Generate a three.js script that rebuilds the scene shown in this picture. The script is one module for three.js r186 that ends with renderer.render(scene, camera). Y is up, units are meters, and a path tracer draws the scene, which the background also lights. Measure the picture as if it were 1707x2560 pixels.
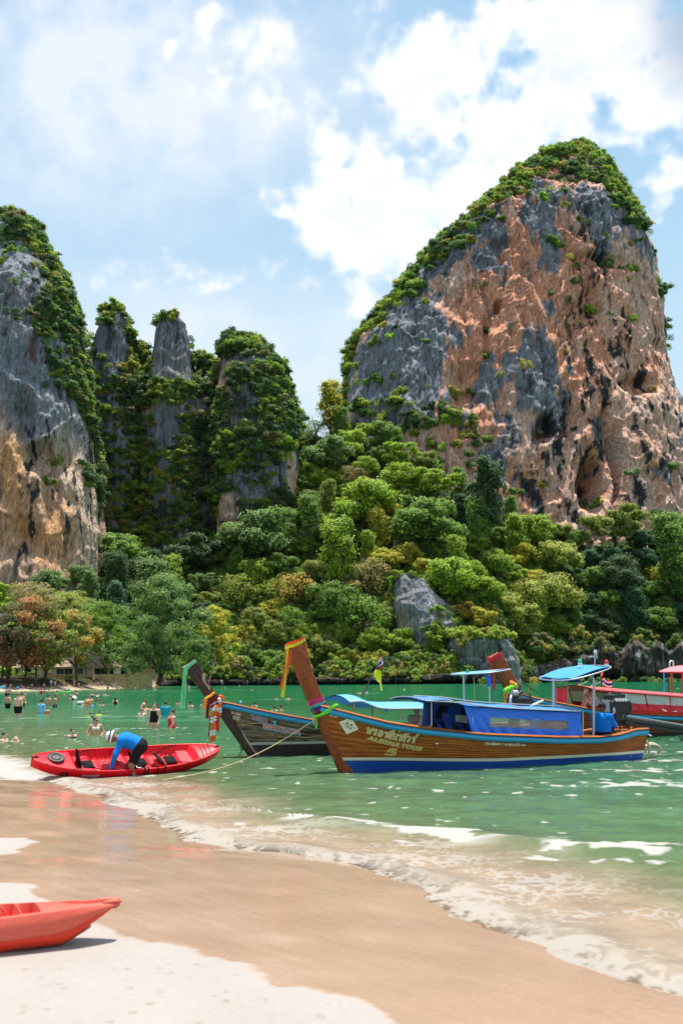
import * as THREE from 'three';
import { mergeGeometries } from 'three/addons/utils/BufferGeometryUtils.js';
import { RoundedBoxGeometry } from 'three/addons/geometries/RoundedBoxGeometry.js';

// ------------------------------------------------------------------ camera, sky, sun, exposure
const EYE = 2.05, F = 2491, PITCH = 0.1657, ROLL = -0.0075;
const scene = new THREE.Scene();
const camera = new THREE.PerspectiveCamera((2 * Math.atan(1280 / F) * 180) / Math.PI, 1707 / 2560, 0.1, 9000);
camera.position.set(0, EYE, 0);
camera.rotation.set(PITCH, 0, ROLL);
camera.updateMatrixWorld(true);
camera.focus = 42; camera.userData.fStop = 2.4;
const renderer = new THREE.WebGLRenderer({ antialias: true });
renderer.toneMapping = THREE.LinearToneMapping;
renderer.toneMappingExposure = 1.45;
renderer.shadowMap.enabled = true;

const SUN_EL = 81 * Math.PI / 180, SUN_AZ = 30 * Math.PI / 180;
const sunDir = new THREE.Vector3(Math.sin(SUN_AZ) * Math.cos(SUN_EL), Math.sin(SUN_EL), -Math.cos(SUN_AZ) * Math.cos(SUN_EL));
const sun = new THREE.DirectionalLight(new THREE.Color(1, 0.95, 0.87), 5);
sun.name = 'sun';
sun.position.copy(sunDir).multiplyScalar(600).add(new THREE.Vector3(0, 0, -250));
sun.target.position.set(0, 0, -250);
sun.castShadow = true;
sun.shadow.mapSize.set(4096, 4096);
Object.assign(sun.shadow.camera, { left: -420, right: 420, top: 420, bottom: -420, near: 1, far: 1500 });
scene.add(sun, sun.target);

// ------------------------------------------------------------------ helpers
const { sin, cos, abs, min, max, floor, sqrt, exp, pow, PI, hypot, sign, atan2 } = Math;
const clamp = (x, a = 0, b = 1) => (x < a ? a : x > b ? b : x), lerp = (a, b, t) => a + (b - a) * t;
const smooth = (a, b, x) => { const t = clamp((x - a) / (b - a)); return t * t * (3 - 2 * t); };
function RNG(seed) { let a = seed >>> 0; return () => { a = (a + 0x6d2b79f5) | 0; let t = Math.imul(a ^ (a >>> 15), 1 | a); t = (t + Math.imul(t ^ (t >>> 7), 61 | t)) ^ t; return ((t ^ (t >>> 14)) >>> 0) / 4294967296; }; }
const PERM = new Uint8Array(512); { const r = RNG(77), p = [...Array(256).keys()]; for (let i = 255; i > 0; i--) { const j = floor(r() * (i + 1)); [p[i], p[j]] = [p[j], p[i]]; } for (let i = 0; i < 512; i++) PERM[i] = p[i & 255]; }
const grad = (h, x, y, z) => { h &= 15; const u = h < 8 ? x : y, v = h < 4 ? y : h === 12 || h === 14 ? x : z; return ((h & 1) ? -u : u) + ((h & 2) ? -v : v); };
function noise(x, y, z = 0) {
  const X0 = floor(x), Y0 = floor(y), Z0 = floor(z), X = X0 & 255, Y = Y0 & 255, Z = Z0 & 255; x -= X0; y -= Y0; z -= Z0;
  const u = x * x * x * (x * (x * 6 - 15) + 10), v = y * y * y * (y * (y * 6 - 15) + 10), w = z * z * z * (z * (z * 6 - 15) + 10);
  const A = PERM[X] + Y, AA = PERM[A] + Z, AB = PERM[A + 1] + Z, B = PERM[X + 1] + Y, BA = PERM[B] + Z, BB = PERM[B + 1] + Z;
  return lerp(lerp(lerp(grad(PERM[AA], x, y, z), grad(PERM[BA], x - 1, y, z), u), lerp(grad(PERM[AB], x, y - 1, z), grad(PERM[BB], x - 1, y - 1, z), u), v),
    lerp(lerp(grad(PERM[AA + 1], x, y, z - 1), grad(PERM[BA + 1], x - 1, y, z - 1), u), lerp(grad(PERM[AB + 1], x, y - 1, z - 1), grad(PERM[BB + 1], x - 1, y - 1, z - 1), u), v), w);
}
function fbm(x, y, z = 0, o = 4, g = 0.5, l = 2.03) { let s = 0, a = 1, n = 0; for (let i = 0; i < o; i++) { s += a * noise(x, y, z); n += a; x = x * l + 3.1; y = y * l + 1.7; z = z * l + 5.3; a *= g; } return s / n; }
const V = (x, y, z) => new THREE.Vector3(x, y, z);
const ray = (px, py) => V((px - 853.5) / F, -(py - 1280) / F, -1).applyQuaternion(camera.quaternion);
const at = (px, py, d) => { const r = ray(px, py); return r.multiplyScalar(d / -r.z).add(camera.position); };
const onY = (px, py, y = 0) => { const r = ray(px, py); return r.multiplyScalar((y - EYE) / r.y).add(camera.position); };
const qInv = camera.quaternion.clone().invert();
function pixel(p) { const q = p.clone().sub(camera.position).applyQuaternion(qInv); return [853.5 + F * q.x / -q.z, 1280 - F * q.y / -q.z, -q.z]; }
const interp = (tab, x) => { if (x <= tab[0][0]) return tab[0].slice(1); for (let i = 1; i < tab.length; i++) if (x <= tab[i][0]) { const t = (x - tab[i - 1][0]) / (tab[i][0] - tab[i - 1][0]); return tab[i].slice(1).map((v, k) => lerp(tab[i - 1][k + 1], v, t)); } return tab[tab.length - 1].slice(1); };
const interp1 = (tab, x) => interp(tab, x)[0];
const inPoly = (poly, x, y) => { let c = false; for (let i = 0, j = poly.length - 1; i < poly.length; j = i++) { const [xi, yi] = poly[i], [xj, yj] = poly[j]; if ((yi > y) !== (yj > y) && x < ((xj - xi) * (y - yi)) / (yj - yi) + xi) c = !c; } return c; };
function polyDist(line, x, y) { let best = 1e9, sd = 1; for (let i = 1; i < line.length; i++) { const [ax, ay] = line[i - 1], [bx, by] = line[i], dx = bx - ax, dy = by - ay, t = clamp(((x - ax) * dx + (y - ay) * dy) / (dx * dx + dy * dy)), ex = x - ax - dx * t, ey = y - ay - dy * t, q = ex * ex + ey * ey; if (q < best) { best = q; sd = dx * (y - ay) - dy * (x - ax) > 0 ? 1 : -1; } } return sqrt(best) * sd; }
const mix3 = (a, b, t) => [lerp(a[0], b[0], t), lerp(a[1], b[1], t), lerp(a[2], b[2], t)];

const used = {};
function numbered(name) { const n = used[name] = (used[name] ?? -1) + 1; return n ? `${name}_${String(n).padStart(3, '0')}` : name; }
function shade(o) { o.castShadow = o.receiveShadow = true; return o; }
function tag(o, label, category, group, kind) { if (label) o.userData.label = label; if (category) o.userData.category = category; if (group) o.userData.group = group; if (kind) o.userData.kind = kind; return o; }
function thing(name, label, category, p = [0, 0, 0], turn = 0, group) { const o = new THREE.Group(); o.name = numbered(name); o.position.set(...(p.isVector3 ? p.toArray() : p)); o.rotation.y = turn; scene.add(o); return tag(o, label, category, group); }
const joined = (g) => { if (!Array.isArray(g)) return g; if (g.length === 1) return g[0]; const flat = g.map((x) => { const y = x.index ? x.toNonIndexed() : x; for (const k of Object.keys(y.attributes)) if (!['position', 'normal', 'uv', 'color'].includes(k)) y.deleteAttribute(k); return y; }); const keep = ['position', 'normal', 'uv', 'color'].filter((k) => flat.every((x) => x.attributes[k])); for (const x of flat) for (const k of Object.keys(x.attributes)) if (!keep.includes(k)) x.deleteAttribute(k); return mergeGeometries(flat); };
function part(name, geoms, m, parent) { const o = shade(new THREE.Mesh(joined(geoms), m)); o.name = name; parent.add(o); return o; }
function struct(name, geoms, m) { const o = shade(new THREE.Mesh(joined(geoms), m)); o.name = numbered(name); o.userData.kind = 'structure'; scene.add(o); return o; }
const lin = (c) => Array.isArray(c) ? new THREE.Color().setRGB(...c) : new THREE.Color(c);
const mat = (c, roughness = 0.7, extra = {}) => new THREE.MeshPhysicalMaterial({ color: lin(c), roughness, side: THREE.DoubleSide, ...extra });
const vmat = (roughness = 0.9, extra = {}) => mat([1, 1, 1], roughness, { vertexColors: true, ...extra });
// a sheet of (nu+1) x (nv+1) points; f(u, v) returns [x, y, z, colour?, uv?]
function grid(nu, nv, f, closeU = false) {
  const n = (nu + 1) * (nv + 1), pos = new Float32Array(n * 3), uv = new Float32Array(n * 2), idx = new Uint32Array(nu * nv * 6); let col = null, k = 0;
  for (let j = 0; j <= nv; j++) for (let i = 0; i <= nu; i++, k++) {
    const q = f(i / nu, j / nv, i, j); pos.set([q[0], q[1], q[2]], k * 3);
    if (q[3]) { col ??= new Float32Array(n * 3); col.set(q[3], k * 3); }
    uv.set(q[4] ?? [i / nu, j / nv], k * 2);
  }
  let o = 0; for (let j = 0; j < nv; j++) for (let i = 0; i < nu; i++) { const a = j * (nu + 1) + i, b = a + 1, c = a + nu + 1, d = c + 1; idx.set([a, b, d, a, d, c], o); o += 6; }
  const g = new THREE.BufferGeometry(); g.setAttribute('position', new THREE.BufferAttribute(pos, 3)); g.setAttribute('uv', new THREE.BufferAttribute(uv, 2)); if (col) g.setAttribute('color', new THREE.BufferAttribute(col, 3)); g.setIndex(new THREE.BufferAttribute(idx, 1)); g.computeVertexNormals();
  if (closeU) { const N = g.attributes.normal; for (let j = 0; j <= nv; j++) { const a = j * (nu + 1), b = a + nu, v = V(N.getX(a) + N.getX(b), N.getY(a) + N.getY(b), N.getZ(a) + N.getZ(b)).normalize(); N.setXYZ(a, v.x, v.y, v.z); N.setXYZ(b, v.x, v.y, v.z); } }
  return g;
}
const place = (g, x = 0, y = 0, z = 0, rx = 0, ry = 0, rz = 0) => { if (rx) g.rotateX(rx); if (ry) g.rotateY(ry); if (rz) g.rotateZ(rz); return g.translate(x, y, z); };
const box = (w, h, d, x = 0, y = 0, z = 0, rx = 0, ry = 0, rz = 0, r = 0) => place(r ? new RoundedBoxGeometry(w, h, d, 2, r) : new THREE.BoxGeometry(w, h, d), x, y, z, rx, ry, rz);
const cyl = (r0, r1, h, x = 0, y = 0, z = 0, n = 12) => place(new THREE.CylinderGeometry(r1, r0, h, n), x, y + h / 2, z);
const ball = (r, x = 0, y = 0, z = 0, sx = 1, sy = 1, sz = 1, n = 12) => new THREE.SphereGeometry(r, n, max(6, n * 0.7 | 0)).scale(sx, sy, sz).translate(x, y, z);
const tube = (pts, r, seg = 0, n = 7) => new THREE.TubeGeometry(pts.length === 2 ? new THREE.LineCurve3(V(...pts[0]), V(...pts[1])) : new THREE.CatmullRomCurve3(pts.map((p) => V(...p)), false, 'centripetal'), seg || (pts.length === 2 ? 1 : pts.length * 5), r, n, false);
function bar(a, b, r, n = 8) { return new THREE.TubeGeometry(new THREE.LineCurve3(a.isVector3 ? a : V(...a), b.isVector3 ? b : V(...b)), 1, r, n, false); }
function limb(pts, radii, n = 7) { // tapered tube through points
  const c = new THREE.CatmullRomCurve3(pts.map((p) => V(...p)), false, 'centripetal'), seg = pts.length * 3, fr = c.computeFrenetFrames(seg, false);
  return grid(n, seg, (u, v, i, j) => { const p = c.getPoint(v), t = v * (radii.length - 1), k = min(radii.length - 2, floor(t)), r = lerp(radii[k], radii[k + 1], t - k), a = u * 2 * PI, N = fr.normals[j], B = fr.binormals[j]; return [p.x + r * (cos(a) * N.x + sin(a) * B.x), p.y + r * (cos(a) * N.y + sin(a) * B.y), p.z + r * (cos(a) * N.z + sin(a) * B.z)]; }, true);
}
function texture(N, M, f, srgb = true, repeat) { // f(u, v) -> [r, g, b] in 0..255
  const d = new Uint8Array(N * M * 4); for (let j = 0; j < M; j++) for (let i = 0; i < N; i++) { const c = f((i + 0.5) / N, (j + 0.5) / M), k = (j * N + i) * 4; d[k] = clamp(c[0], 0, 255); d[k + 1] = clamp(c[1], 0, 255); d[k + 2] = clamp(c[2], 0, 255); d[k + 3] = c[3] ?? 255; }
  const t = new THREE.DataTexture(d, N, M); t.magFilter = t.minFilter = THREE.LinearFilter; t.wrapS = t.wrapT = THREE.RepeatWrapping; if (srgb) t.colorSpace = THREE.SRGBColorSpace; if (repeat) t.repeat.set(...repeat); t.needsUpdate = true; return t;
}
const tosrgb = (c) => 255 * (c <= 0.0031308 ? 12.92 * c : 1.055 * pow(c, 1 / 2.4) - 0.055);
// tileable noise on the unit square
const tnoise = (u, v, k, s = 0) => { const a = u * 2 * PI, b = v * 2 * PI, r = k / (2 * PI); return noise(r * cos(a) + s, r * sin(a) + r * cos(b), r * sin(b) + s * 1.7); };

// ------------------------------------------------------------------ sky: blue air, veils and cumulus
{
  const N = 4096, M = 2048, d = new Float32Array(N * M * 4), q = new THREE.Quaternion().copy(qInv), v = V(0, 0, 0);
  // clouds in view: x, y, radius x, radius y, weight (photograph pixels)
  const puffs = [[880, 520, 150, 110, 1], [1000, 590, 190, 100, 1.15], [830, 350, 60, 110, .8], [940, 420, 110, 100, .8], [1180, 480, 220, 150, 1.2], [1280, 350, 170, 100, 1], [1110, 190, 150, 130, 1.05], [1040, 140, 80, 80, .7], [1400, 250, 150, 130, 1], [1480, 90, 260, 150, 1.2], [1320, 30, 150, 70, 1], [1640, 220, 150, 130, 1.05], [1600, 340, 110, 60, .7], [1675, 430, 55, 70, 1.1], [1300, 200, 70, 60, .6], [1420, 340, 160, 60, .8], [720, 525, 60, 30, .6], [950, 660, 150, 55, .8], [480, 95, 26, 34, .75], [560, 62, 60, 36, .75], [670, 75, 100, 65, .6], [600, 185, 65, 55, .5], [700, 215, 85, 55, .5], [315, 25, 20, 26, .5], [655, 468, 28, 28, .6], [490, 708, 90, 26, .5], [700, 690, 180, 60, .25], [880, 740, 120, 50, .4], [1700, 320, 60, 60, .6], [220, 770, 150, 60, .25]];
  const veils = [[330, 150, 620, 360, 1.0], [130, 100, 400, 330, .7], [560, 420, 300, 120, .35], [450, 850, 700, 150, .6], [1000, 200, 300, 300, .3], [750, 950, 500, 160, .5]];
  for (let j = 0; j < M; j++) { const up = ((j + .5) / M - .5) * PI, y = sin(up), cu = cos(up);
    for (let i = 0; i < N; i++) { const a = ((i + .5) / N - .5) * 2 * PI, x = cos(a) * cu, z = sin(a) * cu, k = (j * N + i) * 4; d[k + 3] = 1;
      if (y < -0.02) { d[k] = .5; d[k + 1] = .55; d[k + 2] = .6; continue; }
      const cs = x * sunDir.x + y * sunDir.y + z * sunDir.z, glow = pow(max(0, cs), 3), h = clamp(y);
      let r = lerp(.70, .20, smooth(0, .75, h)), g = lerp(.85, .38, smooth(0, .8, h)), b = lerp(1.0, .72, smooth(0, .9, h));
      r += .16 * glow + .02; g += .21 * glow + .05; b += .14 * glow; 
      v.set(x, y, z).applyQuaternion(q); const ahead = -v.z, px = ahead > .2 ? 853.5 + F * v.x / ahead : 1e5, py = ahead > .2 ? 1280 - F * v.y / ahead : 1e5;
      const ex = max(0, -px, px - 1707), ey = max(0, -py - 100, py - 2560), inside = ahead > .2 ? 1 - smooth(0, 900, hypot(ex, ey)) : 0;
      const big = inside > 0 && py > 1500 ? 0 : fbm(x * 5, y * 9, z * 5, 5);
      let c = 0, veil = 0;
      if (inside > 0 && py < 1500) {
        const w1 = fbm(x * 9 + 7, y * 9, z * 9, 4) * 170, w2 = fbm(x * 9, y * 9 + 9, z * 9, 4) * 150, fine = fbm(x * 26, y * 26, z * 26, 5), X = px + w1, Y = py + w2;
        for (const [cx, cy, rx, ry, w] of puffs) { const e = ((X - cx) / rx) ** 2 + ((Y - cy) / ry) ** 2; if (e < 4) c = max(c, w * exp(-e * .9)) + .12 * w * exp(-e); }
        for (const [cx, cy, rx, ry, w] of veils) veil = max(veil, w * exp(-(((px + w1 * .8 - cx) / rx) ** 2 + ((py + w2 * .8 - cy) / ry) ** 2)));
        c = smooth(.26, .94, c + (fine * 1.0 + .35 * fbm(x * 80, y * 80, z * 80, 3)) * (c > .02 ? 1 : 0)); veil = clamp(veil * (1 + fine * .9 + big * .8)); c *= inside * (.9 + .5 * fbm(x * 40, y * 40, z * 40, 3)); c = clamp(c); veil *= inside;
      }
      if (inside < 1) { const t = (1 - inside) * smooth(.02, .15, y); c = max(c, t * smooth(.0, .3, big)); veil = max(veil, t * .35 * smooth(-.1, .4, fbm(x * 2.5, y * 4, z * 2.5, 3))); }
      const grey = inside > 0 ? inside * exp(-(((px - 1730) / 130) ** 2 + ((py - 60) / 200) ** 2)) : 0;
      const body = 1.1 + .22 * fbm(x * 14, y * 14, z * 14, 4) - .12 * smooth(.6, 1, c) * (big + .2);
      const W3 = mix3([body, body, body * 1.005], [.5, .58, .72], clamp(grey));
      const E = .72; d[k] = E * lerp(lerp(r, .93, veil * .8), W3[0], c); d[k + 1] = E * lerp(lerp(g, .96, veil * .8), W3[1], c); d[k + 2] = E * lerp(lerp(b, 1.03, veil * .8), W3[2], c);
    } }
  const t = new THREE.DataTexture(d, N, M, THREE.RGBAFormat, THREE.FloatType); t.mapping = THREE.EquirectangularReflectionMapping; t.magFilter = THREE.LinearFilter; t.needsUpdate = true;
  scene.background = t; scene.environment = t;
}
// ------------------------------------------------------------------ the far land: hills rising from the bay to the limestone walls
const aspectX = (p) => p.x / -p.z;
const shoreTab = [[-700, 120], [-250, 160], [0, 205], [150, 215], [300, 250], [400, 330], [450, 345], [860, 350], [1180, 345], [1300, 370], [1430, 395], [1707, 402], [2300, 420]].map(([px, d]) => [(px - 853.5) / F, d]);
const shoreAt = (A) => interp1(shoreTab, A);
const landPts = [
  [-700, 1560, 200], [-400, 1560, 240], [-150, 1680, 230], [0, 1694, 240], [0, 1680, 262], [0, 1610, 290], [100, 1694, 245], [100, 1680, 272], [100, 1610, 300], [220, 1695, 250], [220, 1680, 280], [230, 1580, 315], [320, 1690, 262], [400, 1690, 340], [60, 1500, 330], [230, 1480, 345], [-200, 1480, 320],
  [320, 1680, 285], [330, 1580, 320], [330, 1470, 370], [330, 1380, 410], [430, 1690, 352], [430, 1600, 370], [450, 1500, 390], [450, 1410, 412], [600, 1690, 356], [600, 1590, 375], [600, 1470, 395], [620, 1360, 415], [620, 1300, 440],
  [760, 1690, 356], [760, 1570, 375], [760, 1430, 395], [760, 1300, 420], [760, 1180, 450], [760, 1085, 485], [900, 1690, 356], [900, 1560, 375], [900, 1420, 395], [900, 1300, 420], [900, 1195, 445], [900, 1105, 475],
  [1050, 1690, 350], [1050, 1570, 368], [1050, 1440, 388], [1050, 1330, 410], [1050, 1235, 435], [1050, 1150, 465], [1200, 1690, 345], [1200, 1610, 365], [1200, 1470, 390], [1200, 1370, 415], [1200, 1270, 455],
  [1350, 1690, 385], [1350, 1580, 400], [1350, 1470, 417], [1350, 1390, 440], [1350, 1330, 470], [1500, 1695, 398], [1500, 1590, 412], [1500, 1470, 430], [1500, 1380, 455], [1500, 1340, 480], [1700, 1695, 402], [1700, 1590, 416], [1700, 1460, 436], [1700, 1370, 460], [1700, 1330, 485],
  [2000, 1695, 412], [2000, 1560, 430], [2000, 1400, 460], [2000, 1330, 490]].map(([px, py, d]) => { const p = at(px, py, d); return [p.x, p.z, p.y]; });
for (let x = -400; x <= 400; x += 100) landPts.push([x, -640, 18], [x, -560, 45]);
const LX0 = -330, LX1 = 290, LZ0 = -130, LZ1 = -660, LN = 170, LM = 150, LH = new Float32Array((LN + 1) * (LM + 1));
for (let j = 0; j <= LM; j++) for (let i = 0; i <= LN; i++) { const x = lerp(LX0, LX1, i / LN), z = lerp(LZ0, LZ1, j / LM); let s = 0, w = 0; for (const [a, b, h] of landPts) { const q = 1 / pow((x - a) ** 2 + (z - b) ** 2 + 60, 2); s += q * h; w += q; } LH[j * (LN + 1) + i] = s / w; }
function landH(x, z) {
  const u = clamp((x - LX0) / (LX1 - LX0)) * LN, v = clamp((z - LZ0) / (LZ1 - LZ0)) * LM, i = min(LN - 1, floor(u)), j = min(LM - 1, floor(v)), a = u - i, b = v - j, k = j * (LN + 1) + i;
  const h = lerp(lerp(LH[k], LH[k + 1], a), lerp(LH[k + LN + 1], LH[k + LN + 2], a), b) , s = -z - shoreAt(x / -z) + 4 * noise(x * .05, z * .05) * smooth(-.18, -.12, x / -z);
  if (s < 0) return max(-3, s * .06);
  return s * .07 * (1 - smooth(0, 30, s)) + smooth(2, 26, s) * (max(h, 1.2) + 1.5 * noise(x * .06, z * .06));
}
function landHit(px, py) { const r = ray(px, py); let prev = 140; for (let d = 140; d < 620; d += 2) { const k = d / -r.z, x = r.x * k, y = EYE + r.y * k; if (y < landH(x, -d)) { for (let e = prev; e <= d; e += .2) { const kk = e / -r.z; if (EYE + r.y * kk < landH(r.x * kk, -e)) return V(r.x * kk, landH(r.x * kk, -e), -e); } return V(x, landH(x, -d), -d); } prev = d; } return null; }
const soil = texture(256, 256, (u, v) => { const n = tnoise(u, v, 9) + .6 * tnoise(u, v, 31, 4) + .4 * tnoise(u, v, 80, 9); return [128 + 70 * n, 128 + 70 * n, 120 + 60 * n]; });
struct('hillside', grid(300, 260, (u, v) => {
  const x = lerp(LX0, LX1, u), z = lerp(LZ0, LZ1, v), h = landH(x, z), A = x / -z, s = -z - shoreAt(A), beach = A < -.16 ? (1 - smooth(4, 8, s)) : 0, n = noise(x * .09, z * .09);
  const c = mix3(mix3([.035, .04, .016], [.075, .06, .035], smooth(-.2, .5, n)), [.42, .33, .24], beach); return [x, h, z, c, [x / 9, z / 9]];
}), vmat(.95, { bumpMap: soil, bumpScale: .25, specularIntensity: .2 }));

// ------------------------------------------------------------------ limestone walls
const rockBump = texture(512, 512, (u, v) => { const n = tnoise(u, v * .6, 12) + .8 * tnoise(u, v * .7, 30, 3) + .7 * tnoise(u, v, 64, 7) + .5 * tnoise(u, v, 130, 2), r = max(0, 1 - abs(tnoise(u, v * .5, 16, 8)) * 9); return [128 + 60 * n - 60 * r, 128 + 60 * n - 60 * r, 128 + 60 * n - 60 * r]; }, false);
const rockMap = texture(512, 512, (u, v) => { const n = .5 * tnoise(u, v * .6, 14, 1) + .6 * tnoise(u, v * .7, 44, 5) + .7 * tnoise(u, v, 90, 3) + .5 * tnoise(u, v, 190, 6), r = max(0, 1 - abs(tnoise(u, v * .55, 15, 8)) * 10), k = 236 + 62 * n - 60 * r; return [k, k, k]; });
const rockMat = vmat(.88, { map: rockMap, bumpMap: rockBump, bumpScale: .9, specularIntensity: .3 });
function cliffGeo(o) {
  const rows = o.rows.slice().sort((a, b) => b[0] - a[0]), tab = rows.map((r) => [-r[0], r[1], r[2]]), nF = o.nF ?? 260, nB = 24, nT = nF + nB, nR = o.nR ?? 240, y0 = rows[0][0], y1 = rows[rows.length - 1][0], spots = [];
  const px = new Float32Array((nT + 1) * (nR + 1)), py = new Float32Array(px.length);
  const g = grid(nT, nR, (u, v, i, j) => {
    const P = lerp(y0, y1, 1 - pow(1 - v, 1.25)), [L, R] = interp(tab, -P), dd = o.d + (o.lean ?? 0) * v, c0 = at(L, P, dd), c1 = at(R, P, dd), cx = (c0.x + c1.x) / 2, w = (c1.x - c0.x) / 2, rd = min(o.rd, w * 1.1), y = at((L + R) / 2, P + (o.drop ?? 8), dd - rd * .75).y;
    const th = i <= nF ? lerp(-1.75, 1.75, i / nF) : lerp(1.75, 2 * PI - 1.75, (i - nF) / nB), S = sin(th), C = cos(th), sx = sign(S) * pow(abs(S), o.flat ?? .8), cz = sign(C) * pow(abs(C), .62);
    const Z = -dd + rd * cz, Px = lerp(L, R, (sx + 1) / 2), X = i <= nF ? at(Px, P, -Z).x : cx + w * sx, nl = hypot(S * rd, C * w) || 1, nx = S * rd / nl, nz = C * w / nl, front = smooth(-.3, .15, C);
    px[j * (nT + 1) + i] = front > 0 ? Px : -1; py[j * (nT + 1) + i] = P;
    const s = o.seed, ta = smooth(0, .06, 1 - v);
    const big = fbm(X * .018 + s, y * .008, Z * .018, 3) * 17 * (o.lump ?? 1), rib = fbm(X * .085 + s, y * .018, Z * .085, 4) * 8.5, fine = fbm(X * .33, y * .11, Z * .33 + s, 3) * 3.0, tiny = noise(X * .9, y * .45, Z * .9 + s) * .9;
    const saw = (q) => { const f = q - floor(q); return f < .82 ? f / .82 : 1 - (f - .82) / .18; };
    const led = (saw(y / (o.ledge ?? 34) + fbm(X * .02, y * .01, s, 3) * 2.6) - .5) * (o.ledgeAmp ?? 5) + (saw(y / 13 + fbm(X * .06, y * .02, s + 4, 3) * 3) - .5) * 2.2;
    const drip = (o.flute ?? 1) * (fbm(X * .34 + s, y * .012, Z * .2 + s, 3) * 2.4 + (1 - abs(noise(X * .62 + s, y * .02, s + 3)) * 2) * .7) - max(0, noise(X * .42 + s, y * .035, s)) * 2.2;
    let D = (big + rib + led + fine + tiny + drip) * (o.amp ?? 1) * (.35 + .65 * ta); for (const [qx, qy, rx, ry, dep] of o.caves ?? []) { const e = ((Px - qx + 9 * noise(y * .1, X * .1)) / rx) ** 2 + ((P - qy) / ry) ** 2; if (e < 4) D -= dep * exp(-e * e) * front; }
    D = max(D, -rd * .8);
    const n1 = fbm(X * .05, y * .02, Z * .05 + s, 3), n2 = fbm(X * .19, y * .03, Z * .19 + s, 4, .6), n3 = fbm(X * .55, y * .09, Z * .55 + s, 3, .7); N4 = fbm(X * .45, y * .3, Z * .3 + s * 2, 3, .65);
    return [X + nx * D * (nx > .5 || nx < -.5 ? .32 : .6), y + (o.dy ? o.dy(Px, P) : 0) + noise(X * .2, y * .2, s) * .5, Z + nz * D, o.color(Px, P, n1, n2, n3, v, D), [(X + th * 8) / 14, y / 26]];
  }, true);
  const N = g.attributes.normal, Q = g.attributes.position;
  return { g, spots(count, seed, prob) { const r = RNG(seed), out = []; for (let t = 0; t < count * 14 && out.length < count; t++) { const i = floor(r() * nF), j = floor(r() * nR), k = j * (nT + 1) + i; if (px[k] < 0) continue; if (r() < prob(px[k], py[k], N.getY(k), noise(Q.getX(k) * .05, Q.getY(k) * .05, Q.getZ(k) * .05), j / nR)) out.push([V(Q.getX(k), Q.getY(k), Q.getZ(k)), V(N.getX(k), N.getY(k), N.getZ(k)), px[k], py[k]]); } return out; } };
}
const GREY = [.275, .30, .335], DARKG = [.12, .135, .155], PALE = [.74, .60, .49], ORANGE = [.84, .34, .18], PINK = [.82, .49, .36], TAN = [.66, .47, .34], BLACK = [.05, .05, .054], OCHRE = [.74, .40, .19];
const bump2 = (px, py, x, y, rx, ry) => exp(-(((px - x) / rx) ** 2) - ((py - y) / ry) ** 2);
let N4 = 0;
function streaks(c, n2, n3, amt) { c = c.map((v) => v * (1 + .55 * N4 + .3 * n3)); c = mix3(c, BLACK, clamp(smooth(.26 - .2 * amt, .36 - .16 * amt, n2 + n3 * .45 + N4 * .35) * min(1, amt * 1.3))); return mix3(c, [.82, .74, .66], clamp(smooth(.2, .42, -n2 + n3 * .3) * .32)); }
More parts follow.
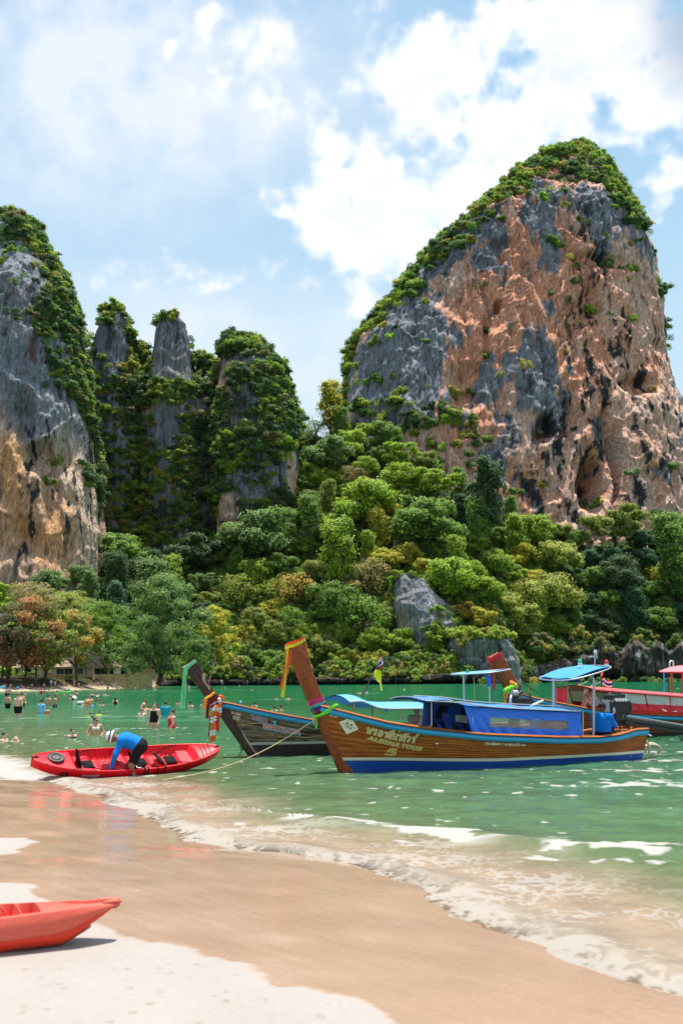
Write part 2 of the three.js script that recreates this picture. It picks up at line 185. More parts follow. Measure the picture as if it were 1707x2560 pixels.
const bigCliff = cliffGeo({
  seed: 3, d: 520, rd: 62, nF: 420, nR: 420, flat: .85, amp: .8, ledgeAmp: 3.4, lump: .55, flute: 1.7, lean: 74,
  rows: [[362, 1436, 1462], [378, 1375, 1490], [400, 1320, 1515], [440, 1262, 1548], [480, 1205, 1578], [520, 1155, 1608], [560, 1098, 1624], [600, 1058, 1634], [650, 1012, 1644], [700, 972, 1652], [760, 926, 1658], [810, 886, 1662], [860, 872, 1668], [920, 860, 1688], [1000, 846, 1725], [1100, 835, 1760], [1300, 815, 1800], [1480, 800, 1830]],
  caves: [[1485, 1215, 34, 62, 24], [1550, 1190, 15, 110, 16], [1600, 955, 42, 26, 14], [1360, 1085, 26, 34, 14], [1215, 865, 12, 60, 8], [1245, 785, 10, 14, 8], [1170, 960, 55, 40, 10], [1480, 770, 28, 60, 9], [1640, 835, 22, 16, 8], [1525, 1090, 26, 80, 9], [1500, 660, 60, 18, 7], [1255, 630, 36, 14, 6], [1165, 1010, 42, 26, 9], [1430, 1060, 30, 40, 7]],
  color(px, py, n1, n2, n3) {
    let or = clamp(bump2(px, py, 1330, 700, 150, 300) + bump2(px, py, 1480, 1000, 320, 420) * 1.1 + bump2(px, py, 1170, 960, 60, 110) + bump2(px, py, 1130, 790, 50, 90) * .8 + bump2(px, py, 1650, 800, 70, 300) + n1 * 1.5);
    let gr = clamp(bump2(px, py, 950, 900, 130, 170) * 1.3 + bump2(px, py, 1190, 600, 120, 110) * 1.1 + bump2(px, py, 1330, 930, 90, 110) * 1.1 + bump2(px, py, 1400, 560, 180, 80) * 1.0 + bump2(px, py, 1290, 1010, 110, 90) + bump2(px, py, 1300, 1120, 70, 70) + bump2(px, py, 1040, 760, 80, 150) + bump2(px, py, 1560, 560, 110, 130) * .9 + bump2(px, py, 1690, 1000, 30, 180) + n1 * 2.6 + n2 * 1.7);
    let c = mix3(PINK, PALE, smooth(-.25, .35, n2)); c = mix3(c, ORANGE, .74 * smooth(-.04, .3, n1 * .8 + n2 * .7 + .6 * bump2(px, py, 1310, 720, 170, 280) + .4 * bump2(px, py, 1210, 1010, 70, 110) + .22 * bump2(px, py, 1450, 800, 160, 200) + .25 * bump2(px, py, 1330, 1200, 90, 80)));
    c = mix3(c, mix3(GREY, DARKG, smooth(.0, .5, n3)), smooth(.40, .72, gr - or * .36 + .06));
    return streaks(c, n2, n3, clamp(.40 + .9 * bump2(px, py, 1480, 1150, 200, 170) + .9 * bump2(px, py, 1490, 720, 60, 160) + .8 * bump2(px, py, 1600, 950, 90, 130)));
  } });
const leftCliff = cliffGeo({
  seed: 11, d: 372, lean: 36, rd: 44, nF: 300, nR: 320, amp: .62, ledgeAmp: 5,
  rows: [[530, -120, 48], [555, -160, 92], [600, -200, 122], [650, -240, 158], [700, -270, 172], [780, -300, 200], [900, -330, 212], [1000, -350, 226], [1100, -370, 236], [1250, -390, 246], [1400, -400, 244], [1560, -420, 236]],
  caves: [[110, 1150, 60, 40, 9], [180, 1120, 30, 70, 8], [60, 1050, 30, 60, 5], [130, 1240, 26, 80, 6], [30, 1350, 90, 50, 6]],
  color(px, py, n1, n2, n3) {
    const low = smooth(1000, 1110, py + n1 * 160 - (px < 60 ? -30 : 0)), oc = clamp(bump2(px, py, 90, 1330, 110, 130) * 1.1 + bump2(px, py, 30, 1150, 50, 90) + n1 * .9);
    let c = mix3(mix3(GREY, [.30, .28, .27], smooth(.0, .4, n1)), DARKG, smooth(.1, .45, n3 + n2 * .6)); c = mix3(c, ORANGE, .5 * smooth(.1, .4, n2) * bump2(px, py, 40, 850, 60, 200));
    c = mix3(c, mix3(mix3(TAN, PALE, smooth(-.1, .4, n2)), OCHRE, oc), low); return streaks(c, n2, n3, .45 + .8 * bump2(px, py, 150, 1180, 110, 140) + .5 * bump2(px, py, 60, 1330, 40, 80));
  } });
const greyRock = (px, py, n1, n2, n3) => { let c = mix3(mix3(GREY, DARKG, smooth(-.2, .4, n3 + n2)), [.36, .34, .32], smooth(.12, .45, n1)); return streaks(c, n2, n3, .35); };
const pinA = cliffGeo({ seed: 21, d: 440, lean: 10, rd: 14, nF: 100, nR: 150, amp: .42, ledgeAmp: 3, ledge: 14, rows: [[762, 270, 296], [785, 254, 316], [820, 240, 326], [870, 236, 330], [930, 226, 340], [1020, 224, 352], [1180, 222, 370], [1560, 220, 380]], color: greyRock });
const pinB = cliffGeo({ seed: 25, d: 436, lean: 10, rd: 15, nF: 110, nR: 150, amp: .42, ledgeAmp: 3, ledge: 14, rows: [[782, 408, 446], [796, 394, 464], [840, 386, 476], [900, 376, 482], [960, 364, 490], [1060, 360, 492], [1200, 352, 500], [1560, 350, 505]], color: greyRock });
const pinC = cliffGeo({ seed: 29, d: 425, lean: 16, rd: 24, nF: 170, nR: 220, amp: .45, rows: [[838, 572, 622], [860, 556, 660], [900, 546, 700], [960, 540, 724], [1040, 540, 742], [1120, 542, 748], [1220, 544, 735], [1300, 546, 690], [1500, 540, 660]],
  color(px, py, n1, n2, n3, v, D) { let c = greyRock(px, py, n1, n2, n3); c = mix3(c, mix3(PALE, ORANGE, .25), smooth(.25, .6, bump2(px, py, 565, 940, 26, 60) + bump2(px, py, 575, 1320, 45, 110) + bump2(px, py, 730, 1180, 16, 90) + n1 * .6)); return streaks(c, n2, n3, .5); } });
const saddle = cliffGeo({ seed: 33, d: 468, rd: 34, nF: 200, nR: 170, amp: .5, rows: [[940, 330, 380], [952, 262, 520], [970, 232, 560], [990, 225, 660], [1020, 220, 700], [1150, 220, 730], [1500, 220, 740]],
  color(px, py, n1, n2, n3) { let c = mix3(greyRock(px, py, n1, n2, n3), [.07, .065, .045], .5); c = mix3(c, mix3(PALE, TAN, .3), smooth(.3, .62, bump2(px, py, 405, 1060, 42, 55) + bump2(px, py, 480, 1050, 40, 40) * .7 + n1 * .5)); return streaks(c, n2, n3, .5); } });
const outcrop = cliffGeo({ seed: 41, d: 374, rd: 12, nF: 170, nR: 170, amp: .5, ledgeAmp: 3, ledge: 9, flat: .9, rows: [[1428, 990, 1030], [1440, 982, 1062], [1470, 978, 1085], [1510, 980, 1120], [1550, 990, 1145], [1600, 1000, 1130], [1660, 1000, 1110]],
  color(px, py, n1, n2, n3) { let c = mix3([.26, .29, .32], [.40, .40, .42], smooth(-.2, .4, n1 + n2)); c = mix3(c, [.52, .44, .34], smooth(.3, .7, bump2(px, py, 1005, 1570, 20, 60) + n1 * .3)); return streaks(c, n2, n3, .3); } });
const outcropB = cliffGeo({ seed: 47, d: 356, rd: 11, nF: 180, nR: 160, amp: .5, ledgeAmp: 2.5, ledge: 8, flat: .9, rows: [[1570, 1150, 1240], [1580, 1130, 1262], [1610, 1128, 1282], [1650, 1140, 1294], [1700, 1150, 1300], [1716, 1155, 1302]],
  color(px, py, n1, n2, n3) { let c = mix3([.27, .28, .28], [.48, .45, .40], smooth(-.1, .4, n2 + n3 * .4)); return streaks(mix3(c, DARKG, smooth(1680, 1705, py)), n2, n3, .7); } });
for (const [c, name, label] of [[bigCliff, 'limestone_cliff', 'huge orange and grey limestone cliff with a green crest right of the valley'], [leftCliff, 'limestone_cliff', 'grey limestone cliff with an ochre lower wall cut off by the left edge'], [pinA, 'rock_pinnacle', 'slim bare grey pinnacle nearest the left cliff'], [pinB, 'rock_pinnacle', 'blunt grey pinnacle in the middle of the three peaks'], [pinC, 'rock_pinnacle', 'broad overgrown peak with pale streaks beside the sky gap'], [saddle, 'overgrown_cliff', 'dark overgrown rock face under the grey pinnacles'], [outcrop, 'rock_outcrop', 'tilted bare grey rock slab in the bushes above the bay'], [outcropB, 'rock_outcrop', 'low blocky grey rock standing at the water behind the third prow']]) {
  const t = thing(name, label, name === 'limestone_cliff' ? 'cliff' : 'rock'); part('rock_wall', c.g, rockMat, t);
}
// the dark wave-cut foot of the far shore
{
  const h = (A) => interp1([[-.19, 0], [-.165, 2.5], [-.06, 2.4], [.06, 3], [.13, 5], [.2, 7], [.27, 15], [.36, 16], [.42, 15], [.6, 12]], A);
  const g = grid(760, 44, (u, v) => { const A = lerp(-.185, .60, u), hh = h(A) * (1 + .35 * noise(A * 60, 2)), y = -1 + (hh + 1) * v, d0 = shoreAt(A), s = A * d0, over = 2.6 * sin(clamp(v) * PI * .9) * smooth(.05, .35, v) - 1.6 * (1 - smooth(.1, .3, v)) * smooth(0, .05, v);
    const D = over + fbm(s * .12, y * .1, 3, 4) * 4.5 + fbm(s * .5, y * .35, 9, 3) * 1.6 - max(0, v - .85) * 30, d = d0 - 1 - D, n1 = fbm(s * .07, y * .1, 5, 3), n2 = fbm(s * .35, y * .06, 8, 3), n3 = noise(s * .9, y * .15, 2);
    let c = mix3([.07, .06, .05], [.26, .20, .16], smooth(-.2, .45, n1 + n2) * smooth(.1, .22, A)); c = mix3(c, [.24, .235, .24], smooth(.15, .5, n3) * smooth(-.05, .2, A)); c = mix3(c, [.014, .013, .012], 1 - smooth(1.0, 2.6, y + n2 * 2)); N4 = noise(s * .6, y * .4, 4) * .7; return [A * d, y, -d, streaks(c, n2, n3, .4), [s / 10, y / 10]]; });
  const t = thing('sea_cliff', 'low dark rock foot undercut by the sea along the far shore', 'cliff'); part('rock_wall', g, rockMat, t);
}
// ------------------------------------------------------------------ beach and sea
const shoreLine = [[-95, -215], [-64, -140], [-28, -62], [-14, -31], ...[[-60, 1935], [100, 1950], [250, 1992], [330, 2035], [430, 2080], [560, 2110], [700, 2128], [850, 2158], [1000, 2208], [1200, 2300], [1400, 2385], [1560, 2440], [1707, 2490], [1900, 2570]].map(([x, y]) => { const p = onY(x, y, 0); return [p.x, p.z]; }), [9, -1], [20, 9]];
const shoreExact = (x, z) => polyDist(shoreLine, x, z) + .35 * noise(x * .5, z * .5, 3) + .16 * noise(x * 1.6, z * 1.6, 5); // metres landwards of the water's edge
function cached(f, x0, x1, z0, z1, step) { const nx = floor((x1 - x0) / step), nz = floor((z1 - z0) / step), a = new Float32Array((nx + 1) * (nz + 1)); for (let j = 0; j <= nz; j++) for (let i = 0; i <= nx; i++) a[j * (nx + 1) + i] = f(x0 + i * step, z0 + j * step); return (x, z) => { const u = (x - x0) / step, v = (z - z0) / step; if (u < 0 || v < 0 || u >= nx || v >= nz) return null; const i = floor(u), j = floor(v), p = u - i, q = v - j, k = j * (nx + 1) + i; return lerp(lerp(a[k], a[k + 1], p), lerp(a[k + nx + 1], a[k + nx + 2], p), q); }; }
const sNear = cached(shoreExact, -18, 24, -48, 6, .12), sFar = cached(shoreExact, -340, 340, -700, 62, 2.5), shoreS = (x, z) => sNear(x, z) ?? sFar(x, z) ?? shoreExact(x, z);
function sandH(x, z, s = shoreS(x, z)) {
  if (s >= 0) return .062 * s * (1 + .2 * smooth(3, 9, s)) + .02 * noise(x * .35, z * .35) * smooth(.5, 3, s);
  const q = -s; return -(.105 * min(q, 4) + .03 * clamp(q - 4, 0, 30) + .012 * max(0, q - 36));
}
const onSand = (px, py) => { let p = onY(px, py, .2); for (let i = 0; i < 12; i++) p = onY(px, py, max(sandH(p.x, p.z), 0)); return p; };
const dryPoly = [[-500, 2212], [0, 2212], [50, 2212], [105, 2238], [140, 2268], [205, 2300], [262, 2322], [300, 2338], [345, 2350], [430, 2362], [470, 2372], [560, 2398], [620, 2412], [660, 2436], [690, 2455], [780, 2466], [860, 2492], [905, 2520], [960, 2575], [1100, 2800], [1100, 3600], [-900, 3600], [-900, 2212]].map(([x, y]) => { const p = onSand(x, min(y, 3300)); return [p.x, p.z]; });
const palePatch = [[-300, 2096], [0, 2094], [60, 2097], [95, 2106], [60, 2113], [45, 2124], [0, 2138], [-300, 2144]].map(([x, y]) => { const p = onSand(x, y); return [p.x, p.z]; });  // pale patch at the left, toned like the upper sand
const SX0 = -15, SX1 = 10, SZ0 = 5, SZ1 = -27;
function wetness(x, z, s) { if (s > 16) return 0; const jx = x + .2 * fbm(x * 2.6, z * 2.6, 1, 5), jz = z + .4 * fbm(x * 2.6, z * 2.6, 6, 5); const dry = max(smooth(-.06, .06, (inPoly(dryPoly, jx, jz) ? 1 : -1) * min(abs(polyDist(dryPoly, jx, jz)), 1)), smooth(-.05, .05, (inPoly(palePatch, jx, jz) ? 1 : -1) * min(abs(polyDist(palePatch, jx, jz)), 1))); return 1 - dry; }
const SN = 1200, sandCol = new Uint8Array(SN * SN * 4), sandRough = new Uint8Array(SN * SN * 4), sandBmp = new Uint8Array(SN * SN * 4);
{
  const r = RNG(5), marks = []; for (let i = 0; i < 150; i++) marks.push([lerp(-6, 4, r()), lerp(-8.5, 0, r()), .008 + .035 * r() * r() * r(), .5 + .5 * r()]);
  for (let i = 0; i < 40; i++) { const p = onSand(700 * r(), 2400 + 160 * r()); marks.push([p.x, p.z, .008 + .016 * r(), .9]); }
  const mkA = new Float32Array(SN * SN), pitA = new Float32Array(SN * SN), tx = (SX1 - SX0) / SN, tz = (SZ1 - SZ0) / SN;
  for (const [mx, mz, mr, ms] of marks) { const R = mr * 2.6; for (let j = floor((mz - SZ0 + R) / tz); j <= (mz - SZ0 - R) / tz; j++) for (let i = floor((mx - SX0 - R) / tx); i <= (mx - SX0 + R) / tx; i++) { if (i < 0 || j < 0 || i >= SN || j >= SN) continue; const x = SX0 + (i + .5) * tx, z = SZ0 + (j + .5) * tz, e = hypot(x - mx + .02 * noise(x * 40, z * 40), (z - mz + .02 * noise(x * 40, z * 40, 4)) * .8) / mr, k = j * SN + i; if (e < 2.4) { mkA[k] = max(mkA[k], ms * (1 - smooth(.4, 1.3, e)) * (noise(x * 70, z * 70, 3) > -.15 ? 1 : .3)); pitA[k] -= .5 * (1 - smooth(.2, 1.1, e)) - .3 * (smooth(.8, 1.2, e) - smooth(1.3, 2, e)); } } }
  for (let j = 0; j < SN; j++) for (let i = 0; i < SN; i++) {
    const x = lerp(SX0, SX1, (i + .5) / SN), z = lerp(SZ0, SZ1, (j + .5) / SN), s = shoreS(x, z), w = s < -.5 ? 1 : wetness(x, z, s), k = (j * SN + i) * 4;
    const n = fbm(x * 1.3, z * 1.3, 2, 4), g = noise(x * 43, z * 43) + .7 * noise(x * 90, z * 90), rip = fbm(x * .8 + z * .5, (z - x * .9) * 4.5, 7, 3);
    const mk = mkA[j * SN + i], pit = pitA[j * SN + i];
    let c = mix3([.326 + .035 * n, .288 + .032 * n, .262 + .032 * n], [.368 + .02 * rip + .03 * n, .246 + .015 * rip + .024 * n, .174 + .01 * rip + .02 * n], w); c = mix3(c, [.26, .17, .12], mk * .75 * (1 - w));
    c = c.map((q) => q * (1 + .07 * g)); sandCol.set([tosrgb(c[0]), tosrgb(c[1]), tosrgb(c[2]), 255], k);
    const ro = lerp(.9, clamp(.10 + .12 * smooth(.5, 4, s) + .22 * n + .12 * rip + .03 * g, .05, .5), w); sandRough.set([255 * ro, 255 * ro, 255 * ro, 255], k);
    const bm = 128 + (1 - w) * (30 * fbm(x * 3, z * 3, 8, 3) + 40 * fbm(x * 9, z * 9, 1, 4) + 14 * g + 90 * pit) + w * (9 * rip + 4 * g); sandBmp.set([bm, bm, bm, 255].map((q) => clamp(q, 0, 255)), k);
  }
}
const dtex = (d, n, srgb) => { const t = new THREE.DataTexture(d, n, n); t.magFilter = t.minFilter = THREE.LinearFilter; t.wrapS = t.wrapT = THREE.ClampToEdgeWrapping; if (srgb) t.colorSpace = THREE.SRGBColorSpace; t.needsUpdate = true; return t; };
const sandMat = mat([1, 1, 1], 1, { map: dtex(sandCol, SN, true), roughnessMap: dtex(sandRough, SN), bumpMap: dtex(sandBmp, SN), bumpScale: .08, specularIntensity: 1 });
struct('sand', grid(330, 420, (u, v) => { const x = lerp(SX0, SX1, u), z = lerp(SZ0, SZ1, v), s = shoreS(x, z); return [x, sandH(x, z, s) + .012 * fbm(x * 2.5, z * 2.5, 4, 3) * smooth(1, 4, s), z]; }), sandMat);
{ // the rest of the beach and the sea bed, coarser
  const m = mat([.36, .31, .27], .9), b = [[-130, SX0, 60, -215], [SX1, 60, 60, -60], [SX0, SX1, 60, SZ0], [SX0, SX1, SZ1, -215]];
  struct('beach', b.map(([x0, x1, z0, z1]) => grid(60, 60, (u, v) => { const x = lerp(x0, x1, u), z = lerp(z0, z1, v); return [x, sandH(x, z), z]; })), m);
}
// --- water
const leftDep = (x, z) => { const A = x / -z; return z < -60 ? .09 * max(0, shoreAt(A) + z) * smooth(-.08, -.2, A) + (1 - smooth(-.08, -.2, A)) * 9 : 9; };
function bathy(x, z) { const s = shoreS(x, z), A = x / -z, far = z < -60 ? max(0, shoreAt(A) - hypot(0, z)) : 1e3, near = s < 0 ? -sandH(x, z, s) : 0, left = A < -.1 ? .09 * far * smooth(-.08, -.2, A) + (1 - smooth(-.08, -.2, A)) * 9 : 9; return max(0, min(near, far < 1e3 ? left : 9)); }
const wakesAndGlints = []; // white disturbed water, plus glint streaks painted astern: [x, z, half length, half width, strength]
const crest = [[820, 2052], [1000, 2078], [1150, 2085], [1300, 2108], [1500, 2122], [1720, 2138], [1900, 2150]].map(([x, y]) => { const p = onY(x, y, 0); return [p.x, p.z]; });
const surfPatch = [[-300, 1880], [0, 1888], [60, 1905], [75, 1935], [140, 1955], [110, 1965], [0, 1958], [-300, 1950]].map(([x, y]) => { const p = onY(x, y, 0); return [p.x, p.z]; });
let crestD;
function waterLook(x, z, near) { // [body colour, transmission, foam]
  const s = shoreS(x, z), dep = bathy(x, z), d = -z, n = fbm(x * .05, z * .1, 3, 3), ch = near ? fbm(x * 1.7, z * 1.1, 4, 4) : 0;
  let c = mix3([.28, .205, .142], [.086, .134, .062], smooth(.12, .34, dep + .08 * n)); c = mix3(c, [.040, .142, .074], smooth(.3, .75, dep + .1 * n)); c = mix3(c, [.014, .082, .034], smooth(.55, 1.3, dep + .3 * n)); c = mix3(c, [.004, .104, .042], smooth(50, 130, d));
  c = mix3(c, [.11, .18, .03], smooth(4.5, .5, leftDep(x, z) + .8 * n) * .8);
  const rp = near ? 0 : fbm(x * .06, z * .5, 9, 3); c = c.map((q) => q * (1 + .16 * n + .42 * ch + .6 * rp));  // ch and rp put wavelet light and dark into the body colour
  let T = .9 * exp(-dep * 26), foamAndGlints = 0;
  if (near && s < 1.2) {
    const vein = 1 - abs(fbm(x * 2.0 + z * .5, z * 1.5 - x * .3, 2, 4)) * 7.5, vein2 = 1 - abs(fbm(x * 5.0, z * 3.4 + x, 8, 3)) * 6.5, lace = max(vein * .85, vein2), patch = fbm(x * .5, z * .9, 12, 3), gap = fbm(x * .9 + 4, z * .8, 17, 3);
    const band = s > -3.8, edge = s + .22 * patch, front = !band ? 0 : smooth(-.55, -.2, edge) * (1 - smooth(.03, .12, edge)), wash = smooth(-3.0, -.9, s) * (1 - smooth(.0, .4, s));
    foamAndGlints = clamp(front * smooth(.05, .6, lace * .85 + gap * 2.4 + .02) * .66);
    foamAndGlints = max(foamAndGlints, wash * smooth(.34, .74, lace * .85 + gap * 1.2 + patch * .4 - .14) * .62);
    const cd = s < -1 && s > -9 ? crestD(x, z) : 9; if (abs(cd) < 1.4) foamAndGlints = max(foamAndGlints, smooth(.2, .42, .40 - abs(cd) * .6 + 1.9 * fbm(x * 1.6, z * 1.5, 5, 4)) * smooth(-.08, .12, fbm(x * .5, z * .5, 21, 3) + .04));  // crest patches paint the reflected bright sky in white
    if (x < -3 && z < -15 && z > -30) { const isIn = inPoly(surfPatch, x, z), pd = min(abs(polyDist(surfPatch, x, z)), 2); foamAndGlints = max(foamAndGlints, smooth(-.5, .6, (isIn ? pd : -pd) + patch * .8 + lace * .35)); }
    const glintFleck = noise(x * 2.6, z * 1.9, 15) + .5 * noise(x * 6, z * 4.5, 9); foamAndGlints = max(foamAndGlints, .9 * smooth(.58, .72, glintFleck + .25 * gap + .18 * patch) * smooth(-1.5, -4, s));  // white flecks paint glints into the water colour
  } else if (!near) { const fl = noise(x * .55, z * .8, 15) + .45 * noise(x * 1.3, z * 2, 9), band = smooth(.15, .4, fbm(x * .012, z * .06, 4, 2)); foamAndGlints = .7 * smooth(.62, .8, fl + .25 * band); const st = smooth(.5, .9, noise(x * .02, z * .35, 33) * 1.6) * smooth(150, 250, d) * .5; foamAndGlints = max(foamAndGlints, st * smooth(-.1, .4, fl)); }  // far flecks paint glints too; st adds foam streaks
  for (const [wx, wz, a, b, k] of wakesAndGlints) { const e = ((x - wx) / a) ** 2 + ((z - wz) / b) ** 2; if (e < 3) foamAndGlints = max(foamAndGlints, k * smooth(.30, .62, exp(-e) * .62 + 1.5 * fbm(x * 2.4, z * 2.0, 3, 4))); }
  return [c, T, clamp(foamAndGlints)];
}
const waveTex = texture(512, 512, (u, v) => { const n = 1.0 * tnoise(u, v, 7) + .8 * tnoise(u, v, 15, 3) + .5 * tnoise(u, v, 33, 7) + .3 * tnoise(u, v, 70, 2) , q = 128 + 62 * n; return [q, q, q]; }, false);
function seaPatch(x0, x1, z0, z1, N, near, bumpTile, bumpScale) {
  const c = new Uint8Array(N * N * 4), tr = new Uint8Array(N * N * 4);
  for (let j = 0; j < N; j++) for (let i = 0; i < N; i++) { const x = lerp(x0, x1, (i + .5) / N), z = lerp(z0, z1, (j + .5) / N), [k, T, f] = waterLook(x, z, near), q = mix3(k, [.37, .352, .33], f), o = (j * N + i) * 4, tint = mix3(q, [.72, .64, .54], T * (1 - f)); c.set([tosrgb(tint[0]), tosrgb(tint[1]), tosrgb(tint[2]), 255], o); const rr = lerp(near ? .06 : .1, .8, f); tr.set([255 * T * (1 - f), 255 * rr, 0, 255], o); }
  const t = dtex(tr, N), w = waveTex.clone(); w.repeat.set((x1 - x0) / bumpTile, abs(z1 - z0) / (bumpTile * (near ? 1.1 : .7))); w.needsUpdate = true;
  return mat([1, 1, 1], 1, { map: dtex(c, N, true), transmission: 1, thickness: 0, transmissionMap: t, roughnessMap: t, bumpMap: w, bumpScale, ior: 1.33, specularIntensity: near ? .08 : .002 });
}
function buildSea() {
  const cc = cached((x, z) => polyDist(crest, x, z), -18, 24, -48, 0, .15); crestD = (x, z) => cc(x, z) ?? 9;
  const NX0 = -17, NX1 = 23, NZ0 = -3, NZ1 = -47;
  const swell = (x, z) => { const s = shoreS(x, z), a = smooth(-.3, -5, s); const w = x * .25 - z; return a * .9 * (.035 * sin(w * 1.5 + 2.2 * noise(x * .2, z * .2)) * (.5 + noise(x * .3, z * .3, 2)) + .05 * fbm(x * .9, z * 1.0, 1, 3) + .018 * noise(x * 3.0, z * 2.6, 5)) + .085 * exp(-(((s + .35) / .22) ** 2)) * (.7 + .6 * noise(x * .6, z * .6, 8)) + .02 * smooth(-3, -.4, s) * noise(x * 2.5, z * 5, 3) * (1 - smooth(-.2, .2, s)) + .06 * exp(-((crestD(x, z) / .35) ** 2)); };
  struct('water', grid(470, 560, (u, v) => { const x = lerp(NX0, NX1, u), z = lerp(NZ0, NZ1, v), f = smooth(0, .04, v) * smooth(0, .05, 1 - v); return [x, swell(x, z) * f, z]; }), seaPatch(NX0, NX1, NZ0, NZ1, 1600, true, 3.4, .022));
  const FX0 = -300, FX1 = 330, FZ1 = -480, far = seaPatch(FX0, FX1, NZ0, FZ1, 1100, false, 14, .035);
  const piece = (x0, x1, z0, z1, nx, nz) => grid(nx, nz, (u, v) => { const x = lerp(x0, x1, u), z = lerp(z0, z1, v); return [x, 0, z, null, [(x - FX0) / (FX1 - FX0), (z - NZ0) / (FZ1 - NZ0)]]; });
  struct('water', [piece(FX0, NX0, NZ0, NZ1, 8, 8), piece(NX1, FX1, NZ0, NZ1, 8, 8), piece(FX0, FX1, NZ1, FZ1, 60, 60)], far);
  const m = mat([.004, .104, .042], .16, { specularIntensity: .002 }), pl = (x0, x1, z0, z1) => grid(4, 4, (u, v) => [lerp(x0, x1, u), 0, lerp(z0, z1, v)]);
  struct('water', [pl(-4000, FX0, 60, -5000), pl(FX1, 4000, 60, -5000), pl(FX0, FX1, FZ1, -5000)], m);
}
// ------------------------------------------------------------------ trees and shrubs
function leafBuffers() { return { p: [], n: [], c: [], push(P, N, s, w, tint, r) {
  const a = V(r() - .5, r() - .5, r() - .5).cross(N).normalize(), b = a.clone().cross(N).normalize(), m = this.soft ?? N, q = [[-a.x * s, -a.y * s, -a.z * s], [b.x * w, b.y * w, b.z * w], [a.x * s, a.y * s, a.z * s], [-b.x * w, -b.y * w, -b.z * w]], f = s * .25;
  const L = (k, u) => this.p.push(P.x + q[k][0] + N.x * u, P.y + q[k][1] + N.y * u, P.z + q[k][2] + N.z * u);
  L(0, -f); L(1, 0); L(2, -f); L(0, -f); L(2, -f); L(3, 0); for (let k = 0; k < 6; k++) { this.n.push(m.x, m.y, m.z); this.c.push(...tint); }
}, geo() { const g = new THREE.BufferGeometry(); g.setAttribute('position', new THREE.Float32BufferAttribute(this.p, 3)); g.setAttribute('normal', new THREE.Float32BufferAttribute(this.n, 3)); g.setAttribute('color', new THREE.Float32BufferAttribute(this.c, 3)); return g; } }; }
// a crown of unit radius whose foot is at y = 0: lobes, each a shell of leaf sprays round a solid core painted darker as inner shade
function crownGeo(seed, o) {
  const r = RNG(seed), B = leafBuffers(), lobes = [], tall = o.tall ?? 1.2, K = o.lobes ?? 14, dir = V(0, 0, 0), P = V(0, 0, 0), N = V(0, 0, 0);
  for (let k = 0; k < K; k++) { const a = k * 2.4 + r(), h = pow((k + .5) / K, o.top ?? .75), prof = o.tower ? 1 - .55 * h : o.umbrella ? sqrt(max(.05, 1 - pow(abs(h - .62) / .45, 2) * .8)) : sqrt(max(.06, 1 - pow((h - .42) / .62, 2))), rad = (o.tower ? .55 : .78) * prof * (k % 3 ? .85 + .3 * r() : .35), lr = (o.lobe ?? .34) * (.7 + .6 * r()); lobes.push([rad * cos(a), max(lr * .5, h * tall - lr * .2 + .1 * (r() - .5)), rad * sin(a), lr]); }
  const tot = lobes.reduce((s, l) => s + l[3] ** 2, 0), s0 = o.leaf ?? .055;
  for (const [x, y, z, lr] of lobes) {
    const n = floor(o.n * lr * lr / tot), hue = r();
    for (let k = 0; k < n; k++) {
      dir.set(r() - .5, r() - .5 + (o.up ?? .18), r() - .5).normalize(); const lump = 1 + .35 * noise(dir.x * 2.6 + x * 5, dir.y * 2.6 + y * 5, dir.z * 2.6 + z * 5), rr = lr * lump * (.62 + .42 * pow(r(), .6));
      P.set(x + dir.x * rr * 1.12, max(.02, y + dir.y * rr * (o.sq ?? .85) - (o.droop ?? 0) * pow(r(), 3)), z + dir.z * rr * 1.12);
      N.set(dir.x * .8 + (r() - .5) * 1.3, dir.y * .8 + .35 + (r() - .5) * 1.2, dir.z * .8 + (r() - .5) * 1.3).normalize(); B.soft = V(N.x * .6 + dir.x * .55, N.y * .6 + dir.y * .62 + .24, N.z * .6 + dir.z * .55).normalize();
      const t = .68 + .62 * r(), y2 = (o.vary ?? .25) * (r() - .5 + .5 * (hue - .5)); const mx = o.mix && (hue < o.mix[0]) !== (r() < .12) ? o.mix[1] : [1, 1, 1]; B.push(P, N, s0 * (.6 + .9 * r()), s0 * (.3 + .35 * r()), [t * (1 + y2) * mx[0], t * (1 + y2 * .25) * mx[1], t * (1 - y2) * mx[2]], r);
    }
  }
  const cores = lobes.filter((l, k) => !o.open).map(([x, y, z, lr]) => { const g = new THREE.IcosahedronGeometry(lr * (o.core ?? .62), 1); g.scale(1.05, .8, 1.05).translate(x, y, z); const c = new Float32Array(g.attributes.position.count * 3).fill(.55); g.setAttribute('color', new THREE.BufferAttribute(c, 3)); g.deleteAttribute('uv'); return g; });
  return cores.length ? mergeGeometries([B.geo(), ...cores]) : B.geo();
}
const bark = texture(128, 256, (u, v) => { const n = tnoise(u, v * .4, 14) + .6 * tnoise(u, v, 40, 3); return [140 + 80 * n, 135 + 76 * n, 128 + 72 * n]; });
const barkMat = mat([.16, .12, .09], .9, { map: bark, bumpMap: bark, bumpScale: .04 }), paleBark = mat([.42, .38, .32], .9, { map: bark }), pinkBark = mat([.40, .27, .20], .9, { map: bark });
const leafMat = (c, tr = .5) => mat(c, .95, { vertexColors: true, transmission: tr, thickness: 0, specularIntensity: .5 });
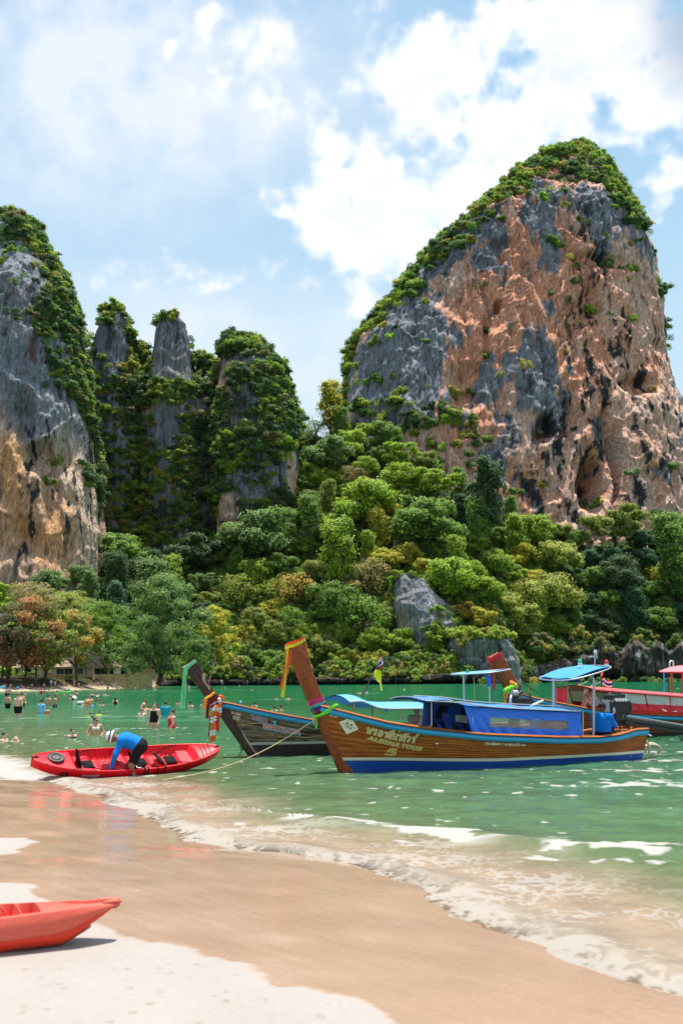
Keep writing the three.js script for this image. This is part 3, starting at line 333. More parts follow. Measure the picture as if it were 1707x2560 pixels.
const LEAF = { bright: leafMat([0.310, 0.460, 0.021]), mid: leafMat([0.172, 0.310, 0.028]), dark: leafMat([0.063, 0.132, 0.032]), yellow: leafMat([0.506, 0.483, 0.029]), grey: leafMat([.16, .275, .055]), dry: leafMat([.35, .30, .10]), gold: leafMat([0.5, 0.36, 0.06]), pale: leafMat([.40, .46, .06]), rust: leafMat([0.50, 0.24, 0.085]), wine: leafMat([0.36, 0.17, 0.11]), olive: leafMat([.27, .33, .04]), teal: leafMat([0.057, 0.161, 0.057]) };
const KIND = {
  round: [1, 2, 3].map((s) => crownGeo(100 + s, { n: 2600, lobes: 17, tall: 1.15, leaf: .062 })),
  tower: [1, 2, 3].map((s) => crownGeo(200 + s, { n: 2400, lobes: 15, tall: 2.2, tower: true, leaf: .06, droop: .35, up: .1 })),
  spread: [1, 2].map((s) => crownGeo(300 + s, { n: 2400, lobes: 18, tall: 1.0, umbrella: true, leaf: .058, lobe: .28, sq: .6 })),
  feather: [1, 2].map((s) => crownGeo(400 + s, { n: 3200, lobes: 14, tall: 1.25, leaf: .045, droop: .3, up: .05 })),
  airy: [1, 2].map((s) => crownGeo(500 + s, { n: 1500, lobes: 15, tall: 1.1, leaf: .05, open: true, vary: .5 })),
};
const trunkGeo = [1, 2, 3].map((s) => { const r = RNG(900 + s), g = [limb([[0, -.3, 0], [.03, .25, .02], [.05 * (r() - .5), .7, .04]], [.07, .05, .035], 6)]; for (let k = 0; k < 4; k++) { const a = k * 1.7 + r(); g.push(limb([[0, .3 + .1 * k, 0], [.25 * cos(a), .55 + .1 * k, .25 * sin(a)], [.55 * cos(a), .75 + .12 * k, .55 * sin(a)]], [.032, .022, .008], 5)); } return joined(g); });
const HUE = { bright: 'bright green', mid: 'green', dark: 'dark green', yellow: 'yellow-green', grey: 'grey-green', dry: 'dry brownish', gold: 'golden', pale: 'pale feathery', olive: 'olive', teal: 'deep green' };
const SHAPE = { round: 'round-crowned tree', tower: 'tall vine-draped tree', spread: 'flat spreading tree', feather: 'drooping feathery tree', airy: 'thin see-through tree' };
const zoneOf = (px, py) => py > 1600 ? (px < 560 ? 'behind the beach bungalows' : px < 1320 ? 'overhanging the water under the rocks' : 'above the dark sea cliff') : px < 480 ? 'below the left cliff' : py < 1180 ? 'high in the gap between the cliffs' : px < 760 ? 'under the three grey peaks' : px > 1150 ? (py > 1440 ? 'right of the grey rock slab' : 'at the foot of the orange cliff') : py > 1420 ? 'on the low slope left of the rock slab' : 'on the steep sunlit slope under the cliffs';
let treeN = 0;
function hillTree(px, py, wpx, hue, shape, base) { // crown centre and width in photograph pixels
  const hpx = wpx * (shape === 'tower' ? 1.15 : shape === 'spread' ? .45 : .55), p = base ?? landHit(px, py + hpx * .8); if (!p) return null;
  const m = wpx * -p.z / F, R = m * .5 / .95, top = at(px, py - hpx, -p.z).y, ht = KIND[shape][0]; ht.boundingBox ?? ht.computeBoundingBox(); const h = ht.boundingBox.max.y, S = R, sy = R * (shape === 'tower' ? 1 : .9), foot = max(p.y + R * .12, min(p.y + R * 1.1, top - h * sy));
  const lab = `${HUE[hue]} ${SHAPE[shape]} ${zoneOf(px, py)}`, k = treeN++, t = thing('forest_tree', lab, 'tree', [p.x, p.y, p.z], k * 2.4, lab.replace('tree', 'trees'));
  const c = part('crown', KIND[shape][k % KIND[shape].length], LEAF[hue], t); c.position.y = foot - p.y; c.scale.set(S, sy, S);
  const tr = part('trunk', trunkGeo[k % 3], barkMat, t); tr.scale.set(R * 1.0, (foot - p.y + R * .6) / .7, R * 1.0); return t;
}
const topTab = [[0, 1500], [230, 1475], [330, 1410], [440, 1390], [560, 1350], [640, 1300], [690, 1235], [760, 1075], [830, 1015], [960, 1030], [1060, 1120], [1200, 1235], [1300, 1300], [1420, 1335], [1560, 1335], [1707, 1325]];
{
  const r = RNG(2024), put = [], pick = (a) => a[floor(r() * a.length)];
  const named = [[700, 1245, 95, 'yellow', 'round'], [645, 1365, 180, 'grey', 'round'], [775, 1320, 100, 'mid', 'tower'], [905, 1280, 160, 'bright', 'round'], [848, 1400, 130, 'bright', 'tower'], [945, 1340, 80, 'yellow', 'tower'], [590, 1415, 55, 'mid', 'tower'], [298, 1400, 130, 'mid', 'round'], [285, 1460, 90, 'dark', 'tower'], [1075, 1330, 170, 'mid', 'round'], [1085, 1220, 120, 'bright', 'spread'], [820, 1150, 120, 'grey', 'round'], [790, 1090, 80, 'grey', 'airy'], [880, 1200, 70, 'dry', 'airy'], [905, 1220, 60, 'gold', 'spread'], [1290, 1350, 80, 'bright', 'tower'], [1340, 1345, 110, 'bright', 'round'], [1405, 1405, 110, 'pale', 'round'], [1240, 1420, 90, 'bright', 'round'], [1330, 1520, 150, 'pale', 'feather'], [1390, 1500, 130, 'pale', 'feather'], [1300, 1570, 110, 'pale', 'feather'], [1540, 1330, 150, 'olive', 'spread'], [1640, 1445, 60, 'yellow', 'airy'], [920, 1470, 140, 'dry', 'airy'], [740, 1490, 120, 'gold', 'airy'], [590, 1500, 120, 'olive', 'airy'], [870, 1130, 110, 'bright', 'round'], [960, 1100, 90, 'mid', 'round'], [1110, 1470, 150, 'bright', 'round'], [1150, 1540, 80, 'gold', 'spread'], [1200, 1555, 90, 'yellow', 'spread'], [1010, 1400, 90, 'yellow', 'round'], [430, 1455, 80, 'bright', 'tower'], [480, 1470, 40, 'mid', 'tower'], [15, 1440, 36, 'dark', 'tower'], [130, 1470, 90, 'grey', 'round'], [200, 1455, 80, 'grey', 'round']];
  for (const q of named) { if (hillTree(...q)) put.push([q[0], q[1], q[2]]); }
  for (let t = 0; t < 9000 && put.length < 250; t++) {
    const px = -40 + r() * 1790, py = lerp(interp1(topTab, px), 1672, pow(r(), .85)); let w = lerp(62, 150, pow(r(), 1.5)) * (py < 1250 ? .8 : 1) * (px < 500 && py > 1500 ? 1.1 : 1);
    if (inPoly([[975, 1425], [1140, 1445], [1160, 1600], [985, 1600]], px, py) || inPoly([[1120, 1565], [1310, 1575], [1320, 1720], [1130, 1720]], px, py) || (px < 540 && py > 1560) || (px > 1290 && py > 1575)) continue;
    if (put.some(([x, y, s]) => hypot(x - px, (y - py) * 1.15) < (s + w) * .31)) continue;
    const low = py > 1470, wz = noise(px * .006, py * .006, 3);
    let hue, shape;
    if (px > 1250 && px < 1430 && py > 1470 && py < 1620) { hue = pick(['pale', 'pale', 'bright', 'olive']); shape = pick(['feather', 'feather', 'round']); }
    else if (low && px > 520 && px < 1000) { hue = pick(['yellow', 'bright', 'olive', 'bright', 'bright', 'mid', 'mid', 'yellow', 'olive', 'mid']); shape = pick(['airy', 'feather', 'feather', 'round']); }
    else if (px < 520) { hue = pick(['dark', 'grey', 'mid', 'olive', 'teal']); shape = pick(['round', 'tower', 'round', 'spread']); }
    else if (px > 1420 || (px > 1150 && py < 1330)) { hue = pick(['mid', 'teal', 'dark', 'dark', 'teal', 'mid']); shape = pick(['round', 'round', 'tower', 'feather']); }  // darker leaf hues paint in the shadow of the big cliff
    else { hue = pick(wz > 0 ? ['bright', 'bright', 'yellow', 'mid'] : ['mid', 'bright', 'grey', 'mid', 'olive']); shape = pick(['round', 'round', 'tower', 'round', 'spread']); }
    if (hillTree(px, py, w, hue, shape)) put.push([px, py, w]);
  }
}
// low growth that nobody could count
const shrubGeo = [crownGeo(701, { n: 420, lobes: 6, tall: .8, leaf: .13, lobe: .42 }), crownGeo(702, { n: 420, lobes: 6, tall: 1.0, leaf: .12, lobe: .4, droop: .5 }), crownGeo(703, { n: 300, lobes: 6, tall: .9, leaf: .11, lobe: .4, open: true, vary: .6 })];
function shrubs(name, label, spots, tints) { // spots: [position, normal, size, tint index, shape]
  for (let s = 0; s < 3; s++) { const list = spots.filter((q) => q[4] === s); if (!list.length) continue; const im = shade(new THREE.InstancedMesh(shrubGeo[s], leafMat([1, 1, 1]), list.length)), o = new THREE.Object3D(), c = new THREE.Color(), r = RNG(s + 60);
    list.forEach(([p, n, size, t], i) => { o.position.copy(p); o.rotation.set((r() - .5) * .6, r() * 7, (r() - .5) * .6); o.scale.set(size * (.8 + .5 * r()), size * (.7 + .6 * r()), size * (.8 + .5 * r())); o.updateMatrix(); im.setMatrixAt(i, o.matrix); const k = .75 + .5 * r(); im.setColorAt(i, c.setRGB(...tints[t].map((v) => v * k))); });
    im.name = numbered(name); scene.add(tag(im, label, 'shrubs', null, 'stuff')); }
}
const TINT = [[.25, .41, .018], [.13, .26, .024], [.055, .135, .028], [.34, .43, .026], [.42, .37, .05], [.26, .25, .07], [.15, .25, .06]];
{
  const r = RNG(31), out = []; let n = 0;
  while (out.length < 7500 && n++ < 40000) { const px = -60 + r() * 1830, py = lerp(interp1(topTab, px) - 20, 1712, r()), p = landHit(px, py); if (!p || (px < 560 && py > 1640)) continue; p.y -= .3; const k = r(), dark = px > 1400 || (px > 1100 && py < 1350) || px < 520, t = dark ? (k < .45 ? 2 : k < .8 ? 1 : k < .9 ? 6 : 5) : (py > 1470 ? (k < .35 ? 1 : k < .65 ? 0 : k < .85 ? 3 : k < .9 ? 4 : 5) : (k < .4 ? 0 : k < .8 ? 1 : k < .9 ? 3 : 2)); out.push([p, null, 1.4 + 2.6 * r() * r(), t, floor(r() * 3)]); }  // dark tints on the right paint in the same cliff shadow
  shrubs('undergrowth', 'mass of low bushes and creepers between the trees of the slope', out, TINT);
}
{
  const ridge = (py, px, tab) => { const top = interp1(tab, px); return py - top; };
  const bigTop = [[830, 960], [868, 800], [900, 770], [940, 700], [1000, 640], [1060, 580], [1100, 540], [1160, 510], [1210, 470], [1270, 420], [1330, 390], [1400, 362], [1470, 362], [1520, 400], [1560, 450], [1600, 510], [1640, 640], [1700, 950]];
  const mk = (c, count, seed, prob, size, tints) => { const r = RNG(seed + 1); return c.spots(count, seed, prob).map(([p, n, px, py]) => { const k = r(); return [p.addScaledVector(n, .3), n, size * (.6 + .9 * r()), tints[floor(k * tints.length)], floor(r() * 3)]; }); };
  shrubs('cliff_shrubs', 'trees and shrubs growing along the crest and ledges of the orange cliff', mk(bigCliff, 2300, 5, (px, py, ny, n, v) => { const q = ridge(py, px, bigTop), left = px < 1200 ? 1.15 : 1; return px > 1590 && py > 480 ? (q < 50 && n > .1 ? .22 : .004) : q < 58 * left + 90 * n ? .95 : q < 105 + 60 * n && ny > .1 ? .35 : ny > .42 + .3 * n ? .12 : px < 900 && n > .25 ? .1 : py > 985 && py < 1180 && px < 1190 && n > -.25 ? .5 : .002; }, 3.1, [0, 1, 1, 2, 3, 0, 3, 6, 1, 4, 2]), TINT);
  shrubs('cliff_shrubs', 'trees and shrubs clinging to the grey cliff at the left edge', mk(leftCliff, 1350, 6, (px, py, ny, n, v) => { const q = px - interp1([[530, 0], [600, 50], [700, 70], [800, 70], [1000, 165], [1100, 205], [1300, 225], [1500, 230]], py); return py < 600 && n > -.1 ? .8 : q > 0 && n > -.08 + (py > 950 ? .08 : 0) && py < 1250 ? .75 : q > 60 && py < 1100 ? .4 : ny > .4 && py < 1000 ? .12 : q > 30 && py < 1400 ? .06 : .002; }, 2.3, [1, 2, 2, 6, 0, 3, 1, 2, 6, 5]), TINT);
  const peak = [];
  peak.push(...mk(pinC, 1500, 7, (px, py, ny, n) => bump2(px, py, 565, 930, 24, 50) + bump2(px, py, 575, 1330, 38, 110) + bump2(px, py, 735, 1190, 16, 80) > .45 ? .01 : n > .02 || py < 875 ? .8 : .08, 2.6, [1, 2, 2, 2, 6, 0, 5, 3]));
  peak.push(...mk(saddle, 2300, 8, (px, py, ny, n) => bump2(px, py, 405, 1060, 50, 62) + .8 * bump2(px, py, 480, 1045, 40, 40) > .4 ? 0 : py < 1000 ? .9 : n > -.3 ? .75 : .3, 3.0, [1, 2, 2, 2, 2, 6, 5]));
  peak.push(...mk(pinA, 800, 9, (px, py, ny, n) => py > 925 + 20 * n ? .8 : (py < 800 && n > -.1) || px > 318 || px < 240 ? .5 : ny > .4 ? .1 : .0, 2.2, [1, 2, 0, 3, 4]));
  peak.push(...mk(pinB, 900, 10, (px, py, ny, n) => py > 950 + 25 * n && bump2(px, py, 405, 1060, 45, 60) < .4 ? .8 : (py < 800 && px < 440) || px > 476 || px < 380 ? .4 : 0, 2.1, [1, 2, 0, 3, 4]));
  { const r = RNG(77); for (let k = 0; k < 260; k++) { const px = 235 + 330 * r(), py = interp1([[235, 930], [300, 930], [325, 860], [355, 850], [375, 960], [480, 965], [490, 880], [540, 900], [565, 930]], px) + 50 * r() * r(); peak.push([at(px, py + 12, 446 + 6 * r()), null, 2.2 + 2.2 * r(), [0, 1, 3, 4, 2][floor(r() * 5)], floor(r() * 3)]); } }
  shrubs('cliff_shrubs', 'trees and shrubs covering the dark rock between the grey peaks', peak, TINT);
  shrubs('cliff_shrubs', 'bushes on the two grey rocks above the far shore', [...mk(outcropB, 90, 12, (px, py, ny, n) => py < 1592 + 20 * n || (px < 1160 && n > 0 && py < 1640) ? .9 : 0, 1.5, [3, 0, 4, 3]), ...mk(outcrop, 110, 13, (px, py, ny, n) => (px > 1060 && n > .0) || py < 1440 || py > 1590 || px < 984 ? .6 : 0, 1.5, [3, 0, 1, 5])], TINT);
}
// bushes that hang over the sea cliff
{
  const r = RNG(91), out = []; for (let k = 0; k < 1500; k++) { const px = 425 + 1325 * r(), A = (px - 853.5) / F, d0 = shoreAt(A), lim = px < 1130 ? 1 : px < 1320 ? .35 : .55; if (r() > lim) continue; if (noise(px * .021, 3) < -.22) continue; const hang = r(), wv = 2.5 * noise(px * .03, 8); out.push([V(A * (d0 + 2 + 5 * hang), 2.2 + wv + (px > 1320 ? 8 : 0) + 9 * hang * r() + (px > 1320 ? 3 : 0) * r(), -(d0 - 1.5 + 7 * hang)), null, 1.1 + 3.4 * r() * r() * r(), px > 1320 ? [1, 2, 2, 5, 4][floor(r() * 5)] : [1, 0, 3, 3, 0, 5, 2, 4, 1][floor(r() * 9)], r() < .6 ? 1 : 2]); }
  shrubs('shore_bushes', 'bushes hanging over the dark foot of the far shore', out, TINT);
}
// a few bare trees
for (const [px, py, hp, lab] of [[1208, 1185, 62, 'white dead tree standing before the dark forest under the orange cliff'], [880, 1205, 40, 'bare twiggy tree in the green slope below the sky gap'], [1135, 1690, 60, 'thin leaning bare tree before the rocks at the water']]) {
  const p = landHit(px, py); if (!p) continue; const h = hp * -p.z / F, r = RNG(px), t = thing('bare_tree', lab, 'tree', p); part('trunk', limb([[0, -.5, 0], [.03 * h, h * .45, 0], [-.02 * h, h, 0]], [.035 * h, .022 * h, .006 * h], 6), paleBark, t);
  for (let k = 0; k < 7; k++) { const a = r() * 7, y = h * (.3 + .09 * k); part('branch', limb([[.02 * h, y, 0], [.02 * h + cos(a) * h * .14, y + h * .12, sin(a) * h * .14], [.02 * h + cos(a) * h * .22, y + h * .34, sin(a) * h * .2]], [.016 * h, .01 * h, .004 * h], 5), paleBark, t); }
}
// trees behind the beach on the left, each with trunk, limbs and crown
const beachBase = (px, py) => { const r = ray(px, py); for (let d = 180; d < 320; d += .5) { const k = d / -r.z; if (EYE + r.y * k < landH(r.x * k, -d) || EYE + r.y * k < 0) return V(r.x * k, landH(r.x * k, -d), -d); } return at(px, py, 230); };
for (const [bx, cx, cy, w, h, hue, trunkW, bm, lab, seed, n, extraHue] of [
  [16, 22, 1602, 130, 125, 'wine', 2.2, barkMat, 'reddish-leaved beach tree half cut off at the left edge', 1, 4200], [59, 78, 1585, 180, 165, 'rust', 3.2, barkMat, 'rusty brown beach tree with a straight dark trunk before the hip roof', 2, 6000],
  [112, 120, 1600, 150, 145, 'olive', 3.6, barkMat, 'mottled brown-green beach tree with a thick dark trunk at the wall corner', 3, 5200], [192, 188, 1596, 135, 125, 'gold', 3.2, pinkBark, 'orange-leaved beach tree with pale bare lower branches', 4, 4600],
  [293, 262, 1592, 165, 170, 'mid', 2.8, barkMat, 'dark green beach tree behind the middle of the long wall', 5, 5600], [395, 415, 1565, 235, 235, 'grey', 5.5, barkMat, 'largest green beach tree with a thick trunk beside the seated group', 6, 10500],
  [322, 345, 1605, 130, 150, 'mid', 3, barkMat, 'green beach tree with a leaning trunk in front of the wall', 7, 4200], [238, 175, 1528, 190, 80, 'olive', 2, pinkBark, 'olive tree rising behind the orange-leaved beach tree', 8, 5200], [90, 78, 1492, 150, 62, 'dry', 2, paleBark, 'leafless greyish brush tree above the rusty beach tree', 9, 2400], [5, 0, 1508, 70, 110, 'bright', 2, barkMat, 'bright green tree at the left edge over the palm', 10, 3000],
  [520, 545, 1590, 120, 150, 'yellow', 2, barkMat, 'yellow-green tree at the right end of the beach', 11, 4600], [470, 500, 1640, 90, 80, 'bright', 2, barkMat, 'low bright green tree between the beach and the first prow', 12, 3400]]) {
  const p = beachBase(bx, 1708), d = -p.z, m = d / F, c = at(cx, cy, d + (seed > 7 ? 22 : 0)), R = w * m / 2, Hh = h * m, t = thing('beach_tree', lab, 'tree', p), y0 = c.y - Hh / 2 - p.y, L = [c.x - p.x, 0, c.z - p.z];
  const cr = part('crown', crownGeo(600 + seed, { n, lobes: 26, tall: Hh / R, leaf: .30 / max(R, 3) , lobe: .25, core: .42, vary: hue === 'rust' || hue === 'wine' || hue === 'gold' ? .6 : .35, up: .1, open: hue === 'dry', mix: ({ rust: [.45, [.3, .75, .5]], wine: [.4, [.3, .9, .4]], gold: [.3, [.35, .8, 1]] })[hue] }), LEAF[hue], t); cr.position.set(L[0], y0, L[2]); cr.scale.setScalar(R);
  const r = RNG(seed * 7), tw = trunkW * m * 1.0; part('trunk', limb([[0, -.4, 0], [L[0] * .25 + .1, y0 * .5, L[2] * .3], [L[0] * .6, y0 + Hh * .1, L[2] * .7], [L[0], y0 + Hh * .5, L[2]]], [tw * 1.25, tw * .95, tw * .7, tw * .3], 9), bm, t);
  for (let k = 0; k < 6; k++) { const a = r() * 7, q = R * (.5 + .35 * r()); part('branch', limb([[L[0] * .5, y0 * .85, L[2] * .5], [L[0] + cos(a) * q * .45, y0 + Hh * .15, L[2] + sin(a) * q * .45], [L[0] + cos(a) * q, y0 + Hh * (.3 + .3 * r()), L[2] + sin(a) * q]], [tw * .5, tw * .32, tw * .1], 6), bm, t); }
}
{ // the palm at the left edge
  const p = beachBase(22, 1708), m = -p.z / F, t = thing('palm_tree', 'small palm with arching fronds at the left edge before the bungalow', 'palm tree', p), top = (1708 - 1560) * m; part('trunk', limb([[0, -.3, 0], [.2, top * .5, 0], [.1, top, 0]], [.28, .2, .16], 8), barkMat, t);
  for (let k = 0; k < 12; k++) { const a = k * .524 + .2, B = leafBuffers(), r = RNG(k + 3), Lf = 4.2, N = V(0, 0, 0); for (let q = 0; q < 46; q++) { const s = q / 46, x = cos(a) * s * Lf, z = sin(a) * s * Lf, y = top + 1.5 * s - 2.6 * s * s * (k % 2 ? 1.3 : .8) + .1; for (const sd of [-1, 1]) { N.set(cos(a) * .2, 1, sin(a) * .2).normalize(); B.push(V(x - sin(a) * sd * .35, y - .15, z + cos(a) * sd * .35), N, .42, .05, [1, 1, 1], () => .5 + sd * .3 * (r() - .2)); } } part('frond', B.geo(), LEAF.bright, t); }
}
// ------------------------------------------------------------------ longtail boats
const woodTex = (base, dark, knots, seed) => texture(1024, 256, (u, v) => { const g = tnoise(u * .5, v, 26, seed) + .7 * tnoise(u * .25, v, 70, seed + 2), big = tnoise(u, v, 6, seed + 5), fine = tnoise(u * .3, v, 180, seed + 4); let c = mix3(base, dark, clamp(.45 + .5 * g + .5 * big + .2 * fine)); const k = tnoise(u * 3, v, 40, seed + 9); if (knots) c = mix3(c, [26, 14, 8], smooth(.46, .6, k) * .85); return c; });
const woodA = mat([1, 1, 1], .5, { map: woodTex([190, 108, 40], [124, 62, 20], true, 2), clearcoat: .12, clearcoatRoughness: .3, specularIntensity: .5 });
const woodDark = mat([1, 1, 1], .5, { map: woodTex([166, 82, 36], [112, 52, 22], false, 4), clearcoat: .12, clearcoatRoughness: .3, specularIntensity: .5 });
const woodOld = mat([1, 1, 1], .8, { map: texture(1024, 512, (u, v) => { const g = tnoise(u * .4, v, 40, 3) + .6 * tnoise(u * .3, v, 110, 5), b = tnoise(u, v, 5, 8) + .5 * tnoise(u, v, 13, 2), pk = tnoise(u, v, 11, 14) + .5 * tnoise(u, v, 34, 4); let c = mix3([150, 132, 112], [78, 62, 50], clamp(.45 + .6 * g)); c = mix3(c, [58, 36, 20], smooth(.05, .4, b)); c = mix3(c, [176, 148, 96], smooth(.42, .5, pk)); return c; }) });
const postOld = mat([1, 1, 1], .6, { map: texture(256, 512, (u, v) => { const g = tnoise(u, v * .3, 26, 3), b = tnoise(u, v * .5, 7, 8); return mix3(mix3([84, 50, 36], [44, 26, 20], clamp(.5 + g)), [178, 160, 150], smooth(.28, .5, b + .3 * g)); }) });
const M = { blue: mat([.03, .33, .62], .4), deepBlue: mat([.012, .075, .36], .45), cream: mat([.72, .68, .52], .6), white: mat([.75, .75, .75], .5), black: mat([.012, .012, .013], .5), steel: mat([.55, .56, .57], .3, { metalness: .85 }), galv: mat([.45, .46, .48], .45, { metalness: .6 }), dark: mat([.035, .033, .032], .55), iron: mat([.028, .028, .03], .5, { metalness: .3 }), red: mat([.62, .012, .018], .38), rope: mat([.55, .42, .26], .9), navy: mat([.010, .020, .095], .8), bamboo: mat([.42, .30, .14], .7), greenLamp: mat([.01, .42, .20], .25), redLamp: mat([.6, .015, .012], .25), brownDeck: mat([.26, .10, .045], .6) };
const wrinkle = texture(512, 512, (u, v) => { const n = tnoise(u + .2 * v, v * .6, 9) + .7 * abs(tnoise(u * .8 - v * .5, v, 14, 4)) * 2 + .3 * tnoise(u, v, 50, 2); return [128 + 60 * n, 128 + 60 * n, 128 + 60 * n]; }, false);
const cloth = (c, r = .75, extra = {}) => mat(c, r, { bumpMap: wrinkle, bumpScale: .02, sheen: .3, sheenColor: lin([.8, .8, .8]), ...extra });
const tarp = cloth([.02, .165, .85], .5, { bumpScale: .035 }), tarpTop = cloth([.03, .20, .60], .6, { sheen: 0 }), ribbonM = (c) => cloth(c, .7, { transmission: .35, thickness: 0, roughness: .95, sheen: 0 });
const clearSheet = mat([.92, .94, .95], .12, { transmission: .82, thickness: 0, bumpMap: wrinkle, bumpScale: .03 });
// lettering
function canvas(w, h, draw) { const c = document.createElement('canvas'); c.width = w; c.height = h; const x = c.getContext('2d'); draw(x, w, h); const t = new THREE.CanvasTexture(c); t.colorSpace = THREE.SRGBColorSpace; t.magFilter = THREE.LinearFilter; t.wrapS = t.wrapT = THREE.ClampToEdgeWrapping; return t; }
const GLYPH = { // strokes of letters without a font: polylines; a triple is a ring
  'พ': [[.12, .82, .1], [[.2, .8], [.2, .05], [.38, .6], [.55, .05], [.68, 1]]], 'ร': [[.42, .12, .1], [[.52, .12], [.5, .6], [.2, .66], [.14, .85], [.3, 1], [.6, .92]]], 'อ': [[.22, .52, .1], [[.12, .5], [.12, .12], [.32, 0], [.55, .1], [.6, .7], [.4, 1], [.12, .9]]], 'า': [[[.08, .82], [.25, 1], [.42, .88], [.42, 0]]], 'ล': [[.3, .14, .1], [[.2, .12], [.1, .5], [.3, .62], [.42, .42], [.4, .1], [.62, 0], [.62, .8], [.35, 1], [.1, .86]]], 'น': [[.12, .86, .1], [[.2, .84], [.2, .05], [.36, .24], [.62, .2], [.62, 1]], [.62, .1, .1]], 'ท': [[.12, .86, .1], [[.22, .84], [.22, 0], [.28, .6], [.5, 1], [.62, .8], [.62, 0]]], 'ว': [[.42, .12, .1], [[.52, .12], [.54, .8], [.3, 1], [.06, .84]]], 'ย': [[.16, .86, .1], [[.1, .76], [.26, .6], [.1, .4], [.12, .05], [.58, .05], [.6, 1]]], 'ศ': [[.34, .4, .1], [[.15, .05], [.1, .7], [.35, .95], [.6, .7], [.6, 0]], [[.58, .85], [.75, 1.15]]], 'จ': [[.35, .34, .1], [[.45, .3], [.5, .02], [.58, .8], [.3, 1], [.06, .84]]], 'ค': [[.3, .4, .1], [[.12, 0], [.1, .7], [.35, 1], [.62, .7], [.62, 0]]], 'ด': [[.34, .4, .1], [[.2, .05], [.08, .5], [.35, 1], [.62, .7], [.62, 0]]], 'ป': [[.14, .84, .1], [[.2, .8], [.2, .05], [.6, .05], [.6, 1.35]]], 'เ': [[.15, .1, .1], [[.12, .15], [.12, 1]]], 'โ': [[[.15, 0], [.15, 1.2], [.4, 1.4], [.0, 1.5]]], 'ส': [[.3, .14, .1], [[.2, .12], [.1, .5], [.3, .62], [.62, .1], [.62, .8], [.35, 1], [.1, .86], [.7, 1.15]]], 'ะ': [[.2, .3, .1], [.2, .75, .1]], 'ผ': [[.14, .84, .1], [[.2, .8], [.2, .05], [.38, .5], [.55, .05], [.62, 1]]], 'ำ': [[.1, 1.2, .1], [[.08, .82], [.25, 1], [.42, .88], [.42, 0]]],
  'ั': [[[-.45, 1.2], [-.35, 1.35], [-.2, 1.2], [.02, 1.42]]], 'ี': [[[-.6, 1.15], [-.05, 1.15], [-.05, 1.5], [-.35, 1.4], [-.6, 1.15]]], '่': [[[-.1, 1.55], [-.1, 1.78]]], '์': [[-.15, 1.4, .1], [[-.15, 1.5], [.1, 1.75]]], 'ู': [[[-.2, -.1], [-.2, -.35], [-.05, -.3]]], '้': [[[-.35, 1.25], [-.2, 1.4], [.0, 1.45]]], 'ื': [[[-.6, 1.15], [-.05, 1.15], [-.05, 1.5], [-.2, 1.2], [-.35, 1.45], [-.6, 1.15]]] };
const WIDE = { 'า': .55, 'เ': .35, 'โ': .4, 'ะ': .4, 'ำ': .55, ' ': .45, '1': .5, '2': .6 }, NOW = 'ัี่์ู้ื';
function strokes(x, text, X, Y, s, slant = 0) { let px = X; for (const ch of text) { const g = GLYPH[ch]; if (g) for (const q of g) { x.beginPath(); if (typeof q[0] === 'number') x.arc(px + (q[0] + slant * q[1]) * s, Y - q[1] * s, q[2] * s, 0, 2 * PI); else q.forEach(([a, b], i) => (i ? x.lineTo(px + (a + slant * b) * s, Y - b * s) : x.moveTo(px + (a + slant * b) * s, Y - b * s))); x.stroke(); } else if (ch !== ' ') x.fillText(ch, px, Y); if (!NOW.includes(ch)) px += (WIDE[ch] ?? .82) * s; } }
const decal = (t, extra = {}) => mat([1, 1, 1], .55, { map: t, alphaTest: .5, ...extra });
const clearC = (x, w, h) => x.clearRect(0, 0, w, h);
const textA1 = canvas(1024, 160, (x, w, h) => { clearC(x, w, h); x.lineCap = x.lineJoin = 'round'; for (const [c, lw, o] of [['#2a1a08', 26, 5], ['#f4f0d8', 22, 0], ['#c9a018', 12, 2]]) { x.strokeStyle = x.fillStyle = c; x.lineWidth = lw; x.font = 'bold 80px sans-serif'; strokes(x, 'พรอาลีน่าทัวร์', 30 + o, 142 + o * .4, 84, .18); } x.fillStyle = '#f6f6f0'; x.fillRect(950, 96, 46, 16); });
const textA2 = canvas(1024, 128, (x, w, h) => { clearC(x, w, h); x.font = 'italic bold 112px sans-serif'; x.textBaseline = 'alphabetic'; x.lineJoin = 'round'; const tw = x.measureText('ALEENA TOUR').width; x.setTransform(1000 / tw, 0, 0, 1, 8, 0); x.strokeStyle = '#efe9c8'; x.lineWidth = 8; x.strokeText('ALEENA TOUR', 0, 104); x.fillStyle = '#c8a41c'; x.fillText('ALEENA TOUR', 0, 104); x.setTransform(1, 0, 0, 1, 0, 0); });
const textA3 = canvas(256, 160, (x, w, h) => { clearC(x, w, h); x.setTransform(2.0, 0, 0, 1, 20, 0); x.font = 'italic bold 190px sans-serif'; x.lineJoin = 'round'; x.strokeStyle = '#f2eccb'; x.lineWidth = 9; x.strokeText('5', 0, 146); x.fillStyle = '#cfa61a'; x.fillText('5', 0, 146); x.setTransform(1, 0, 0, 1, 0, 0); });
const textA4 = canvas(1024, 128, (x, w, h) => { clearC(x, w, h); x.lineCap = 'round'; x.strokeStyle = x.fillStyle = '#eadfbe'; x.lineWidth = 9; x.font = 'bold 64px sans-serif'; strokes(x, 'จำนวนผู้โดยสาร 1  คน คนประจำเรือ 2 คน', 6, 98, 38); });
const textA5 = canvas(128, 96, (x, w, h) => { clearC(x, w, h); x.fillStyle = '#f0e8da'; for (let k = 0; k < 4; k++) x.fillRect(38 + k * 22, 12, 13, 24); for (let k = 0; k < 5; k++) x.fillRect(6 + k * 24, 56, 14, 26); });
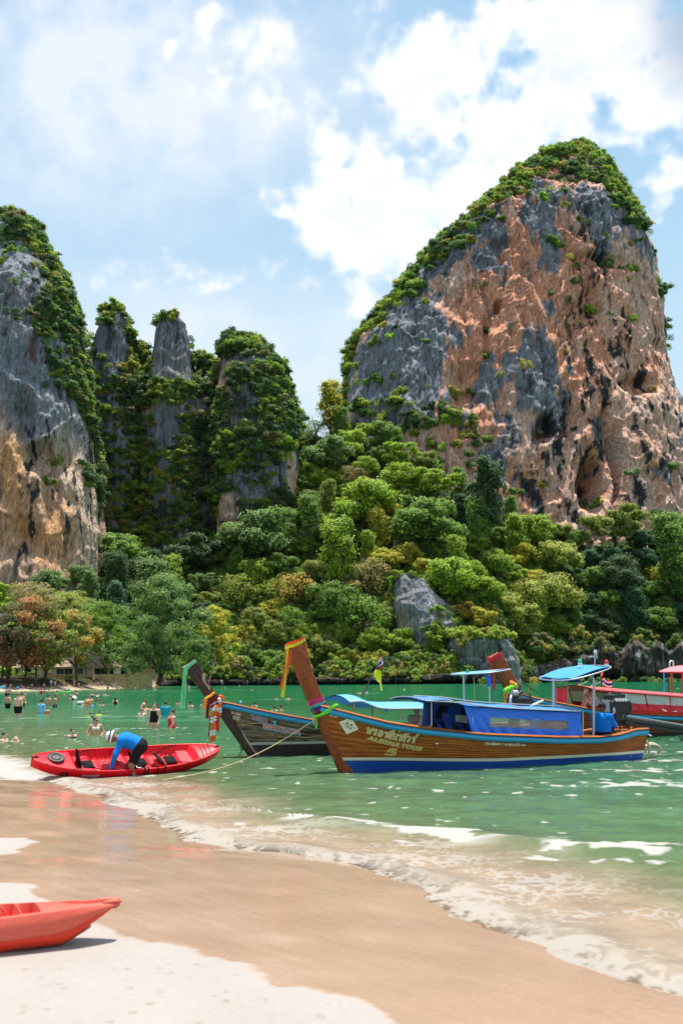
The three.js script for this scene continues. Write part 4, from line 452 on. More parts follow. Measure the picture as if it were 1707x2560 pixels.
const stickerT = canvas(256, 256, (x, w, h) => { x.fillStyle = '#e9e2c4'; x.fillRect(0, 0, w, h); x.fillStyle = '#141414'; x.translate(128, 128); x.rotate(-PI / 4); x.textAlign = 'center'; x.font = 'bold 150px serif'; x.fillText('M', 0, 54); x.fillStyle = '#e9e2c4'; x.fillRect(-130, -20, 260, 40); x.fillStyle = '#141414'; x.font = 'bold 37px serif'; x.fillText('MARINA TOUR', 0, 12, 250); x.setTransform(1, 0, 0, 1, 0, 0); });
const textB1 = canvas(512, 192, (x, w, h) => { clearC(x, w, h); x.lineCap = x.lineJoin = 'round'; x.font = 'bold 120px sans-serif'; for (const [c, lw] of [['#3fb4dc', 28], ['#d9553a', 13]]) { x.strokeStyle = x.fillStyle = c; x.lineWidth = lw; strokes(x, 'วัศยา 1', 24, 170, 96); if (lw > 20) x.strokeText('1', 24 + 4 * 96 + 6, 170); } });
const textB2 = canvas(1024, 160, (x, w, h) => { clearC(x, w, h); x.font = 'bold 150px sans-serif'; x.lineJoin = 'round'; const tw = x.measureText('WATSAYA').width; x.setTransform(970 / tw, 0, 0, 1, 26, 0); x.strokeStyle = '#2fa6d6'; x.lineWidth = 26; x.strokeText('WATSAYA', 6, 136); x.strokeStyle = '#efe2cf'; x.lineWidth = 10; x.strokeText('WATSAYA', 0, 132); x.fillStyle = '#d8402c'; x.fillText('WATSAYA', 0, 132); x.setTransform(1, 0, 0, 1, 0, 0); });
const textB3 = canvas(256, 224, (x, w, h) => { clearC(x, w, h); x.font = 'bold 74px sans-serif'; x.fillStyle = '#d9553a'; x.strokeStyle = '#e8e2d8'; x.lineWidth = 9; x.strokeText('A 138', 14, 108); x.fillText('A 138', 14, 108); x.fillStyle = '#d9d3c8'; for (let k = 0; k < 5; k++) { x.fillRect(50 + k * 30, 130, 20, 36); x.fillRect(44 + k * 30, 176, 22, 38); } });
const textB4 = canvas(512, 96, (x, w, h) => { clearC(x, w, h); x.lineCap = 'round'; x.strokeStyle = '#d9d3c8'; x.lineWidth = 10; strokes(x, 'ลคนรอพาลคทวนยาศ', 8, 76, 46); });

function Boat(name, label, bowPx, sternAt, o) {
  const b0 = onY(bowPx[0], bowPx[1], 0), s0 = Array.isArray(sternAt) ? onY(sternAt[0], sternAt[1], 0) : sternAt, dx = s0.x - b0.x, dz = s0.z - b0.z, L = hypot(dx, dz), ex = V(dx / L, 0, dz / L), ez = V(-ex.z, 0, ex.x); if (ez.z < 0) ez.negate();
  const t = thing(name, label, 'boat', b0, atan2(-dz, dx)), bt = { t, L, b0, ex, ez };
  bt.px = (px, py, z) => { const r = ray(px, py), n = ez, base = b0.clone().addScaledVector(ez, z), k = base.clone().sub(camera.position).dot(n) / r.dot(n), P = r.multiplyScalar(k).add(camera.position).sub(b0); return [P.dot(ex), P.y, z]; };
  bt.world = (p) => b0.clone().addScaledVector(ex, p[0]).addScaledVector(ez, p[2]).setY(p[1]);
  const beam = (u) => interp1(o.beam, u) * smooth(-.02, .03, u) ** .5;
  let sheerTab = [[0, 1.5], [1, .7]]; const sheer = (u) => interp1(sheerTab, u);
  for (let it = 0; it < 3; it++) { const tab = o.sheer.map(([px, py]) => { let u = .5, q; for (let k = 0; k < 5; k++) { q = bt.px(px, py, beam(clamp(u))); u = clamp((q[0] + (o.rake ?? .47) * q[1] * pow(1 - clamp(u), 3)) / L); } return [u, q[1]]; }).sort((a, b) => a[0] - b[0]); sheerTab = tab; }
  bt.sheer = sheer; bt.beam = beam;
  // a point of the hull: u along, y = height above the water, side +1 / -1, off = outwards
  bt.at = (u, y, side = 1, off = 0) => { const h = sheer(u), v = clamp(y / h, -.5, 1.2), fl = lerp(.78, .26, smooth(0, .45, u)), z = beam(u) * (1 - fl + fl * (v > 0 ? pow(v, .8) : v)) , rk = (o.rake ?? .47) * y, ster = (o.sternRake ?? .2) * y * smooth(.8, 1, u); return [u * L - rk * pow(1 - u, 3) + ster - off * (u < .04 ? .6 : 0), y, side * max(.012, z + off)]; };
  const band = (y0, y1, off, nu = 60, nv = 2, u0 = 0, u1 = 1, side = 1, uvs = [1.5, .4]) => grid(nu, nv, (a, c) => { const u = lerp(u0, u1, a), y = lerp(y0(u), y1(u), c), e = nv > 2 ? (c < .12 || c > .88 ? -.012 : 0) : 0, p = bt.at(u, y, side, off + e); return [...p, null, [u * L / 2 * uvs[0] + y0(.3) * 3.7, c * uvs[1] + y0(.3) * 1.7]]; });
  bt.band = band; const low = o.low, K = o.strakes ?? 7, top = (u) => sheer(u) - .13, lvl = (k) => (u) => lerp(low(u) + .07, top(u), k / K);
  for (const side of [1, -1]) {
    for (let k = 0; k < K; k++) part('plank', grid(64, 4, (a, c) => { const u = a, cc = [0, .06, .5, .94, 1][Math.round(c * 4)], y = lerp(lvl(k)(u), lvl(k + 1)(u), cc), p = bt.at(u, y, side, cc === 0 || cc === 1 ? -.022 : .003 * sin(k * 9)); return [...p, null, [u * L / 3 + k * .37, (cc + k) * .145]]; }), o.wood, t);
    part('bottom', band(() => -.4, low, .004, 60, 2, 0, 1, side), o.bottom, t);
    part('waterline_stripe', band((u) => low(u) + .002, (u) => low(u) + .07, .008, 60, 2, 0, 1, side), o.stripe ?? M.cream, t);
    part('rubbing_strake', [grid(60, 5, (a, c) => { const q = c * 2 * PI, p = bt.at(a, sheer(a) - .075, side, .02); return [p[0], p[1] + .062 * sin(q), p[2] + side * .03 * cos(q)]; }, true)], o.rail ?? M.blue, t);
    part('cap_rail', grid(60, 5, (a, c) => { const q = c * 2 * PI, p = bt.at(a, sheer(a), side, -.02); return [p[0], p[1] + .018 + .035 * sin(q), p[2] + side * .06 * cos(q), null, [a * 3, c]]; }, true), o.cap ?? woodA, t);
    part('inner_side', grid(40, 3, (a, c) => { const u = lerp(.03, .995, a), p = bt.at(u, lerp(.05, sheer(u) - .02, c), side, -.06); return [...p, null, [a * 4, c]]; }), o.inner ?? M.brownDeck, t);
  }
  part('floor', grid(30, 4, (a, c) => { const u = lerp(.05, .99, a), p = bt.at(u, .16, 1, -.05); return [p[0], .16, p[2] * (c * 2 - 1), null, [a * 5, c]]; }), o.inner ?? M.brownDeck, t);
  part('foredeck', grid(14, 4, (a, c) => { const u = lerp(.012, .17, a), y = sheer(u) - .05, p = bt.at(u, y, 1, -.03); return [p[0], y + .03 * (1 - (c * 2 - 1) ** 2), p[2] * (c * 2 - 1), null, [a * 2, c]]; }), o.wood, t);
  part('transom', grid(2, 6, (a, c) => { const y = lerp(-.35, sheer(1) - .02, c), p = bt.at(1, y, 1, 0); return [p[0] + .01, y, p[2] * (a * 2 - 1), null, [a, c * .4]]; }), o.wood, t);
  // stem board and prow
  { const f = o.prowFront.map((q) => bt.px(q[0], q[1], 0)), b = o.prowBack.map((q) => bt.px(q[0], q[1], 0)), th = o.prowThick;
    const ring = [[0, -1], [.06, -1.0], [.94, -1], [1, -.9], [1, .9], [.94, 1], [.06, 1], [0, .82], [0, -.82]];
    const g = grid(8, (f.length - 1) * 4, (u, v, i, j) => { const q = v * (f.length - 1), k = min(f.length - 2, floor(q)), s = q - k, A = f[k].map((w, m) => lerp(w, f[k + 1][m], s)), B = b[k].map((w, m) => lerp(w, b[k + 1][m], s)), T = lerp(th[k], th[k + 1], s), [e, z] = ring[i]; return [lerp(A[0], B[0], e), lerp(A[1], B[1], e), z * T, null, [e * .3, v * 1.6]]; });
    part('prow', [g, grid(1, 1, (u, v) => [lerp(f[0][0], b[0][0], u), lerp(f[0][1], b[0][1], u), (v * 2 - 1) * th[0], null, [u * .2, v * .2]])], o.prow, t); bt.pf = f; bt.pb = b; }
  // lettering laid on the planks
  bt.uvAt = (px, py) => { let best = [0, 0], bd = 1e9; for (let r = 0, du = .5, dv = .5, cu = .5, cv = .5; r < 5; r++, du *= .25, dv *= .25) { for (let i = -8; i <= 8; i++) for (let j = -8; j <= 8; j++) { const u = clamp(cu + du * i / 8), v = clamp(cv + dv * j / 8, .02, 1), q = pixel(bt.world(bt.at(u, v * sheer(u)))), d = hypot(q[0] - px, q[1] - py); if (d < bd) { bd = d; best = [u, v]; } } [cu, cv] = best; } return best; };
  bt.letter = (nm, corners, m, lab) => { const q = corners.map(([x, y]) => bt.uvAt(x, y)), g = grid(16, 8, (a, c) => { const u = lerp(lerp(q[3][0], q[2][0], a), lerp(q[0][0], q[1][0], a), c), v = lerp(lerp(q[3][1], q[2][1], a), lerp(q[0][1], q[1][1], a), c); return [...bt.at(u, v * sheer(u), 1, .012), null, [a, c]]; }); return tag(part(nm, g, m, t), lab); };
  bt.quad = (nm, pts, m, n = [10, 4], sag = 0) => part(nm, grid(n[0], n[1], (a, c) => { const p = [0, 1, 2].map((k) => lerp(lerp(pts[3][k], pts[2][k], a), lerp(pts[0][k], pts[1][k], a), c)); p[1] += sag * sin(a * PI) * sin(c * PI); return [...p, null, [a * 1.5, c]]; }), m, t);
  return bt;
}
// strips of cloth: left and right edges as pixel points at a depth of the boat's own planes
function strip(bt, name, label, cat, pieces, group) { const t = thing(name, label, cat, bt.b0, bt.t.rotation.y, group); for (const [pn, rows, m, w = .004] of pieces) { const L = rows.map((r) => bt.px(r[0], r[1], r[4])), R = rows.map((r) => bt.px(r[2], r[3], r[5] ?? r[4])); const cl = new THREE.CatmullRomCurve3(L.map((p) => V(...p)), false, 'centripetal'), cr = new THREE.CatmullRomCurve3(R.map((p) => V(...p)), false, 'centripetal'); part(pn, grid(6, max(8, rows.length * 6), (a, c) => { const p = cl.getPoint(c).lerp(cr.getPoint(c), a), q = sin(a * 9 + c * 4) * .012; return [p.x, p.y, p.z + q]; }), m, t); } return t; }
const wrapBand = (bt, rows, z, m, t, name) => { const A = bt.px(rows[0][0], rows[0][1], 0), B = bt.px(rows[1][0], rows[1][1], 0), h0 = bt.px(rows[0][0], rows[0][2], 0)[1] - A[1], h1 = bt.px(rows[1][0], rows[1][2], 0)[1] - B[1]; part(name, grid(24, 3, (u, v) => { const q = u * 2 * PI, e = .5 - .5 * cos(q), s = sin(q), k = sign(s) * pow(abs(s), .35); return [lerp(A[0], B[0], e) + (e - .5) * .03, lerp(A[1], B[1], e) + lerp(h0, h1, e) * v + .008 * sin(q * 3 + v * 5), k * z]; }), m, t); };

// --- the varnished boat in front
const bA = Boat('longtail_boat', 'varnished brown longtail boat with blue tarpaulin cabin and gold lettering on its bow', [848, 1929], [1578, 1893], {
  sheer: [[803, 1766], [850, 1778], [905, 1792], [970, 1808], [1060, 1822], [1214, 1838], [1400, 1845], [1500, 1844], [1545, 1838], [1580, 1826]], beam: [[0, .04], [.05, .26], [.12, .5], [.25, .8], [.45, .98], [.7, .95], [.88, .78], [1, .52]],
  low: (u) => lerp(.24, .13, smooth(0, .5, u)), wood: woodA, bottom: M.deepBlue, prow: woodDark, strakes: 8, rake: .47,
  prowFront: [[716, 1622], [745, 1690], [773, 1757], [800, 1815], [848, 1930]], prowBack: [[757, 1599], [778, 1680], [802, 1742], [832, 1790], [884, 1928]], prowThick: [.11, .1, .095, .085, .06] });
bA.letter('company_sticker', [[876.6, 1793], [895.4, 1823.8], [866.2, 1836.4], [847, 1805.5]], mat([1, 1, 1], .5, { map: stickerT }), 'cream diamond sticker with a black M');
bA.letter('lettering', [[911, 1806], [1102, 1843], [1098, 1869], [908, 1834]], decal(textA1), 'gold script name'); bA.letter('lettering', [[918, 1836], [1057, 1865], [1053, 1881], [915, 1851]], decal(textA2), 'gold capitals ALEENA TOUR'); bA.letter('lettering', [[960, 1867], [993, 1872], [989, 1893], [956, 1888]], decal(textA3), 'gold number 5'); bA.letter('lettering', [[1210, 1849], [1327, 1855], [1327, 1869], [1210, 1864]], decal(textA4), 'small cream line of text'); bA.letter('lettering', [[824, 1780], [845, 1784], [843, 1796], [822, 1792]], decal(textA5), 'two rows of white marks');
{
  const b = bA, P = (x, y, z) => b.px(x, y, z), t = b.t, zc = .78;
  // cabin: roof, frame, curtains, plastic window
  const eave = [[1056, 1752], [1110, 1750], [1165, 1763], [1225, 1767], [1330, 1773], [1457, 1779]].map(([x, y]) => P(x, y, zc + .06)), ec = new THREE.CatmullRomCurve3(eave.map((p) => V(...p)));
  const roofY = (c, w) => .07 * (1 - w * w);
  part('roof', [0, .03].map((d) => grid(40, 14, (a, c) => { const p = ec.getPoint(a), w = c * 2 - 1; return [p.x, p.y + roofY(a, w) - d + .006 * sin(a * 44) * (1 - w * w), w * (zc + .06), null, [a * 3, c]]; })), tarpTop, t);
  for (const a of [.01, .28, .52, .76, .99]) { const p = ec.getPoint(a); part('roof_rib', tube([-1, -.6, 0, .6, 1].map((w) => [p.x, p.y + roofY(a, w) + .012, w * (zc + .06)]), .014, 16, 6), M.galv, t); }
  for (const w of [1, .35]) part('roof_rail', tube([.02, .3, .6, .98].map((a) => { const p = ec.getPoint(a); return [p.x, p.y + roofY(a, w) + .045 * (w < 1), w * (zc + .07)]; }), .014, 20, 6), M.galv, t);
  const hem = new THREE.CatmullRomCurve3([[1182, 1834], [1300, 1841], [1455, 1847]].map(([x, y]) => V(...P(x, y, zc + .02))));
  const win = (p) => { const q = pixel(b.world(p)); return q[0] > 1224 && q[0] < 1418 && q[1] > lerp(1793, 1803, (q[0] - 1224) / 194) && q[1] < lerp(1818, 1824, (q[0] - 1224) / 194); };
  const cur = (z) => { const f = (a, c) => { const A = ec.getPoint(lerp(.385, .995, a)), B = hem.getPoint(a); return [lerp(B.x, A.x, c), lerp(B.y, A.y, c), z + .02 * sin(a * 50 + c * 3) * (1 - c) + .012 * sin(a * 21 - c * 6) - (z > 0 ? 0 : 0), null, [a * 2.4, c * .6]]; }; const g = grid(90, 24, f), ix = g.index.array, out = [], pos = g.attributes.position; for (let k = 0; k < ix.length; k += 3) { const m = [0, 1, 2].map((e) => [pos.getX(ix[k + e]), pos.getY(ix[k + e]), z]), c = m[0].map((_, e) => (m[0][e] + m[1][e] + m[2][e]) / 3); if (z < 0 ? win([c[0], c[1], zc]) : win(c)) continue; out.push(ix[k], ix[k + 1], ix[k + 2]); } g.setIndex(out); return g; };
  part('side_curtain', cur(zc), tarp, t); part('side_curtain', cur(-zc), tarp, t);
  for (const z of [zc - .015, -zc]) { const q = [[1222, 1791], [1420, 1801], [1420, 1826], [1222, 1820]].map(([x, y]) => { const p = P(x, y, zc); return [p[0], p[1], z]; }); part('plastic_window', grid(24, 6, (a, c) => { const p = [0, 1, 2].map((k) => lerp(lerp(q[3][k], q[2][k], a), lerp(q[0][k], q[1][k], a), c)); p[2] += .01 * sin(a * 30 + c * 9); return [...p, null, [a * 2, c * .4]]; }), clearSheet, t); }
  // open front bay: far curtain with its window, gathered front curtain
  const fb = [[1078, 1752], [1182, 1762], [1182, 1834], [1078, 1820]].map(([x, y]) => { const p = P(x, y, -zc); return p; });
  const fr = (x0, x1, y0, y1) => b.quad('back_curtain', [[x0, y0], [x1, y0], [x1, y1], [x0, y1]].map(([u, v]) => [0, 1, 2].map((k) => lerp(lerp(fb[3][k], fb[2][k], u), lerp(fb[0][k], fb[1][k], u), v))), M.navy, [6, 3]);
  fr(0, 1, 1, .62); fr(0, 1, .34, 0); fr(0, .26, .62, .34); fr(.86, 1, .62, .34); part('plastic_window', grid(4, 2, (u, v) => { const a = lerp(.26, .86, u), c = lerp(.34, .62, v); return [0, 1, 2].map((k) => lerp(lerp(fb[3][k], fb[2][k], a), lerp(fb[0][k], fb[1][k], a), c)); }), clearSheet, t);
  part('window_rail', bar([0, 1, 2].map((k) => lerp(fb[3][k], fb[0][k], .32)), [0, 1, 2].map((k) => lerp(fb[2][k], fb[1][k], .32)), .02), tarpTop, t);
  { const a = P(1058, 1755, zc), c = P(1052, 1822, zc * .9), e = P(1082, 1756, -.2), f = P(1076, 1812, -.2); part('front_curtain', grid(24, 10, (u, v) => { const p = [0, 1, 2].map((k) => lerp(lerp(c[k], f[k], u), lerp(a[k], e[k], u), v)); p[0] += .03 * sin(u * 28); return [...p, null, [u, v]]; }), cloth([.012, .05, .30]), t); }
  for (const [x, y0, y1, z] of [[1078, 1750, 1815, zc - .05], [1181, 1764, 1833, zc - .03], [1456, 1778, 1846, zc - .02]]) part('post', bar(P(x, y0, z), P(x, y1, z), .018), M.galv, t);
  // steering roof
  const c4 = [P(1450, 1662, -.72), P(1526, 1667, .72), P(1430, 1697, .72), P(1348, 1693, -.72)];
  const plate = (o) => grid(16, 10, (a, c) => { const p = [0, 1, 2].map((k) => lerp(lerp(c4[3][k], c4[2][k], a), lerp(c4[0][k], c4[1][k], a), c)); p[1] += .05 * sin(c * PI) + o + .012 * sin(a * 9 + c * 5); return [...p, null, [a, c]]; });
  part('steering_roof', [plate(0), plate(-.035)], cloth([.035, .27, .66], .5, { sheen: 0 }), t); part('roof_edge', tube([...c4, c4[0]].map((p) => [p[0], p[1] - .015, p[2]]), .018, 60, 6), M.galv, t);
  part('roof_post', bar(P(1383, 1697, .1), P(1383, 1790, .1), .035), M.galv, t); part('roof_post', bar(P(1417, 1696, -.5), P(1420, 1790, -.5), .018), M.bamboo, t); part('roof_post', tube([P(1470, 1688, .5), P(1479, 1691, .55), P(1483, 1703, .6), P(1483, 1760, .6), P(1482, 1850, .62)], .034, 30), M.galv, t); part('roof_post', bar(P(1390, 1720, .1), P(1388, 1764, .12), .008), M.rope, t);
  part('rolled_cloth', tube([P(1431, 1697, .5), P(1440, 1695, .2), P(1441, 1703, .3)], .05, 12), tarp, t);
  for (const [x, y, m, l] of [[1449, 1660, M.greenLamp, 'green lamp'], [1515, 1662, M.redLamp, 'red lamp']]) { const p = P(x, y, 0); tag(part('navigation_lamp', [place(new THREE.LatheGeometry([[.0, .13], [.04, .12], [.055, .07], [.055, .03]].map(([r, h]) => new THREE.Vector2(r, h)), 14), p[0], p[1], 0)], m, t), l); part('lamp_socket', cyl(.06, .05, .04, p[0], p[1] - .01, 0), M.white, t); }
  { const p = P(1486, 1664, 0); part('mast', [bar(p, P(1486, 1632, 0), .016), bar(P(1467, 1643, 0), P(1487, 1642, 0), .01)], M.galv, t); const q = P(1487, 1630, 0); part('masthead_lamp', [cyl(.045, .03, .08, q[0], q[1] - .02, 0), bar([q[0] + .03, q[1], 0], [q[0] + .05, q[1] - .16, 0], .012)], M.white, t); }
  // stern: tiller deck, engine on its pivot, long shaft
  part('stern_deck', grid(10, 5, (a, c) => { const u = lerp(.90, 1.0, a), y = b.sheer(u) - .02, p = b.at(u, y, 1, -.05); return [p[0], y, p[2] * (c * 2 - 1), null, [a * 2, c]]; }), woodA, t);
  part('thwart', [box(.18, .05, 1.2, b.L * .86, .42, 0), box(.16, .05, 1.35, b.L * .8, .36, 0)], M.blue, t);
  part('stern_post', [bar(P(1584, 1840, 0), P(1600, 1818, 0), .05), bar(P(1566, 1838, -.3), P(1580, 1818, -.3), .04)], woodA, t);
  const E = P(1538, 1766, .0);
  const eng = part('engine_block', [box(.56, .34, .42, E[0], E[1] - .02, 0, 0, 0, 0, .04), box(.46, .18, .32, E[0] - .02, E[1] + .23, 0, 0, 0, .05, .04), box(.16, .22, .2, E[0] + .3, E[1] - .02, .08, 0, 0, 0, .03), cyl(.11, .1, .16, E[0] + .2, E[1] - .12, .12), box(.24, .26, .22, E[0] - .06, E[1] - .24, .1, 0, 0, 0, .03)], M.iron, t);
  for (let k = 0; k < 4; k++) part('cylinder', place(new THREE.CylinderGeometry(.05, .05, .14, 10), E[0] - .15 + k * .1, E[1] + .14, .17, PI / 2 - .5), M.galv, eng);
  part('exhaust_pipe', tube([[E[0] - .15, E[1] + .1, .2], [E[0] - .3, E[1] + .12, .24], [E[0] - .32, E[1] - .05, .24]], .035), M.dark, eng); part('air_filter', place(new THREE.CylinderGeometry(.13, .13, .12, 16), E[0] + .02, E[1] + .3, .02), M.dark, eng); part('radiator', box(.06, .3, .3, E[0] - .27, E[1] + .02, -.02), M.galv, eng); part('belt_pulley', place(new THREE.CylinderGeometry(.12, .12, .05, 18), E[0] - .24, E[1] - .1, .12, 0, 0, PI / 2), M.steel, eng); part('oil_pan', box(.3, .14, .22, E[0] + .02, E[1] - .26, -.02, 0, 0, 0, .03), M.white, eng);
  for (const [c, z] of [[.28, .2], [.34, .16], [.3, -.2]]) part('hose', tube([[E[0] + .1, E[1] + .15, z], [E[0] + c, E[1] + .1, z * 1.1], [E[0] + c, E[1] - .15, z], [E[0] + .12, E[1] - .24, z]], .014, 16, 5), M.black, eng);
  const a = P(1478, 1784, 0), m1 = P(1552, 1797, 0), c = P(1720, 1822, 0); part('shaft_tube', [bar(m1, c, .075, 10), bar([m1[0], m1[1] - .1, .04], [c[0], c[1] - .1, .04], .03)], M.dark, eng); part('tiller', bar(a, m1, .03), M.galv, eng); part('shaft_rod', bar([m1[0], m1[1] + .1, .06], [c[0], c[1] + .075, .06], .014), M.steel, eng); part('shaft_bracket', [bar([lerp(m1[0], c[0], .8), lerp(m1[1], c[1], .8), 0], [lerp(m1[0], c[0], .88), lerp(m1[1], c[1], .88) - .35, 0], .015), bar([lerp(m1[0], c[0], .95), lerp(m1[1], c[1], .95), 0], [lerp(m1[0], c[0], .88), lerp(m1[1], c[1], .88) - .35, 0], .015)], M.dark, eng);
  part('engine_pivot', [bar([m1[0] - .02, m1[1] - .02, .1], [m1[0] + .1, b.sheer(.97), .18], .025), bar([m1[0] - .02, m1[1] - .02, -.1], [m1[0] + .1, b.sheer(.97), -.18], .025), box(.24, .1, .5, m1[0] + .05, m1[1] - .1, 0)], M.iron, eng);
  // pale hoses and ladder rails astern
  for (const [x0, x1, yt, z] of [[1594, 1622, 1852, .25], [1606, 1650, 1862, -.1], [1612, 1644, 1858, -.35]]) part('ladder_rail', tube([P(x0, 1882, z), P(x0 + 3, lerp(1882, yt, .7), z), P((x0 + x1) / 2, yt, z), P(x1 - 2, lerp(1882, yt, .7), z), P(x1, 1884, z)], .032, 30, 8), mat([.62, .47, .34], .5), t);
  part('stern_fitting', [bar(P(1595, 1846, .1), P(1595, 1884, .1), .02), bar(P(1588, 1846, .1), P(1600, 1845, .1), .02), bar(P(1592, 1850, .3), P(1612, 1882, .3), .012), bar(P(1570, 1868, .5), P(1577, 1893, .5), .012)], M.galv, t);
  part('white_rail', tube([P(1552, 1828, .3), P(1580, 1835, .3), P(1600, 1828, .2), P(1627, 1840, .2)], .018, 24, 6), M.white, t);
  for (let k = 0; k < 3; k++) tag(part('bench', box(.3, .04, 1.5, b.L * (.35 + .14 * k), .42, 0), woodA, t), null);
}

for (const [x, y, a, b] of [[1640, 1900, 1.6, .5], [1690, 1925, 1.6, .6], [1620, 1880, 1.0, .3], [1660, 1960, 1.8, .5], [1700, 1880, 1.4, .4]]) { const q = onY(x, y, 0); wakesAndGlints.push([q.x, q.z, a, b, .9]); }  // whitish streaks astern, painted for glints on the water
{ // a bundle in the cabin
  const t = thing('bag', 'pink and red bundle seen through the plastic cabin window', 'bag', bA.world(bA.px(1366, 1818, -.1)), bA.t.rotation.y); part('sack', box(.45, .42, .34, 0, -.06, 0, 0, .2, 0, .1), cloth([.62, .02, .09]), t); part('knot', ball(.1, 0, .17, 0, 1, .7, 1), cloth([.62, .02, .09]), t);
  const q = thing('bag', 'small orange and yellow bundle behind the plastic cabin window', 'bag', bA.world(bA.px(1285, 1806, -.2)), bA.t.rotation.y); part('sack', box(.24, .34, .24, 0, -.05, 0, 0, .2, 0, .07), cloth([.72, .30, .02]), q); part('strap', tube([[-.08, .1, 0], [0, .2, 0], [.08, .1, 0]], .015), M.dark, q);
}
const neon = { yellow: ribbonM([.85, .80, .01]), orange: ribbonM([.90, .13, .015]), green: ribbonM([.16, .80, .03]), mint: ribbonM([.22, .78, .36]), pink: ribbonM([.85, .03, .26]), cyan: ribbonM([.08, .55, .62]), blue: ribbonM([.012, .03, .26]), red: ribbonM([.72, .010, .022]), maroon: ribbonM([.28, .005, .012]), white: ribbonM([.78, .78, .80]) };
// ribbons of the first prow
{
  const t = strip(bA, 'prow_ribbon', 'yellow and orange cloth tied round the tall prow tip with long tails', 'ribbon', [
    ['tail', [[714, 1622, 726, 1622, .1], [712, 1650, 726, 1655, .1], [706, 1690, 718, 1690, .11], [699, 1722, 712, 1724, .12]], neon.orange], ['tail', [[716, 1620, 722, 1622, .13], [714, 1660, 718, 1662, .13], [709, 1700, 716, 1702, .14], [702, 1742, 710, 1744, .14]], neon.yellow], ['tail', [[722, 1622, 730, 1626, .12], [726, 1640, 733, 1650, .12]], neon.orange]]);
  wrapBand(bA, [[716, 1624, 1616], [760, 1604, 1597]], .125, neon.yellow, t, 'wrap'); wrapBand(bA, [[716, 1615, 1610], [759, 1597, 1593]], .12, neon.orange, t, 'wrap');
  const n = strip(bA, 'sash', 'pink, cyan, navy and maroon sashes wrapped round the foot of the tall prow', 'sash', [['end', [[772, 1752, 780, 1752, .12], [773, 1762, 776, 1765, .13]], neon.pink], ['end', [[786, 1790, 795, 1790, .1], [787, 1798, 796, 1806, .11]], neon.maroon]]);
  [[1765, 1752, 1750, 1737, 'pink'], [1771, 1764, 1757, 1749, 'cyan'], [1778, 1770, 1763, 1755, 'blue'], [1786, 1777, 1770, 1762, 'maroon']].forEach(([a, b, c, d, k], i) => wrapBand(bA, [[773 + i * 4, a, b], [804 + i * 4, c, d]], .125 + i * .004, neon[k], n, 'wrap'));
  strip(bA, 'prow_scarf', 'bright lime scarf slung from the prow foot over the gunwale', 'scarf', [['band', [[783, 1789, 785, 1796, .16], [800, 1784, 803, 1791, .2], [816, 1774, 820, 1783, .26], [828, 1763, 832, 1772, .3], [842, 1758, 846, 1764, .2], [850, 1766, 850, 1768, .05]], neon.green], ['tail', [[786, 1792, 793, 1792, .14], [787, 1805, 794, 1805, .14], [787, 1822, 793, 1822, .14]], neon.green]]);
}
// --- the weathered boat behind it
const bB = Boat('longtail_boat', 'weathered grey longtail boat with painted WATSAYA lettering behind the varnished one', [622, 1891], (() => { const b0 = onY(622, 1891, 0); return b0.clone().add(V(8.3, 0, -4.0)); })(), {
  sheer: [[558, 1757], [600, 1766], [650, 1777], [700, 1787], [785, 1802], [900, 1815], [1060, 1822], [1300, 1815]], beam: [[0, .04], [.05, .26], [.12, .5], [.25, .8], [.45, .98], [.7, .95], [.88, .78], [1, .55]], low: (u) => .3 - .02 * u, wood: woodOld, bottom: mat([.05, .035, .03], .6), stripe: mat([.50, .47, .40], .75), prow: postOld, inner: M.blue, cap: woodDark, strakes: 7, rake: .62,
  prowFront: [[459, 1668], [488, 1706], [517, 1745], [552, 1790], [622, 1891]], prowBack: [[487, 1648], [511, 1690], [536, 1733], [580, 1783], [652, 1888]], prowThick: [.11, .1, .095, .085, .06] });
bB.letter('lettering', [[624, 1776], [698, 1796], [694, 1816], [621, 1799]], decal(textB1), 'red and blue script'); bB.letter('lettering', [[654, 1803], [754, 1823], [751, 1841], [652, 1823]], decal(textB2), 'red capitals WATSAYA edged in blue'); bB.letter('lettering', [[577, 1772], [610, 1780], [608, 1804], [578, 1798]], decal(textB3), 'red A 138 over pale marks'); bB.letter('lettering', [[574, 1763], [632, 1778], [632, 1785], [574, 1771]], decal(textB4), 'thin line of pale script');
